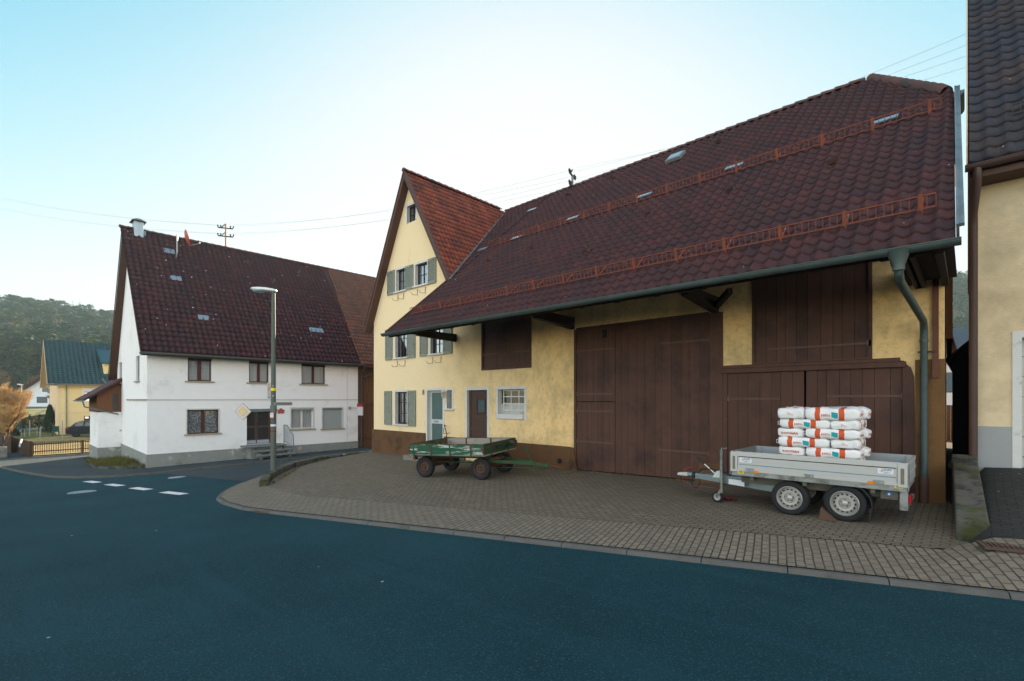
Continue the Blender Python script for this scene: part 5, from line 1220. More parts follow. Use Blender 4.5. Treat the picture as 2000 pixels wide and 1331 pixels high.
part("mud_flap", plastic, tr, lambda b: b.box(-1.479+.335, -1.479+.35, 9.57, 9.77, EYE+zap(1.4, 9.6)+.06, EYE+zap(1.4, 9.6)+.26))
# drawbar, coupling, jockey wheel, brake lever, cables
gal2 = M("drawbar_galv", (.22, .27, .28), .5, .12, 6, .1, 40, metal=.5)
def draw(b, v):
    b.hexa([W(4.2, 10.22+(v-10.2)*.08-.02, -1.66), W(2.35, v, -1.70), W(2.35, v+.05, -1.70), W(4.2, 10.22+(v-10.2)*.08+.03, -1.66),
            W(4.2, 10.22+(v-10.2)*.08-.02, -1.56), W(2.35, v, -1.46), W(2.35, v+.05, -1.46), W(4.2, 10.22+(v-10.2)*.08+.03, -1.56)])
db_ = part("drawbar", gal2, tr, lambda b: draw(b, 9.72)); part("drawbar", gal2, tr, lambda b: draw(b, 10.66))
part("data_plate", stick, db_, lambda b: b.hexa([W(3.42, 9.857, -1.65), W(3.10, 9.768, -1.655), W(3.10, 9.772, -1.655), W(3.42, 9.861, -1.65), W(3.42, 9.857, -1.55), W(3.10, 9.768, -1.545), W(3.10, 9.772, -1.545), W(3.42, 9.861, -1.55)]))
part("coupling", gal2, tr, lambda b: (b.tube([W(4.0, 10.22, -1.6), W(4.42, 10.22, -1.60)], .045, 10), b.box(-4.2, -3.85, 10.15, 10.29, EYE-1.66, EYE-1.55)))
part("coupling_head", M("pale_coupling", (.5, .5, .47), .5, .1, 6, metal=.2), tr, lambda b: b.hexa([W(4.62, 10.17, -1.64), W(4.38, 10.16, -1.64), W(4.38, 10.28, -1.64), W(4.62, 10.27, -1.64), W(4.6, 10.18, -1.58), W(4.38, 10.16, -1.555), W(4.38, 10.28, -1.555), W(4.6, 10.26, -1.58)]), bevel=.012)
part("coupling_lever", M("red_grip", (.30, .02, .03), .5, .1, 6), tr, lambda b: b.tube([W(4.46, 10.22, -1.56), W(4.46, 10.22, -1.50), W(4.27, 10.2, -1.43)], .014, 8))
part("rubber_boot", plastic, tr, lambda b: b.lathe([(.05, -.09), (.06, -.06), (.05, -.04), (.06, -.01), (.05, .02), (.06, .05), (.05, .08)], W(4.2, 10.22, -1.6), 'x', 12), smooth=True)
part("brake_cable", plastic, tr, lambda b: b.tube([W(4.18, 10.2, -1.56), W(4.05, 10.1, -1.45), W(3.85, 10.05, -1.42), W(3.65, 10.05, -1.44), W(3.45, 10.1, -1.52)], .016, 7), smooth=True)
part("cable_loop", plastic, tr, lambda b: b.tube([W(4.2+.09*math.cos(q), 10.16, -1.73+.13*math.sin(q)) for q in [R(100)+2*math.pi*k/14*.95 for k in range(15)]], .012, 6), smooth=True)
part("breakaway_cable", M("red_cable", (.28, .02, .02), .5, .1, 6), tr, lambda b: b.tube([W(4.5, 10.18, -1.6), W(4.45, 10.12, -1.74), W(4.2, 10.1, -1.82), W(3.8, 10.05, -1.80), W(3.5, 9.9, -1.78)], .006, 5))
bl_ = part("brake_lever", M("bright_zinc", (.6, .62, .62), .35, .05, 6, metal=.6), tr, lambda b: (b.tube([W(3.72, 10.05, -1.53), W(3.98, 10.05, -1.32)], .013, 8), b.hexa([W(3.80, 10.03, -1.58), W(3.60, 10.03, -1.58), W(3.60, 10.07, -1.58), W(3.80, 10.07, -1.58), W(3.72, 10.03, -1.45), W(3.62, 10.03, -1.42), W(3.62, 10.07, -1.42), W(3.72, 10.07, -1.45)])))
part("lever_grip", plastic, bl_, lambda b: b.tube([W(3.97, 10.05, -1.33), W(4.13, 10.05, -1.20)], .02, 8))
ju, jv = 3.58, 9.93
jk = part("jockey_post", galv, tr, lambda b: (b.tube([W(ju, jv, -1.65), W(ju, jv, -1.0)], .034, 12), b.tube([W(ju, jv, -1.86), W(ju, jv, -1.65)], .026, 10)), smooth=True)
part("jockey_crank", galv, jk, lambda b: b.tube([W(ju, jv, -1.0), W(ju, jv, -.965), W(ju-.09, jv, -.975), W(ju-.10, jv, -.93)], .011, 7))
part("crank_knob", plastic, jk, lambda b: b.lathe([(.015, 0), (.03, .02), (.028, .05), (.001, .055)], W(ju-.10, jv, -.94), n=10))
part("jockey_fork", galv, jk, lambda b: b.bar(W(ju, jv-.05, -1.80), W(ju+.09, jv-.05, zap(ju, jv)+.11), .05, .012, up=(0, 1, 0)))
jw = part("jockey_wheel", rubber, jk, lambda b: b.lathe([(.07, -.028), (.10, -.03), (.112, -.015), (.112, .015), (.10, .03), (.07, .028)], (-(ju+.08), jv, EYE+zap(ju, jv)+.11), 'y', 24, close=True), smooth=True)
part("rim", M("plastic_rim", (.36, .38, .38), .5, .08, 6), jk, lambda b: b.lathe([(.072, -.02), (.06, -.008), (.03, -.01), (.025, -.03), (.001, -.03)], (-(ju+.08), jv, EYE+zap(ju, jv)+.11), 'y', 18, cap=False), smooth=True)
# stickers and fittings of the near side
def sx(px): return on_v(px, 900, V_0)[0]
def sticker(px0, px1, py0):
    a0, a1 = sx(px0), sx(px1); wd = a1-a0; z1 = on_v(px0, py0, V_0)[1]; h = wd*.43; y = V_0+.001
    s = part("sticker", stick, sd_, lambda b: b.box(a0, a1, y-.001, y+.004, z1-h, z1))
    V, F = text_mesh("LEHRE", wd*.22, 'LEFT', .35, .01); sc_ = 1.0
    w_ = max(v.x for v in V)
    k = wd*.70/w_
    part("sticker_text", navy, s, lambda b: b.add([(a0+wd*.22+v.x*k, y-.003, z1-h*.25+v.y) for v in V], F))
    part("sticker_mark", gold, s, lambda b: b.add([(a0+wd*.08, y-.003, z1-h*.42), (a0+wd*.30, y-.003, z1-h*.76), (a0+wd*.36, y-.003, z1-h*.60), (a0+wd*.34, y-.003, z1-h*.48)], [(0, 1, 2, 3)]))
    for zz, l0, l1 in ((.58, .42, .70), (.73, .42, .86), (.86, .36, .64)): part("sticker_line", greyp, s, lambda b: b.box(a0+wd*l0, a0+wd*l1, y-.003, y, z1-h*(zz+.035), z1-h*(zz-.035)))
sticker(1444.5, 1468, 893.5); sticker(1714, 1745, 914.5)
def flat(name, mat, px0, px1, py0, py1, v=V_0+.010, parent=None, th=.012):
    a0, z1 = on_v(px0, py0, v); a1, _ = on_v(px1, py0, v); _, z0 = on_v(px0, py1, v)
    return part(name, mat, parent or tr, lambda b: b.box(a0, a1, v-th, v, z0, z1), bevel=.003)
for q in ((1441, 1453, 918.5, 924.5), (1747.5, 1764, 947, 953.5)):
    s = flat("warning_sticker", yellow, *q, th=.003)
    for f in (.3, .55, .78): a0, z1 = on_v(q[0]+2.5, q[2]+(q[3]-q[2])*f-.5, V_0); a1 = on_v(q[1]-3, q[2], V_0)[0]; part("sticker_line", M("olive_print", (.16, .14, .01), .5), s, lambda b: b.box(a0, a1, V_0+.004, V_0+.008, z1-.006, z1+.003))
flat("side_reflector", amber, 1472, 1482, 919.5, 924.5); flat("side_reflector", amber, 1694.5, 1709, 939.5, 945.5)
for px, py in ((1464, 917), (1580, 929), (1716, 941)):
    x, z = on_v(px, py, V_0); part("side_latch", galv, tr, lambda b: (b.box(x-.07, x+.07, V_0-.012, V_0+.002, z-.005, z+.02), b.box(x-.05, x+.01, V_0-.03, V_0-.01, z-.03, z+.01), b.box(x+.01, x+.07, V_0-.022, V_0+.01, z-.04, z-.015)))
part("lamp_bracket", galv, tr, lambda b: (b.box(X1-.10, X1-.0, 9.55, 9.62, EYE-1.70, zb_-.085), b.box(X1-.04, X1-.0, 9.62, 10.85, EYE-1.68, EYE-1.62)))
part("tail_lamp", redp, tr, lambda b: b.box(X1, X1+.035, 9.58, 9.82, EYE-1.60, EYE-1.47), bevel=.008)
part("rear_plate", grimy, tr, lambda b: b.box(X1-.34, X1-.12, 9.60, 9.62, EYE-1.56, zb_-.085))
x, z = on_v(1736.5, 965.5, 9.59); part("round_sticker", M("blue_sticker", (.03, .14, .42), .5), tr, lambda b: b.lathe([(.035, 0), (.035, -.004), (.0005, -.004)], (x, 9.598, z), 'y', 18))
part("round_mark", stick, tr, lambda b: b.lathe([(.015, 0), (.015, -.003), (.0005, -.003)], (x, 9.593, z), 'y', 12))
# wedge board between the wheels and a red rag
xc_ = (1.479+2.29)/2; zc_ = zap(1.85, 9.55)
o = part("wheel_ramp", M("rust_wood", (.10, .055, .035), .85, .25, 4, .4, 20, grain=(3, 12, 3)), None, lambda b: b.prism([(-1.83, 9.48, EYE+zc_+.0), (-1.56, 9.48, EYE+zc_+.005), (-1.80, 9.48, EYE+zc_+.20)], (0, .2, 0)), bevel=.004); tag(o, "small brown wedge ramp on the paving between the trailer wheels", "ramp")
b = MB(); rnd = random.Random(9); c = at_depth(1420, 969, 9.9); nn = 9
g_ = [[c+Vector((.30*(i/nn-.5)*(1.2), .2*(j/nn-.5), .03+.05*noise.noise(Vector((i*.7, j*.7, 3)))*max(0, 1-abs(i/nn-.5)*2)+.02*math.sin(i*2+j))) for j in range(nn+1)] for i in range(nn+1)]
b.add([p for r_ in g_ for p in r_], [(i*(nn+1)+j, (i+1)*(nn+1)+j, (i+1)*(nn+1)+j+1, i*(nn+1)+j+1) for i in range(nn) for j in range(nn)])
o = b.build("rag", M("red_rag", (.20, .012, .022), .9, .2, 8), smooth=True); o.location.z = EYE+zap(3.45, 10.1)-c.z+.005; tag(o, "crumpled red rag on the paving behind the trailer jockey wheel", "rag")

# ------------------------------------------------------------------ sacks of grain on the trailer
SLn, SWd, SHt = .80, .425, .172
def S_(p):                                                            # rounded box of a filled paper sack
    x, y, z = p; kx, kz = 7.0, 3.6
    r = (abs(y)**4.6+abs(z)**4.6)**(1/4.6); m_ = max(abs(y), abs(z)); f = m_/r if r > 1e-6 else 1
    y, z = y*f, z*f; e = max(0, abs(x)-.72)/.28
    y *= 1-.10*e**2; z *= 1-.24*e**1.6
    xx = x*(1-.045*(y*y+z*z))
    q = Vector((xx*SLn/2, y*SWd/2, z*SHt/2))
    n1 = noise.noise(Vector((xx*3.1, y*2.2, z*1.5+.7)))*.035+noise.noise(Vector((xx*7, y*5, z*4)))*.015*(.5+.4*e)
    return q*(1+n1)+Vector((0, 0, n1*.7))
bands = ((-.64, -.44), (.27, .48))
paper = M("sack_paper", (.74, .73, .72), .75, .03, 4, .35, 14, .006)
orange = M("sack_red", (.56, .085, .025), .7, .06, 5); teal = M("sack_teal", (.005, .32, .36), .6, .12, 30); pink = M("sack_pink", (.66, .50, .45), .75, .1, 30)
def sack_mesh():
    xs = sorted(set([-1, -.97, -.92, -.85, -.76, -.70, -.54, -.3, -.15, 0, .14, .36, .56, .66, .76, .85, .92, .97, 1]+[x for q in bands for x in q])); g = [-1, -.85, -.6, -.3, 0, .3, .6, .85, 1]
    b = MB()
    def face(fn, A, B, flip):
        n = len(B); V = [S_(fn(a, c)) for a in A for c in B]; F = []; Mi = []
        for i in range(len(A)-1):
            for j in range(n-1):
                f = (i*n+j, (i+1)*n+j, (i+1)*n+j+1, i*n+j+1); b_ = f[::-1] if flip else f; F.append(b_)
                cx = (fn(A[i], B[j])[0]+fn(A[i+1], B[j+1])[0])/2; Mi.append(1 if any(p < cx < q for p, q in bands) else 0)
        k = len(b.f); b.add(V, F); b.m[k:] = Mi
    face(lambda a, c: (a, -1, c), xs, g, False); face(lambda a, c: (a, 1, c), xs, g, True)
    face(lambda a, c: (a, c, 1), xs, g, False); face(lambda a, c: (a, c, -1), xs, g, True)
    face(lambda a, c: (1, a, c), g, g, False); face(lambda a, c: (-1, a, c), g, g, True)
    return b
def sack():
    b = sack_mesh(); o = b.build("grain_sack", [paper, orange])
    bm = bmesh.new(); bm.from_mesh(o.data); bmesh.ops.remove_doubles(bm, verts=bm.verts, dist=1e-4); bm.to_mesh(o.data); bm.free()
    o.data.polygons.foreach_set("use_smooth", [True]*len(o.data.polygons))
    return o
def on_side(b, V, F, cx, cz, flip=True):                               # lettering wrapped on the front side (y = -1), upside down
    P = []
    for v in V:
        x, z = (cx-v.x, cz-v.y) if flip else (cx+v.x, cz+v.y); q = S_((x/(SLn/2), -1, z/(SHt/2))); P.append(q+Vector((0, -.006, 0)))
    b.add(P, F)
def on_end(b, V, F, cy, cz, s=1):
    P = []
    for v in V: y, z = cy-v.x*s, cz-v.y; q = S_((s, y/(SWd/2), z/(SHt/2))); P.append(q+Vector((.009*s, 0, 0)))
    b.add(P, F if s > 0 else F)
def quad_side(b, x0, x1, z0, z1, n=5, wob=0):
    V = []; 
    for i in range(n+1):
        for j in range(3):
            x = x0+(x1-x0)*i/n; z = z0+(z1-z0)*j/2+wob*math.sin(i*2.3+j); q = S_((x/(SLn/2), -1, z/(SHt/2))); V.append(q+Vector((0, -.004, 0)))
    b.add(V, [(i*3+j, (i+1)*3+j, (i+1)*3+j+1, i*3+j+1) for i in range(n) for j in range(2)])
def dress(o):
    V, F = text_mesh("WEIZEN", .070, 'CENTER', 0, .025)
    b = MB(); on_end(b, [Vector((v.x*1.15, v.y*.9, 0)) for v in V], F, 0, -.0); b.build("printed_text", orange, o, local=True)
    V, F = text_mesh("IZEN", .056, 'CENTER', 0, .025)
    b = MB(); on_side(b, [Vector((v.x*1.15, v.y*.8, 0)) for v in V], F, -.085, -.010); b.build("printed_text", orange, o, local=True)
    b = MB(); quad_side(b, .0, .098, -.034, .03); b.build("printed_label", teal, o, local=True)
    b = MB(); V = []
    for i in range(5):
        for j in range(3): q = S_((-1, (-.05+.1*i/4)/(SWd/2), (-.03+.05*j/2)/(SHt/2))); V.append(q+Vector((-.003, 0, 0)))
    b.add(V, [(i*3+j, i*3+j+1, (i+1)*3+j+1, (i+1)*3+j) for i in range(4) for j in range(2)]); b.build("printed_square", pink, o, local=True)
    b = MB()
    for k in range(5):
        q = S_((.0+.0, -.55+.12*k, 1)); l = .16 if k % 2 else .12; c = S_((-.1, -.5+.14*k, 1)); b.box(c.x-.02, c.x+l-.02, c.y-.006, c.y+.006, c.z+.001, c.z+.004)
    b.build("printed_lines", greyp, o, local=True)["kind"] = "stuff"
    b = MB(); c = S_((-1, -.5, 0)); b.tube([S_((-.97, -.7, .3)), Vector((-SLn/2-.025, -SWd*.36, .03)), Vector((-SLn/2-.03, -SWd*.30, -.03)), S_((-.97, -.6, -.5))], .006, 5); b.build("sack_ear", paper, o, local=True)
proto = sack(); dress(proto); proto_used = False
ordn = ["lowest", "second", "third", "fourth", "fifth", "sixth", "top"]
rnd = random.Random(11)
zfl_ = zb_+.005
for k in range(7):
    z = zfl_+SHt*.965*(k+.5)-.004*k
    A = k % 2 == 0
    lay = [(-2.295, 10.10, -90, "end")] if A else [(-1.50, 10.10, 90, "endr")]
    lay += [(-1.67 if A else -2.10, 9.905, 0, "front"), (-1.62 if A else -2.10, 10.335, 0, "back")]
    if k == 6: lay[0] = (-2.30, 10.08, 92, "end")
    for x, y, a, w_ in lay:
        if not proto_used: o = proto; proto_used = True
        else: o = copy_tree(proto)
        o.location = (x+rnd.uniform(-.012, .012), y+rnd.uniform(-.012, .012), z)
        o.rotation_euler = (rnd.uniform(-.012, .012), rnd.uniform(-.015, .015), R(a)+rnd.uniform(-.03, .03))
        if k == 6: o.scale = (1, 1.04, 1.22); o.location.z += .018; o.rotation_euler[0] += .05 if w_ == "front" else 0
        pos = {"end": "end-on at the left", "endr": "end-on at the right", "front": "lengthwise at the front", "back": "lengthwise at the back"}[w_]
        lab = f"white grain sack lying {pos}, {ordn[k]} layer of the trailer stack" if k in (0, 6) else f"white grain sack lying {pos}, {ordn[k]} layer from below in the trailer stack"
        tag(o, lab, "sack", "grain sacks stacked on the silver trailer")

# ------------------------------------------------------------------ green farm wagon
gc = (11.1, 9.76); e1 = Vector((.964, .264, 0)); e2 = Vector((-.264, .964, 0))
def gp(x, y): p = Vector((-gc[0], gc[1], 0))+e1*x+e2*y; return EYE+zap(-p.x, p.y)
z00 = (gp(.97, -.6)+gp(-.97, -.6)+gp(.97, .6)+gp(-.97, .6))/4
ax_ = (e1+Vector((0, 0, (gp(.97, 0)-gp(-.97, 0))/1.94))).normalized(); ay_ = (e2+Vector((0, 0, (gp(0, .6)-gp(0, -.6))/1.2))); ay_ = (ay_-ax_*ay_.dot(ax_)).normalized(); az_ = ax_.cross(ay_)
wg_ = thing("farm_wagon", "old green wooden farm wagon with peeling paint standing before the house doors", "wagon", (-gc[0], gc[1], z00), rot=Matrix((ax_, ay_, az_)).transposed().to_euler())
peel = M("peeling_green", (.011, .080, .042), .75, .22, 4, .5, 12, .004, stain=[((.42, .44, .38), 3.6, .53, .60, (.45, 1, 3.5)), ((.10, .055, .03), 5, .60, .70)], grain=(1, 1, 6))
dgreen = M("dark_green_boards", (.016, .075, .03), .8, .25, 4, .4, 12, .004, stain=[((.07, .055, .035), 2.5, .46, .6, (1, .5, 3)), ((.25, .26, .22), 4, .66, .72)], grain=(1, 1, 5))
greyw = M("grey_weathered_wood", (.29, .26, .225), .9, .2, 3, .5, 10, .004, grain=(1, 3, 8), stain=((.10, .075, .05), 3, .55, .75))
gmetal = M("green_metal", (.016, .072, .028), .75, .25, 6, stain=((.085, .04, .022), 5, .48, .62))
rrust = M("rust_metal", (.10, .042, .024), .8, .3, 8, .3, 50)
def lp(name, mat, fn, parent=wg_, **k): return part(name, mat, parent, fn, local=True, **k)
L2, W2_, BZ, BT = 1.285, .97, .72, 1.015
def board(b, x0, x1, y0, y1):
    n = 3
    for i in range(n): z0 = BZ+(BT-BZ)*i/n; b.box(x0, x1, y0, y1, z0+.003, z0+(BT-BZ)/n-.003)
sb = lp("side_board", peel, lambda b: board(b, -L2, L2, -W2_, -W2_+.03))
sb2 = lp("side_board", greyw, lambda b: board(b, -L2, L2, W2_-.03, W2_))
fb = lp("front_board", dgreen, lambda b: board(b, L2-.03, L2, -W2_+.032, W2_-.032)); tb2 = lp("tail_board", dgreen, lambda b: board(b, -L2, -L2+.03, -W2_+.032, W2_-.032))
lp("board_lining", greyw, lambda b: b.box(-L2+.04, L2-.035, W2_-.045, W2_-.031, BZ, BT-.005), sb2)
lp("board_lining", M("brown_lining", (.10, .075, .04), .9, .3, 4, stain=((.02, .07, .03), 3, .5, .6)), lambda b: b.box(-L2+.031, -L2+.04, -W2_+.035, W2_-.05, BZ, BT-.005), tb2)
lp("wagon_floor", greyw, lambda b: [b.box(-L2+.0, L2, -W2_+.04+i*.171, -W2_+.04+i*.171+.165, BZ-.035, BZ) for i in range(11)])
for x in (-1.12, -.48, .18, .88): lp("strap_iron", gmetal, lambda b: b.box(x-.022, x+.022, -W2_-.014, -W2_-.001, BZ-.05, BT-.01), sb)
lp("top_rail", rrust, lambda b: b.box(-L2-.01, L2+.01, -W2_-.006, -W2_+.034, BT-.002, BT+.012), sb); lp("top_rail", gmetal, lambda b: b.box(-L2-.01, L2+.01, W2_-.034, W2_+.006, BT-.002, BT+.012), sb2)
lp("top_rail", rrust, lambda b: b.box(L2-.034, L2+.006, -W2_+.034, W2_-.034, BT-.002, BT+.012), fb); lp("top_rail", rrust, lambda b: b.box(-L2-.006, -L2+.034, -W2_+.034, W2_-.034, BT-.002, BT+.012), tb2)
for y in (-.55, .45): lp("strap_iron", gmetal, lambda b: b.box(L2+.001, L2+.014, y-.03, y+.03, BZ-.05, BT), fb)
for x in (-.5, .42): lp("strap_iron", rrust, lambda b: b.box(x-.025, x+.025, W2_-.057, W2_-.046, BZ, BT), sb2)
for x, y in ((L2, -W2_), (-L2, -W2_), (L2, W2_), (-L2, W2_)): lp("corner_hinge", rrust, lambda b: (b.box(x-.045, x+.03, y-.02, y+.02, BZ+.16, BZ+.24), b.box(x-.02, x+.02, y-.03, y+.04, BZ+.04, BZ+.2)))
lp("hose", plastic, lambda b: b.tube([Vector((L2+.03, -.42, BT-.15)), Vector((L2+.05, -.3, BT-.10)), Vector((L2+.05, .0, BT-.12)), Vector((L2+.05, .28, BT-.06)), Vector((L2+.05, .36, BT-.12)), Vector((L2+.05, .2, BT-.19)), Vector((L2+.05, -.1, BT-.22)), Vector((L2+.05, -.3, BT-.17)), Vector((L2+.05, -.34, BT-.12)), Vector((L2+.05, .1, BT-.09)), Vector((L2+.05, .40, BT-.16)), Vector((L2+.05, .38, BT-.24))], .012, 6), fb, smooth=True)
lp("tool_pouch", M("grey_pouch", (.07, .08, .09), .8, .2, 6), lambda b: b.hexa([(L2+.015, .52, BT-.12), (L2+.015, .72, BT-.16), (L2+.10, .72, BT-.16), (L2+.10, .52, BT-.12), (L2+.015, .50, BT-.03), (L2+.015, .68, BT-.02), (L2+.07, .68, BT-.05), (L2+.07, .50, BT-.06)]), fb, bevel=.01)
for y in (-.45, .45): lp("chassis_beam", M("chassis_green", (.015, .05, .025), .8, .3, 5, stain=((.06, .03, .02), 4, .5, .65)), lambda b: b.box(-L2+.1, L2-.1, y-.05, y+.05, BZ-.15, BZ-.036))
for x in (-.95, -.1, .98): lp("cross_beam", rrust, lambda b: b.box(x-.05, x+.05, -.75, .75, BZ-.085, BZ-.036))
lp("turntable", rrust, lambda b: b.lathe([(.36, 0), (.36, .04), (.28, .04), (.28, 0)], (.98, 0, BZ-.2), n=24, close=True))
wrim = M("brown_wheel_rim", (.085, .04, .03), .7, .2, 6, stain=((.16, .07, .035), 6, .55, .7))
for x in (-.95, 1.0):
    lp("axle", rrust, lambda b: b.box(x-.04, x+.04, -.6, .6, .26, .34)); lp("axle_stand", rrust, lambda b: b.box(x-.10, x+.10, -.45, .45, .34, BZ-.15))
    for y, f in ((-.66, -1), (.66, 1)):
        b_ = root_of(wg_); 
        wo = wheel(wg_, Vector((x, y, .305))+Vector(wg_.location), .305, .16, .185, f, wrim, 16, .045)
        for q in wo.children:
            if q.name.startswith("hub"): q.data.materials[0] = gmetal
lp("tie_rod", gmetal, lambda b: b.tube([(-.9, -.35, .42), (.95, -.2, .40)], .016, 6))
dbv = lp("drawbar", gmetal, lambda b: (b.bar((1.05, -.36, .48), (2.3, .0, .40), .05, .09), b.bar((1.05, .40, .48), (2.3, .06, .40), .05, .09), b.bar((2.25, .03, .40), (2.75, .05, .34), .09, .08), b.bar((1.6, -.2, .44), (1.6, .25, .44), .05, .05)))
lp("tow_eye", rrust, lambda b: (b.tube([(2.72, .05, .34), (3.05, .06, .30)], .022, 8), b.tube([Vector((3.10+.06*math.cos(q), .06+.06*math.sin(q), .295)) for q in [2*math.pi*k/12 for k in range(13)]], .016, 6)), dbv)
lp("drawbar_stay", gmetal, lambda b: b.tube([(1.1, -.1, .26), (2.5, .03, .27)], .016, 6), dbv)
lp("drawbar_support", gmetal, lambda b: (b.bar((2.38, .0, .30), (2.12, -.03, .82), .03, .05, up=(0, 1, 0)), b.bar((2.12, -.03, .80), (2.10, -.03, .88), .03, .012), b.bar((2.15, -.03, .80), (2.13, -.0, .88), .03, .012)), dbv)
lp("foot_peg", gmetal, lambda b: (b.bar((2.2, -.04, .22), (2.5, -.04, .22), .03, .03), b.bar((2.38, -.04, .14), (2.38, -.04, .30), .03, .03)), dbv)
lp("rear_hitch", rrust, lambda b: (b.box(-L2-.12, -L2+.1, -.12, .12, BZ-.17, BZ-.09), b.box(-L2-.16, -L2-.08, -.62, -.48, BZ-.22, BZ-.06), b.bar((-L2-.1, -.55, BZ-.12), (-L2+.3, -.45, BZ-.10), .04, .04)))
# ------------------------------------------------------------------ lamp post and its signs
lpz = at_depth(534, 927, 16.5); base = Vector((lpz.x, lpz.y, lpz.z-.1))
ts = at_depth(538, 572, 16.5)
lamp_ = thing("street_lamp", "tall grey green street lamp post with white lantern head at the forecourt corner", "street lamp", base)
lm_pole = M("pole_paint", (.085, .10, .085), .6, .12, 6, .2, 40)
part("pole", lm_pole, lamp_, lambda b: b.tube([base, base+Vector((0, 0, 1.2)), Vector((base.x, base.y, ts.z))], [.10, .088, .058], 14), smooth=True)
tl = Vector((-.7298, -.6837, 0))                                      # the head points to the left of the photograph
hd = Vector((base.x, base.y, ts.z))
def head(b):
    V = []; prof = [(-.10, .02, .02), (-.09, .07, .05), (.0, .10, .075), (.25, .15, .095), (.5, .16, .09), (.66, .13, .07), (.74, .08, .04), (.76, .01, .01)]; n = 14
    sd = tl.cross(Vector((0, 0, 1)))
    for x, w_, h in prof:
        for k in range(n):
            q = 2*math.pi*k/n; zz = math.sin(q)*h; V.append(hd+tl*x+sd*(w_*math.cos(q))+Vector((0, 0, .06+.09*x+(zz if zz > 0 else zz*.45))))
    m = len(prof); b.add(V, [(i*n+k, i*n+(k+1) % n, (i+1)*n+(k+1) % n, (i+1)*n+k) for i in range(m-1) for k in range(n)]+[tuple(range(n))[::-1], tuple((m-1)*n+k for k in range(n))])
ho = part("lamp_head", M("lantern_white", (.60, .62, .60), .4, .04, 4), lamp_, head, smooth=True)
part("lamp_lens", M("lens_blue", (.30, .42, .46), .2, .1, 5), ho, lambda b: b.ball(hd+tl*.5+Vector((0, 0, .06)), .13, 8, sq=(1.5, 1.5, .45)), smooth=True)
part("sticker", yellow, lamp_, lambda b: b.lathe([(.0815, -.05), (.0815, .05)], Vector((base.x, base.y, at_depth(534, 761, 16.5).z)), n=14)); 
part("sticker", stick, lamp_, lambda b: b.lathe([(.094, -.035), (.094, .035)], Vector((base.x, base.y, at_depth(534, 831, 16.5).z)), n=14))
part("sticker", redp, lamp_, lambda b: b.lathe([(.095, -.025), (.095, .025)], Vector((base.x, base.y, at_depth(534, 843, 16.5).z)), n=14))
rt = Vector((.7298, .6837, 0)); fwd = Vector((-.6837, .7298, 0))
def board_at(name, c, ax, h, w_, t_, mat, parent=None, round_=.03):
    """rounded flat panel: centre c, width axis ax"""
    c, ax = Vector(c), Vector(ax).normalized(); nrm_ = Vector((0, 0, 1)).cross(ax); P = []
    for sx_, sz_, q0 in ((1, 1, 0), (-1, 1, 90), (-1, -1, 180), (1, -1, 270)):
        for k in range(4): q = R(q0+30*k); P.append(c+ax*(sx_*(w_/2-round_)+round_*math.cos(q))+Vector((0, 0, sz_*(h/2-round_)+round_*math.sin(q)))-nrm_*t_/2)
    return part(name, mat, parent, lambda b: b.prism(P, nrm_*t_))
# priority road diamond on an arm
sc = at_depth(474.5, 804.3, 16.0)
dax = (rt*.97+fwd*-.12).normalized(); dn = Vector((0, 0, 1)).cross(dax)
if dn.dot(fwd) > 0: dn = -dn
def dia(h, off, th):
    return [sc+dax*(h*math.cos(q))+Vector((0, 0, h*.93*math.sin(q)))+dn*off for q in [0, math.pi/2, math.pi, 3*math.pi/2]]
sgn = thing("priority_sign", "faded diamond shaped priority road sign on an arm of the lamp post", "traffic sign", sc)
pn = part("sign_panel", M("sign_grey_edge", (.17, .15, .15), .6, .1, 6), sgn, lambda b: b.prism(dia(.302, 0, 0), -dn*.02))
part("sign_face", M("faded_sign_white", (.56, .49, .44), .6, .06, 4), pn, lambda b: b.prism(dia(.288, .003, 0), -dn*.004)); part("sign_core_edge", M("sign_line", (.28, .25, .22), .6), pn, lambda b: b.prism(dia(.172, .006, 0), -dn*.004)); part("sign_core", M("faded_sign_yellow", (.60, .45, .22), .6, .06, 4), pn, lambda b: b.prism(dia(.160, .009, 0), -dn*.004))
part("sign_arm", M("arm_grey", (.10, .13, .12), .5, .1, 5), sgn, lambda b: (b.bar(sc-dn*.03+dax*.05+Vector((0, 0, .02)), Vector((base.x, base.y, sc.z+.05)), .05, .09), b.lathe([(.105, -.12), (.105, .15)], Vector((base.x, base.y, sc.z+.05)), n=12)))
# zone sign seen almost from the side, street name plate, small notice
zax = (fwd*.766-rt*.643).normalized(); zn = -(rt*.766+fwd*.643).normalized()
zc = Vector((base.x, base.y, at_depth(534, 764, 16.5).z))+zax*.27+zn*.06
zsn = thing("speed_zone_sign", "narrow view of a white speed zone panel with red ring high on the lamp post", "traffic sign", zc)
zp = board_at("sign_panel", zc, -zax, .60, .46, .02, M("sign_panel_grey", (.42, .45, .45), .5, .05, 5), zsn); 
part("sign_ring", M("sign_ring_red", (.60, .17, .05), .5, .05, 5), zp, lambda b: b.add([zc+zax*(rr*math.cos(q))+Vector((0, 0, .06+rr*math.sin(q)))+zn*.013 for rr in (.2, .16) for q in [2*math.pi*k/28 for k in range(28)]], [(k, (k+1) % 28, 28+(k+1) % 28, 28+k) for k in range(28)]))
zx = zax if zax.cross(Vector((0, 0, 1))).dot(zn) > 0 else -zax
def sgtext(nm, txt, c, ax, nrm_, size, mat, parent, dz=0, dx=0):
    V, F = text_mesh(txt, size); part(nm, mat, parent, lambda b: b.add([c+ax*(v.x+dx)+Vector((0, 0, v.y+dz))+nrm_*.014 for v in V], F))
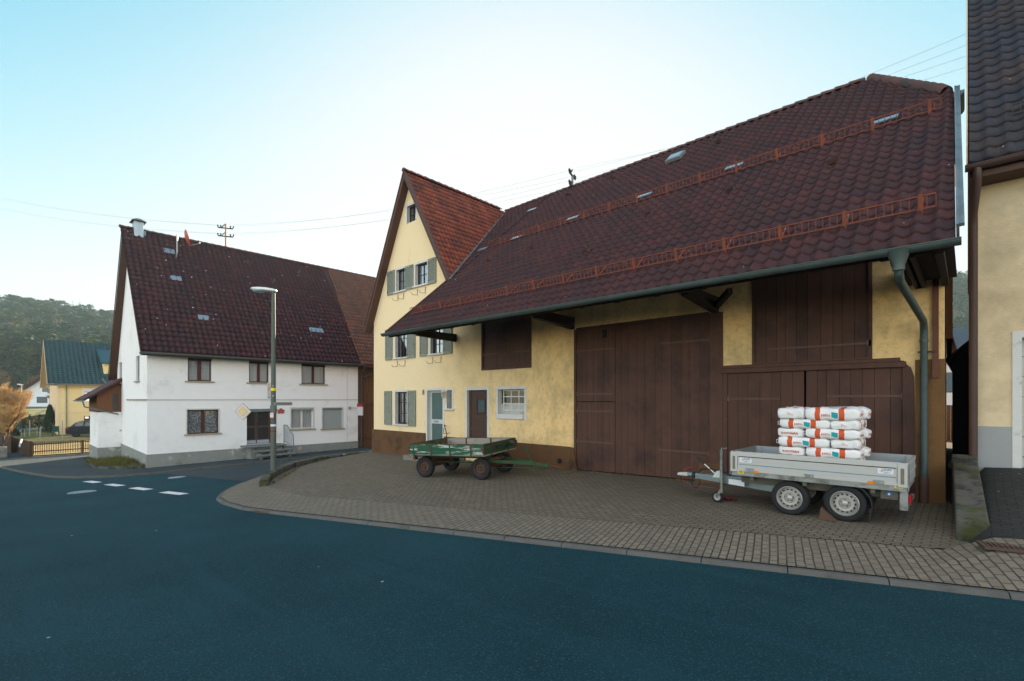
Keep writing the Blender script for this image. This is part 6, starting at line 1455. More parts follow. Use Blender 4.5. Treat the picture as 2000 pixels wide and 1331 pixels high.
sgtext("sign_text", "30", zc, zx, zn, .2, navy, zp, .06); sgtext("sign_text", "ZONE", zc, zx, zn, .11, navy, zp, -.215)
for dz in (.17, -.17): part("sign_clamp", M("pale_clamp", (.6, .55, .42), .4, .1, 5, metal=.3), zsn, lambda b: b.bar(zc-zax*.2-zn*.02+Vector((0, 0, dz)), Vector((base.x, base.y, zc.z+dz))-fwd*.085+rt*.03, .03, .035))
nc = at_depth(552.5, 789, 16.6); nax = (rt*.80+fwd*.60).normalized(); nn_ = (rt*.6-fwd*.8).normalized()
nsn = thing("street_name_sign", "grey street name plate sticking out right of the lamp post", "street sign", nc)
npn = board_at("sign_panel", nc, nax, .115, .60, .02, M("name_plate", (.20, .21, .19), .6, .08, 6), nsn, .01)
V, F = text_mesh("Schwabstraße", .085); k_ = .46/(max(v.x for v in V)-min(v.x for v in V)); part("sign_text", navy, npn, lambda b: b.add([nc+nax*(v.x*k_+.02)+Vector((0, 0, v.y))+nn_*.013 for v in V], F))
part("sign_clamp", lm_pole, nsn, lambda b: b.bar(nc-nax*.28, Vector((base.x, base.y, nc.z)), .03, .05))
mc = at_depth(531, 811.5, 16.35); msn = thing("notice_plate", "small white notice plate with red border below the diamond sign arm", "sign", mc)
mp = board_at("sign_panel", mc, rt, .19, .125, .012, M("notice_red", (.55, .16, .14), .5, .05, 5), msn, .02); board_at("sign_face", mc-fwd*.008, rt, .145, .105, .004, stick, mp, .005)
for dz, l in ((.035, .03), (.0, .04), (-.04, .025)): part("sign_line", navy, mp, lambda b: b.box(mc.x-.03*l/.03*.5, mc.x+.5*l, mc.y-.02, mc.y-.012, mc.z+dz-.005, mc.z+dz+.008)) if False else None
sgtext("sign_text", "H", mc, rt, -fwd, .06, navy, mp, .03); sgtext("sign_text", "1 7", mc, rt, -fwd, .045, navy, mp, -.035)
part("sign_clamp", galv, msn, lambda b: b.bar(mc+fwd*.01, Vector((base.x, base.y, mc.z-.02)), .02, .03))
# litter
def litter(px, py, zf, label, cols, s=.09, name="litter"):
    u, v = on_ground(px, py, zf); b = MB(); rnd = random.Random(px); n = 5
    for i in range(2):
        g = [[Vector((s*(a/n-.5)*(1+i*.4)+i*s*.5, s*.6*(c/n-.5), .01+.018*abs(noise.noise(Vector((a*.9+i*7, c*.9, px)))))) for c in range(n+1)] for a in range(n+1)]
        b.add([p for r_ in g for p in r_], [(a*(n+1)+c, (a+1)*(n+1)+c, (a+1)*(n+1)+c+1, a*(n+1)+c+1) for a in range(n) for c in range(n)], i)
    o = b.build(name, cols); o.location = W(u, v, zf(u, v)+.004); o.rotation_euler[2] = rnd.uniform(0, 3); tag(o, label, "litter")
ltw = M("litter_white", (.7, .7, .7), .6, .05, 4); ltr = M("litter_red", (.5, .06, .06), .6, .05, 4)
litter(1903, 973, zap, "scrap of white paper on the dark driveway paving beside the low wall", [ltw, ltr], .12)
litter(671, 889, lambda u, v: -2.37, "red and white crumpled carton on the curved wall top near the house corner", [ltr, ltw], .14)
# dead leaves and crumbs scattered on the paving
b = MB(); rnd = random.Random(4)
for _ in range(420):
    u = rnd.uniform(-2, 19); v = rnd.uniform(vk(u)+.3, 11.9)
    if u > 15.2 and v < 6.5+(u-16.5)*1.0: continue
    if v > 8 and rnd.random() < .3: pass
    c = W(u, v, zap(u, v)+.010); q = rnd.uniform(0, 6.28); s = rnd.uniform(.010, .03); a = Vector((math.cos(q), math.sin(q), rnd.uniform(-.1, .25)))*s; e = Vector((-math.sin(q), math.cos(q), rnd.uniform(-.1, .25)))*s*.6
    b.add([c-a, c-e, c+a, c+e], [(0, 1, 2, 3)], rnd.choice((0, 0, 1, 2)))
tag(b.build("leaf_litter", [M("leaf_brown", (.12, .075, .04), .9), M("leaf_pale", (.35, .31, .24), .9), M("leaf_dark", (.05, .03, .02), .9)]), kind='stuff')

# weeds along the foot of the walls
rnd = random.Random(17); b = MB()
for _ in range(150):
    k = rnd.random()
    if k < .35: u = rnd.uniform(.6, 14); c = W(u, 11.86, zap(u, 11.8))
    elif k < .6: f = rnd.random(); q = Vector((15.5, 5.75)).lerp(Vector((18.6, 7.9)), f); c = W(q.x+.02, q.y+.1, zap(q.x, q.y+.1))
    elif k < .8: v = rnd.uniform(5, 15.4); c = W(27.9, v, zs(28, v)+.08)
    else: continue
    tuft(b, c, rnd.randint(4, 10), .10, .05, rnd, .006)
tag(b.build("wall_weeds", [M("weed_green", (.06, .085, .02), .9, .3, 3), M("weed_straw", (.22, .17, .08), .9, .3, 3)]), kind='stuff')
# ================================================================== BEHIND: LEFT SIDE OF THE STREET
def gz(u, v): return EYE+zs(u, v)
def gpt(px, py, zf=None):
    u, v = on_ground(px, py, zf or (lambda u, v: zs(u, v)+.1)); return Vector((-u, v, EYE+(zf or (lambda u, v: zs(u, v)+.1))(u, v)))
fence_brown = M("fence_brown", (.060, .032, .018), .85, .25, 4, .4, 20, grain=(4, 4, 1))
def on_line(px, A, B):                                                # where a pixel column crosses the vertical plane through A, B (X, Y)
    t = (px-1000)/950; dx, dy = -(.6837-.7298*t), (.7298+.6837*t); ex, ey = B[0]-A[0], B[1]-A[1]
    Y = (A[0]*ey-A[1]*ex)/(dx*ey-dy*ex); return Vector((dx*Y, dy*Y, 0)), Y
# picket fence along the field
fA, fB = Vector((-42.35, 1.62, 0)), Vector((-42.75, 9.2, 0)); fd = (fB-fA).normalized(); fn_ = Vector((fd.y, -fd.x, 0))
pf = thing("picket_fence", "brown wooden picket fence with thin upright slats along the dry field", "fence", (fA.x, fA.y, gz(42.4, 1.6)))
fl_ = (fB-fA).length
def pk(b):
    n = int(fl_/.082); rnd = random.Random(1)
    for i in range(n):
        p = fA+fd*(i*.082+.03)-fn_*.03; z = gz(-p.x, p.y)+.12; b.bar(Vector((p.x, p.y, z+.08)), Vector((p.x, p.y, z+.87+rnd.uniform(-.015, .015))), .036, .018, up=fn_)
part("slats", fence_brown, pf, pk)["kind"] = "stuff"
for h in (.26, .72): part("rail", fence_brown, pf, lambda b: b.bar(fA+Vector((0, 0, gz(42.4, 1.6)+.12+h)), fB+Vector((0, 0, gz(42.7, 9.2)+.12+h)), .03, .06))
for s in (.03, 2.4, 4.8, 7.2): p = fA+fd*s+fn_*.05; part("post", fence_brown, pf, lambda b: b.box(p.x-.05, p.x+.05, p.y-.05, p.y+.05, gz(-p.x, p.y)-.1, gz(-p.x, p.y)+.98))
def bfence(A, B, h, name, label):
    A, B = Vector(A), Vector(B); d = (B-A).normalized(); n_ = Vector((d.y, -d.x, 0)); t_ = thing(name, label, "fence", (A.x, A.y, gz(-A.x, A.y)))
    def fn(b):
        k = int((B-A).length/.14); rnd = random.Random(3)
        for i in range(k): p = A+d*((B-A).length*i/k+.07); z = gz(-p.x, p.y)+.05; b.bar(Vector((p.x, p.y, z)), Vector((p.x, p.y, z+h+rnd.uniform(-.02, .02))), .13, .025, up=n_)
    part("boards", fence_brown, t_, fn)
    for f in (.02, .98): p = A.lerp(B, f)+n_*.06; part("post", fence_brown, t_, lambda b: b.box(p.x-.06, p.x+.06, p.y-.06, p.y+.06, gz(-p.x, p.y)-.1, gz(-p.x, p.y)+h+.06))
    return t_
q0, _ = on_line(24, (-42.35, 1.6), (-48.5, 1.05)); bfence((-42.4, 1.58, 0), (q0.x, q0.y, 0), .98, "board_fence", "dark brown board fence meeting the picket fence at the field corner")
q1, _ = on_line(22, (-46.5, .9), (-52, .2)); q2, _ = on_line(-30, (-46.5, .9), (-52, .2)); bfence((q1.x, q1.y, 0), (q2.x, q2.y, 0), 1.15, "board_fence", "tall brown board gate panels at the left picture edge behind the stone pillar")
p = gpt(3, 893); o = part("stone_pillar", concrete, None, lambda b: b.box(p.x-.5, p.x+.3, p.y-.35, p.y+.25, p.z-.3, p.z+.62), bevel=.03); tag(o, "short grey stone pillar at the left picture edge before the board gate", "pillar")

# yellow house with dark glazed tiles
yh = thing("yellow_house", "yellow rendered house with dark glazed roof tiles and a dormer beyond the field", "house", W(70, 9, -3.3))
yel = M("yellow_render", (.78, .60, .30), .9, .05, 2, .3, 60, .006); yel2 = M("pale_yellow_render", (.72, .55, .32), .9, .05, 2, .3, 60)
FY = Fr(lambda a, d, z: Vector((-66-d, a, z)))
def yw(px0, px1, pt, pb):
    a0, z1 = on_u(px0, pt, 66); _, z0 = on_u(px0, pb, 66); a1, _ = on_u(px1, pt, 66); return [a0, a1, z0, z1]
ya = 4.4; zey = on_u(105, 749, 66)[1]; zry = on_u(93, 666, 71)[1]
YW1, YW2 = yw(163.5, 196, 760.5, 785), yw(164, 197, 813, 831)
b = MB(); wall_sheet(FY, b, ya+.25, 17, -2.5, zey+.3, [YW1, YW2]); b.build("wall", yel, yh)
SY = (zry-zey)/(71-65.6)
part("gable_wall", yel2, yh, lambda b: b.prism([(-66, ya, -2.5), (-76, ya, -2.5), (-76, ya, zey+.3), (-71, ya, zry-.25), (-66, ya, zey+.3)], (0, .25, 0)))
part("storey_ledge", yel2, yh, lambda b: FY.box(b, ya, 17, -.03, 0, on_u(120, 807, 66)[1]-.06, on_u(120, 807, 66)[1]+.06))
window(yh, FY, *YW1, M("white_frame", (.7, .7, .7), .5, .04, 4), .10, 2, 1, .12, .1, M("white_surround", (.75, .75, .74), .6, .04, 4), .10, mid=.2, box=.25, boxm=M("white_frame", (.7, .7, .7)))
window(yh, FY, *YW2, frame_dark, .10, 3, 1, .08, .14, None, 0, None, curtain)
glz = tile_mat("glazed_tiles", (.018, .060, .068), (.014, .046, .055), (.016, .048, .055), rough=.28)
sy = Vector((-1, 0, SY)).normalized(); ny = Vector((SY, 0, 1)).normalized()
tiled("roof_tiles", yh, glz, (-65.5, 3.65, zey-.02), (0, 1, 0), sy, ny, 13.6, 5.5*math.sqrt(1+SY*SY), .36, .36, .06, .04, samp=5)
part("roof_boarding", M("beige_verge", (.50, .37, .24), .7, .05, 4), yh, lambda b: (b.prism([(-65.5, 3.66, zey-.12), (-65.5, 17.2, zey-.12), (-71, 17.2, zry-.1), (-71, 3.66, zry-.1)], (0, 0, -.15)), b.prism([(-76.5, 3.66, zey-.12), (-76.5, 17.2, zey-.12), (-71, 17.2, zry-.1), (-71, 3.66, zry-.1)], (0, 0, -.15))))
part("bargeboard", M("beige_verge", (.5, .37, .24)), yh, lambda b: b.prism([(-65.5, 3.62, zey-.02), (-71, 3.62, zry+.05), (-76.5, 3.62, zey-.02), (-76.5, 3.62, zey-.4), (-71, 3.62, zry-.45), (-65.5, 3.62, zey-.4)], (0, .04, 0)))
part("gutter", zinc, yh, lambda b: gut(b, (-65.4, 3.6, zey-.1), (-65.4, 17, zey-.08), .08)); part("downpipe", zinc, yh, lambda b: b.tube([(-65.4, 5.0, zey-.1), (-65.9, 5.05, zey-.6), (-65.9, 5.05, -1.5)], .05, 8))
d0 = on_u(202, 735, 67)[0]; zd0, zd1 = on_u(202, 735, 67)[1], on_u(202, 711, 67)[1]
part("dormer", yel, yh, lambda b: b.box(-69.5, -66.8, d0, d0+3.4, zd0, zd1)); part("dormer_window", M("white_frame", (.7, .7, .7)), yh, lambda b: b.box(-66.79, -66.74, d0+.9, d0+2.4, zd0+.15, zd1-.1))
part("dormer_roof", glz, yh, lambda b: b.prism([(-66.4, d0-.25, zd1-.02), (-66.4, d0+3.7, zd1-.02), (-70.4, d0+3.7, zry-.6), (-70.4, d0-.25, zry-.6)], (0, 0, .10)))

# white house and red-roofed house further back
def far_house(name, label, A, ang, wid, dep, hw, rise, wallm, roofm, wins=(), ov=.6):
    """gable front house: A = front left corner (X, Y, Z), ang = heading of the front wall"""
    A = Vector(A); ex = Vector((math.cos(ang), math.sin(ang), 0)); ey = Vector((-math.sin(ang), math.cos(ang), 0)); up = Vector((0, 0, 1))
    t_ = thing(name, label, "house", A+ex*wid/2+ey*dep/2); P = lambda x, y, z: A+ex*x+ey*y+up*z
    part("wall", wallm, t_, lambda b: b.prism([P(0, 0, -1.5), P(wid, 0, -1.5), P(wid, 0, hw), P(wid/2, 0, hw+rise), P(0, 0, hw)], ey*dep))
    s = rise/(wid/2)
    for sg in (-1, 1):
        e = P(wid/2+sg*(wid/2+ov), -ov, hw-ov*s+.05); r = P(wid/2, -ov, hw+rise+.05)
        part("roof", roofm, t_, lambda b: b.prism([e, r, r+ey*(dep+2*ov), e+ey*(dep+2*ov)], up*.14))
    for x, z, w_, h in wins:
        f = part("window", frame_dark, t_, lambda b: b.hexa([P(x, -.03, z), P(x+w_, -.03, z), P(x+w_, .05, z), P(x, .05, z), P(x, -.03, z+h), P(x+w_, -.03, z+h), P(x+w_, .05, z+h), P(x, .05, z+h)]))
        part("pane", M("far_pane", (.06, .09, .11), .15, .2, 3, spec=.7), f, lambda b: b.hexa([P(x+.08, -.05, z+.08), P(x+w_-.08, -.05, z+.08), P(x+w_-.08, -.03, z+.08), P(x+.08, -.03, z+.08), P(x+.08, -.05, z+h-.08), P(x+w_-.08, -.05, z+h-.08), P(x+w_-.08, -.03, z+h-.08), P(x+.08, -.03, z+h-.08)]))
    return t_, P
redroof = M("far_red_roof", (.105, .042, .035), .8, .2, 1.5, .4, 8, .05, stain=((.19, .07, .04), .25, .52, .66))
whitewall = M("far_white_wall", (.70, .72, .76), .9, .04, 1)
A = at_depth(20, 796, 92); A2 = at_depth(62, 796, 88)
yaw_l = math.atan2(.6837*-1, .7298)+R(72)                               # front walls face down the street
t_, P = far_house("chalet_house", "white house with broad brown red roof behind the golden tree", at_depth(46, 797, 88), YAW-R(0), 8.5, 13, 3.1, 2.6, whitewall, redroof, ((2.4, .9, 1.9, 1.1), (4.7, .9, 1.5, 1.1), (3.4, 2.9, 1.0, .8)), 1.1)
part("chimney", zinc, t_, lambda b: b.tube([P(1.6, 4, 4), P(1.6, 4, 6.4)], .12, 8)); part("roof_window", sheen, t_, lambda b: b.hexa([P(-.2, 2, 3.45), P(-.2, 3.2, 3.45), P(.7, 3.2, 4.0), P(.7, 2, 4.0), P(-.2, 2, 3.55), P(-.2, 3.2, 3.55), P(.7, 3.2, 4.1), P(.7, 2, 4.1)]))
t_, P = far_house("wing_house", "low house with long brown red roof side at the left picture edge", at_depth(-70, 800, 92), YAW+R(88), 9, 11, 2.2, 3.3, whitewall, redroof, (), .8)
part("chimney", zinc, t_, lambda b: b.tube([P(4.5, -1.5+4, 5), P(4.5, 2.5, 6.9)], .15, 8))

# dark car parked by the yellow house
ca = gpt(127, 855); cdv = Vector((2.7, 3.6, 0)).normalized()
car = thing("parked_car", "dark blue black car parked before the yellow house behind the field", "car", ca+cdv*2.1+Vector((0, 0, 0)))
cn = Vector((-cdv.y, cdv.x, 0)); 
def CP(x, y, z): return ca+cdv*x-cn*0+cn*(y+0)+Vector((0, 0, z))
if cn.dot(ca) < 0: cn = -cn
carp = M("car_paint", (.004, .009, .017), .35, .1, 3, spec=.2); cglass = M("car_glass", (.02, .035, .04), .08, .1, 3, spec=.8)
prof = [(.0, .45), (.02, .85), (.12, 1.0), (.5, 1.05), (3.1, 1.0), (4.1, .86), (4.35, .62), (4.35, .35), (.1, .3)]
cabp = [(.35, 1.02), (.75, 1.42), (1.3, 1.52), (2.2, 1.50), (3.15, 1.0)]
def carbody(b):
    b.prism([CP(x, 0, z) for x, z in prof], cn*1.78)
    n = len(cabp); V = [CP(x, .1+.12*(z-1)/.5, z) for x, z in cabp]+[CP(x, 1.68-.12*(z-1)/.5, z) for x, z in cabp]
    b.add(V, [tuple(range(n)), tuple(range(2*n-1, n-1, -1))]+[(i, i+n, (i+1) % n+n, (i+1) % n) for i in range(n)])
cb = part("body", carp, car, carbody, bevel=.04, bseg=2)
for x0, x1 in ((.72, 1.45), (1.52, 2.2), (2.26, 2.8)):
    h1 = lambda x: 1.44 if x < 2.2 else 1.44-(x-2.2)*.52
    part("side_window", cglass, cb, lambda b: b.prism([CP(x0, .085, 1.06), CP(x1, .085, 1.06), CP(x1, .175, h1(x1)), CP(x0+.12, .175, h1(x0))], cn*.02))
part("tail_light", redp, cb, lambda b: b.prism([CP(.0, -.01, .82), CP(.35, -.01, .86), CP(.35, -.01, .98), CP(.06, -.01, .95)], cn*.02))
part("roof_rail", zinc, cb, lambda b: b.tube([CP(.9, .28, 1.5), CP(1.3, .26, 1.57), CP(2.2, .26, 1.55)], .02, 6))
for x in (.85, 3.5):
    part("wheel", rubber, car, lambda b: (lambda s0: (b.lathe([(.2, -.1), (.32, -.1), (.33, 0), (.32, .1), (.2, .1), (.05, .06)], n=18), b.xf(Matrix.Translation(CP(x, .1, .33)) @ cn.to_track_quat('Z', 'Y').to_matrix().to_4x4(), s0)))(len(b.v)))

# ------------------------------------------------------------------ trees and shrubs
def branch_tree(name, label, cat, base, h, spread, tm, lm, seed, levels=4, twigs=60, tw_len=.5, group=None, lean=0, r0=None, split=4, cone=.5, leaf_w=.012, lift=.35):
    rnd = random.Random(seed); base = Vector(base); t_ = thing(name, label, cat, base, group); B = MB(); L = MB(); ends = []
    def grow(p, d, l, r, lev):
        pts = [p]; q = p.copy(); dd = d.copy(); n = 4
        for i in range(n):
            dd = (dd+Vector((rnd.gauss(0, .14), rnd.gauss(0, .14), rnd.gauss(.05, .08)))).normalized(); q = q+dd*(l/n); pts.append(q.copy())
        B.tube(pts, [r*(1-.5*i/n) for i in range(n+1)], 6 if lev < 2 else 4, caps=False)
        if lev >= levels: ends.append((pts, dd)); return
        for k in range(split+rnd.randint(-1, 1)):
            f = rnd.uniform(.35 if lev else .3, 1.0); i = min(n-1, int(f*n)); pp = pts[i].lerp(pts[i+1], f*n-i)
            a = rnd.uniform(0, 6.283); side = Vector((math.cos(a), math.sin(a), 0)); nd = (dd*(1-cone)+side*spread*cone*1.6+Vector((0, 0, lift*cone))).normalized()
            grow(pp, nd, l*rnd.uniform(.5, .75), r*.45, lev+1)
    grow(base-Vector((0, 0, .15)), Vector((lean, 0, 1)).normalized(), h*.5, r0 or h*.03, 0)
    for pts, dd in ends:
        for _ in range(twigs):
            p = pts[rnd.randint(0, 4)]+Vector((rnd.gauss(0, .12), rnd.gauss(0, .12), rnd.gauss(0, .1)))*tw_len*2; d = (dd+Vector((rnd.gauss(0, .8), rnd.gauss(0, .8), rnd.gauss(.3, .6)))).normalized()*tw_len*rnd.uniform(.4, 1)
            s = d.cross(Vector((rnd.gauss(0, 1), rnd.gauss(0, 1), rnd.gauss(0, 1)))).normalized()*leaf_w*rnd.uniform(.6, 1.6)
            L.add([p-s, p+s, p+d], [(0, 1, 2)], 0 if rnd.random() < .65 else 1)
    B.build("trunk", tm, t_, smooth=True); L.build("crown", lm, t_); return t_
bark = M("bark", (.075, .055, .04), .95, .25, 6, .6, 20)
gold = [M("gold_twigs", (.50, .32, .14), .9, .25, 2), M("pale_gold_twigs", (.52, .34, .15), .9, .25, 2)]
brn = [M("brown_twigs", (.19, .125, .07), .9, .25, 1), M("tan_twigs", (.27, .18, .10), .9, .25, 1)]
gry = [M("grey_twigs", (.12, .095, .065), .9, .25, 1), M("olive_twigs", (.15, .12, .06), .9, .25, 1)]
branch_tree("golden_tree", "leafless golden brown tree glowing in the sun at the left picture edge", "tree", gpt(-4, 822), 4.5, .42, bark, gold, 21, 3, 170, .30, leaf_w=.010, split=5, lift=.7)
branch_tree("golden_tree", "second smaller golden tree touching the left picture edge", "tree", gpt(-70, 824), 4.5, .5, bark, gold, 5, 3, 150, .34, leaf_w=.012, split=5)
branch_tree("bare_tree", "dark bare spreading tree in front of the white chalet wall", "tree", gpt(92, 822), 4.0, .8, bark, gry, 8, 3, 40, .4, leaf_w=.014, split=5)
th_b = gpt(98, 846); th = thing("thuja", "dark green cone shaped thuja beside the yellow house corner", "conifer", th_b); rnd = random.Random(6); B = MB(); 
for _ in range(2600):
    f = rnd.random()**.8; hh = 2.75*f; r = .62*(1-f**1.6)**.8*(.55+.45*rnd.random()**.4)+.03; a = rnd.uniform(0, 6.283); p = th_b+Vector((r*math.cos(a), r*math.sin(a), .05+hh)); d = Vector((math.cos(a)*.07, math.sin(a)*.07, .16)); s = Vector((-math.sin(a), math.cos(a), rnd.uniform(-.5, .5)))*.035
    B.add([p-s, p+s, p+d], [(0, 1, 2)], rnd.choice((0, 0, 1)))
B.build("crown", [M("thuja_dark", (.012, .030, .014), .9, .3, 3), M("thuja_light", (.022, .05, .02), .9, .3, 3)], th); part("trunk", bark, th, lambda b: b.tube([th_b, th_b+Vector((0, 0, 2.3))], [.08, .02], 6))
def bush(name, label, c, sx_, sy_, sz_, mats, n, seed, lw=.05, cat="shrub", group=None):
    rnd = random.Random(seed); c = Vector(c); t_ = thing(name, label, cat, c, group); B = MB()
    for _ in range(n):
        v = Vector((rnd.gauss(0, 1), rnd.gauss(0, 1), abs(rnd.gauss(0, 1)))).normalized(); k = 1+.25*noise.noise(v*2.3+Vector((seed, 0, 0))); v = v*(k*rnd.uniform(.6, 1)**.5); p = c+Vector((v.x*sx_, v.y*sy_, v.z*sz_)); d = (v+Vector((rnd.gauss(0, .5), rnd.gauss(0, .5), .5))).normalized()*lw*2.4; s = d.cross(Vector((rnd.gauss(0, 1), rnd.gauss(0, 1), 1))).normalized()*lw
        B.add([p-s, p+s, p+d], [(0, 1, 2)], rnd.choice((0, 0, 1)))
    B.build("foliage", mats, t_); part("stem", bark, t_, lambda b: b.tube([c-Vector((0, 0, .1)), c+Vector((0, 0, sz_*.6))], [.06, .02], 6)); return t_
hedge_m = [M("hedge_green", (.025, .035, .014), .9, .3, 2), M("hedge_olive", (.10, .085, .02), .9, .3, 2)]
bush("round_bush", "dark clipped round bush on the lawn at the left picture edge", gpt(12, 852), 1.0, 1.0, .9, hedge_m[:1]+hedge_m[:1], 1600, 3, .05)
h0, h1 = gpt(24, 843), gpt(92, 838); 
hd_ = thing("hedge", "low olive green clipped hedge between lawn and far road", "hedge", h0); rnd = random.Random(12); B = MB()
for _ in range(5200):
    f = rnd.random(); p = h0.lerp(h1, f); a = (h1-h0).normalized(); n_ = Vector((-a.y, a.x, 0)); y = rnd.uniform(-.5, .5); z = rnd.uniform(0, 1.15)
    if rnd.random() < .6: (y, z) = rnd.choice(((rnd.choice((-.5, .5)), z), (y, 1.15)))
    q = p+n_*y+Vector((0, 0, z)); d = Vector((rnd.gauss(0, .06), rnd.gauss(0, .06), .1)); s = Vector((rnd.gauss(0, 1), rnd.gauss(0, 1), rnd.gauss(0, 1))).normalized()*.05
    B.add([q-s, q+s, q+d], [(0, 1, 2)], 1 if (f < .45 and rnd.random() < .7) else 0)
B.build("foliage", hedge_m, hd_)
# bare shrubs and small trees at the foot of the hill
rnd = random.Random(40); k = 0
for px in (-40, -14, 8, 30, 52, 75, 98, 122, 150, 180, 208):
    for row, (Y, hgt) in enumerate(((150, 9.0), (128, 5.5))):
        x = px+rnd.uniform(-9, 9)+row*11; b_ = at_depth(x, 770, Y+rnd.uniform(-8, 8)); b_.z = hill_h(b_.x, b_.y)+.2
        wh_ = ["leftmost", "second", "third", "fourth", "fifth", "sixth", "seventh", "eighth", "ninth", "tenth", "last"][k//2]
        branch_tree("bare_shrub_tree", "leafless tan tree among the bare trees at the foot of the wooded hill" if row == 0 else "low leafless brown shrub in the strip of bushes before the wooded hill", "tree", b_, hgt*rnd.uniform(.8, 1.15), .9, bark, brn if (k % 3) else [gold[0], brn[1]], 50+k, 2, 90, 1.3, "leafless trees at the foot of the hill" if row == 0 else "leafless shrubs before the hill", leaf_w=.042, split=6); k += 1
# ------------------------------------------------------------------ small street furniture far left
sgrey = M("post_grey", (.30, .31, .30), .5, .08, 5, metal=.3)
def fpost(name, label, cat, px, py_base, py_top, r, Y, extra=None, mat=None):
    b0 = at_depth(px, py_base, Y); b1 = at_depth(px, py_top, Y); t_ = thing(name, label, cat, b0); part("post", mat or sgrey, t_, lambda b: b.tube([b0-Vector((0, 0, .3)), b1], r, 8))
    if extra: extra(t_, b0, b1)
    return t_
def fl_lamp(t_, b0, b1): part("lamp_head", M("lantern_white", (.6, .62, .6)), t_, lambda b: b.bar(b1+rt*.15, b1-rt*.5+Vector((0, 0, .08)), .22, .1))
fpost("street_lamp", "far small street lamp on a thin pale pole behind the lawn", "street lamp", 42, 850, 752, .06, 66, fl_lamp, M("pale_pole", (.42, .36, .28), .6))
def ring(t_, c, rr, ro, ri, m1, m2):
    part("sign_panel", m1, t_, lambda b: b.prism([c+rt*ro*math.cos(q)+Vector((0, 0, ro*math.sin(q))) for q in [2*math.pi*k/20 for k in range(20)]], fwd*.03)); part("sign_face", m2, t_, lambda b: b.prism([c-fwd*.006+rt*ri*math.cos(q)+Vector((0, 0, ri*math.sin(q))) for q in [2*math.pi*k/20 for k in range(20)]], fwd*.004))
sgr, sgw = M("sign_red", (.30, .02, .04)), M("sign_face_white", (.7, .7, .7), .5, .03, 4)
c = at_depth(42.5, 797, 64); t_ = thing("speed_sign", "round speed limit sign with red ring on the far lamp pole", "traffic sign", c); ring(t_, c, 0, .26, .18, M("far_ring", (.5, .10, .09), .5), sgw)
sgtext("sign_text", "30", c, rt, -fwd, .17, navy, t_)
def fdia(t_, b0, b1):
    c = b1; part("sign_panel", sgw, t_, lambda b: b.prism([c+rt*.36*math.cos(q)+Vector((0, 0, .33*math.sin(q))) for q in (0, math.pi/2, math.pi, 3*math.pi/2)], fwd*.03)); part("sign_core", M("core_yellow", (.85, .42, .03), .5), t_, lambda b: b.prism([c-fwd*.006+rt*.21*math.cos(q)+Vector((0, 0, .19*math.sin(q))) for q in (0, math.pi/2, math.pi, 3*math.pi/2)], fwd*.004))
    part("direction_plate", sgw, t_, lambda b: b.bar(c-rt*.18-Vector((0, 0, .75)), c+rt*.2-Vector((0, 0, .75)), .02, .42, up=(0, 0, 1)))
fpost("priority_sign", "small white and yellow diamond priority sign on a post on the far lawn", "traffic sign", 37, 846, 809, .035, 52, fdia)
c = at_depth(24, 806, 72); t_ = thing("notice_board", "small white notice board on a post before the golden tree", "sign", c); part("board", sgw, t_, lambda b: b.bar(c-rt*.28, c+rt*.28, .04, .75)); part("post", sgrey, t_, lambda b: b.tube([c, c-Vector((0, 0, 2.0))], .03, 6))
dpost = M("dark_post", (.02, .025, .03), .7, .2, 4)
fpost("dark_pole", "dark upright pole on the far lawn beside the priority sign", "pole", 43, 852, 810, .09, 50, None, dpost)
fpost("clothes_post", "pale thin metal post with dark sleeve before the far shelter", "post", 58, 856, 810, .04, 47, lambda t_, b0, b1: part("post_sleeve", dpost, t_, lambda b: b.tube([b1-Vector((0, 0, .55)), b1], .07, 8)))
s0, s1 = gpt(76, 842), gpt(90, 842); sh_ = thing("shelter", "small dark open shelter with pitched roof beside the thuja", "shelter", s0)
hgt = 1.75
for q in (s0, s1, s0+Vector((-1.4, .1, 0)), s1+Vector((-1.4, .1, 0))): part("post", dpost, sh_, lambda b: b.box(q.x-.06, q.x+.06, q.y-.06, q.y+.06, q.z-.3, q.z+hgt))
dd = (s1-s0).normalized(); 
part("roof", M("shelter_roof", (.12, .14, .17), .4, .1, 4), sh_, lambda b: (b.prism([s0-dd*.3+Vector((.4, 0, hgt)), s0.lerp(s1, .7)+Vector((.4, 0, hgt+.4)), s0.lerp(s1, .7)+Vector((-1.8, .1, hgt+.4)), s0-dd*.3+Vector((-1.8, .1, hgt))], (0, 0, .06)), b.prism([s1+dd*.25+Vector((.4, 0, hgt+.1)), s0.lerp(s1, .7)+Vector((.4, 0, hgt+.4)), s0.lerp(s1, .7)+Vector((-1.8, .1, hgt+.4)), s1+dd*.25+Vector((-1.8, .1, hgt+.1))], (0, 0, .06))))
t0, t1 = at_depth(43, 838, 45), at_depth(77, 836, 45); tb_ = thing("garden_table", "long blue topped table on the lawn before the hedge", "table", (t0+t1)/2)
part("table_top", M("blue_top", (.02, .11, .22), .5, .1, 4), tb_, lambda b: b.bar(t0, t1, .9, .05))
for f in (.05, .95):
    for s_ in (-.35, .35): q = t0.lerp(t1, f)+Vector((.7, .3, 0))*s_; part("leg", sgrey, tb_, lambda b: b.box(q.x-.025, q.x+.025, q.y-.025, q.y+.025, q.z-.75, q.z))
g0 = gpt(109, 852); gch = thing("garden_chair", "dark green garden chair by the yellow house corner", "chair", g0); gcm = M("chair_green", (.008, .06, .045), .5, .1, 4)
part("seat", gcm, gch, lambda b: b.box(g0.x-.25, g0.x+.25, g0.y-.25, g0.y+.25, g0.z+.40, g0.z+.45)); part("backrest", gcm, gch, lambda b: b.box(g0.x-.27, g0.x-.22, g0.y-.25, g0.y+.25, g0.z+.45, g0.z+.95))
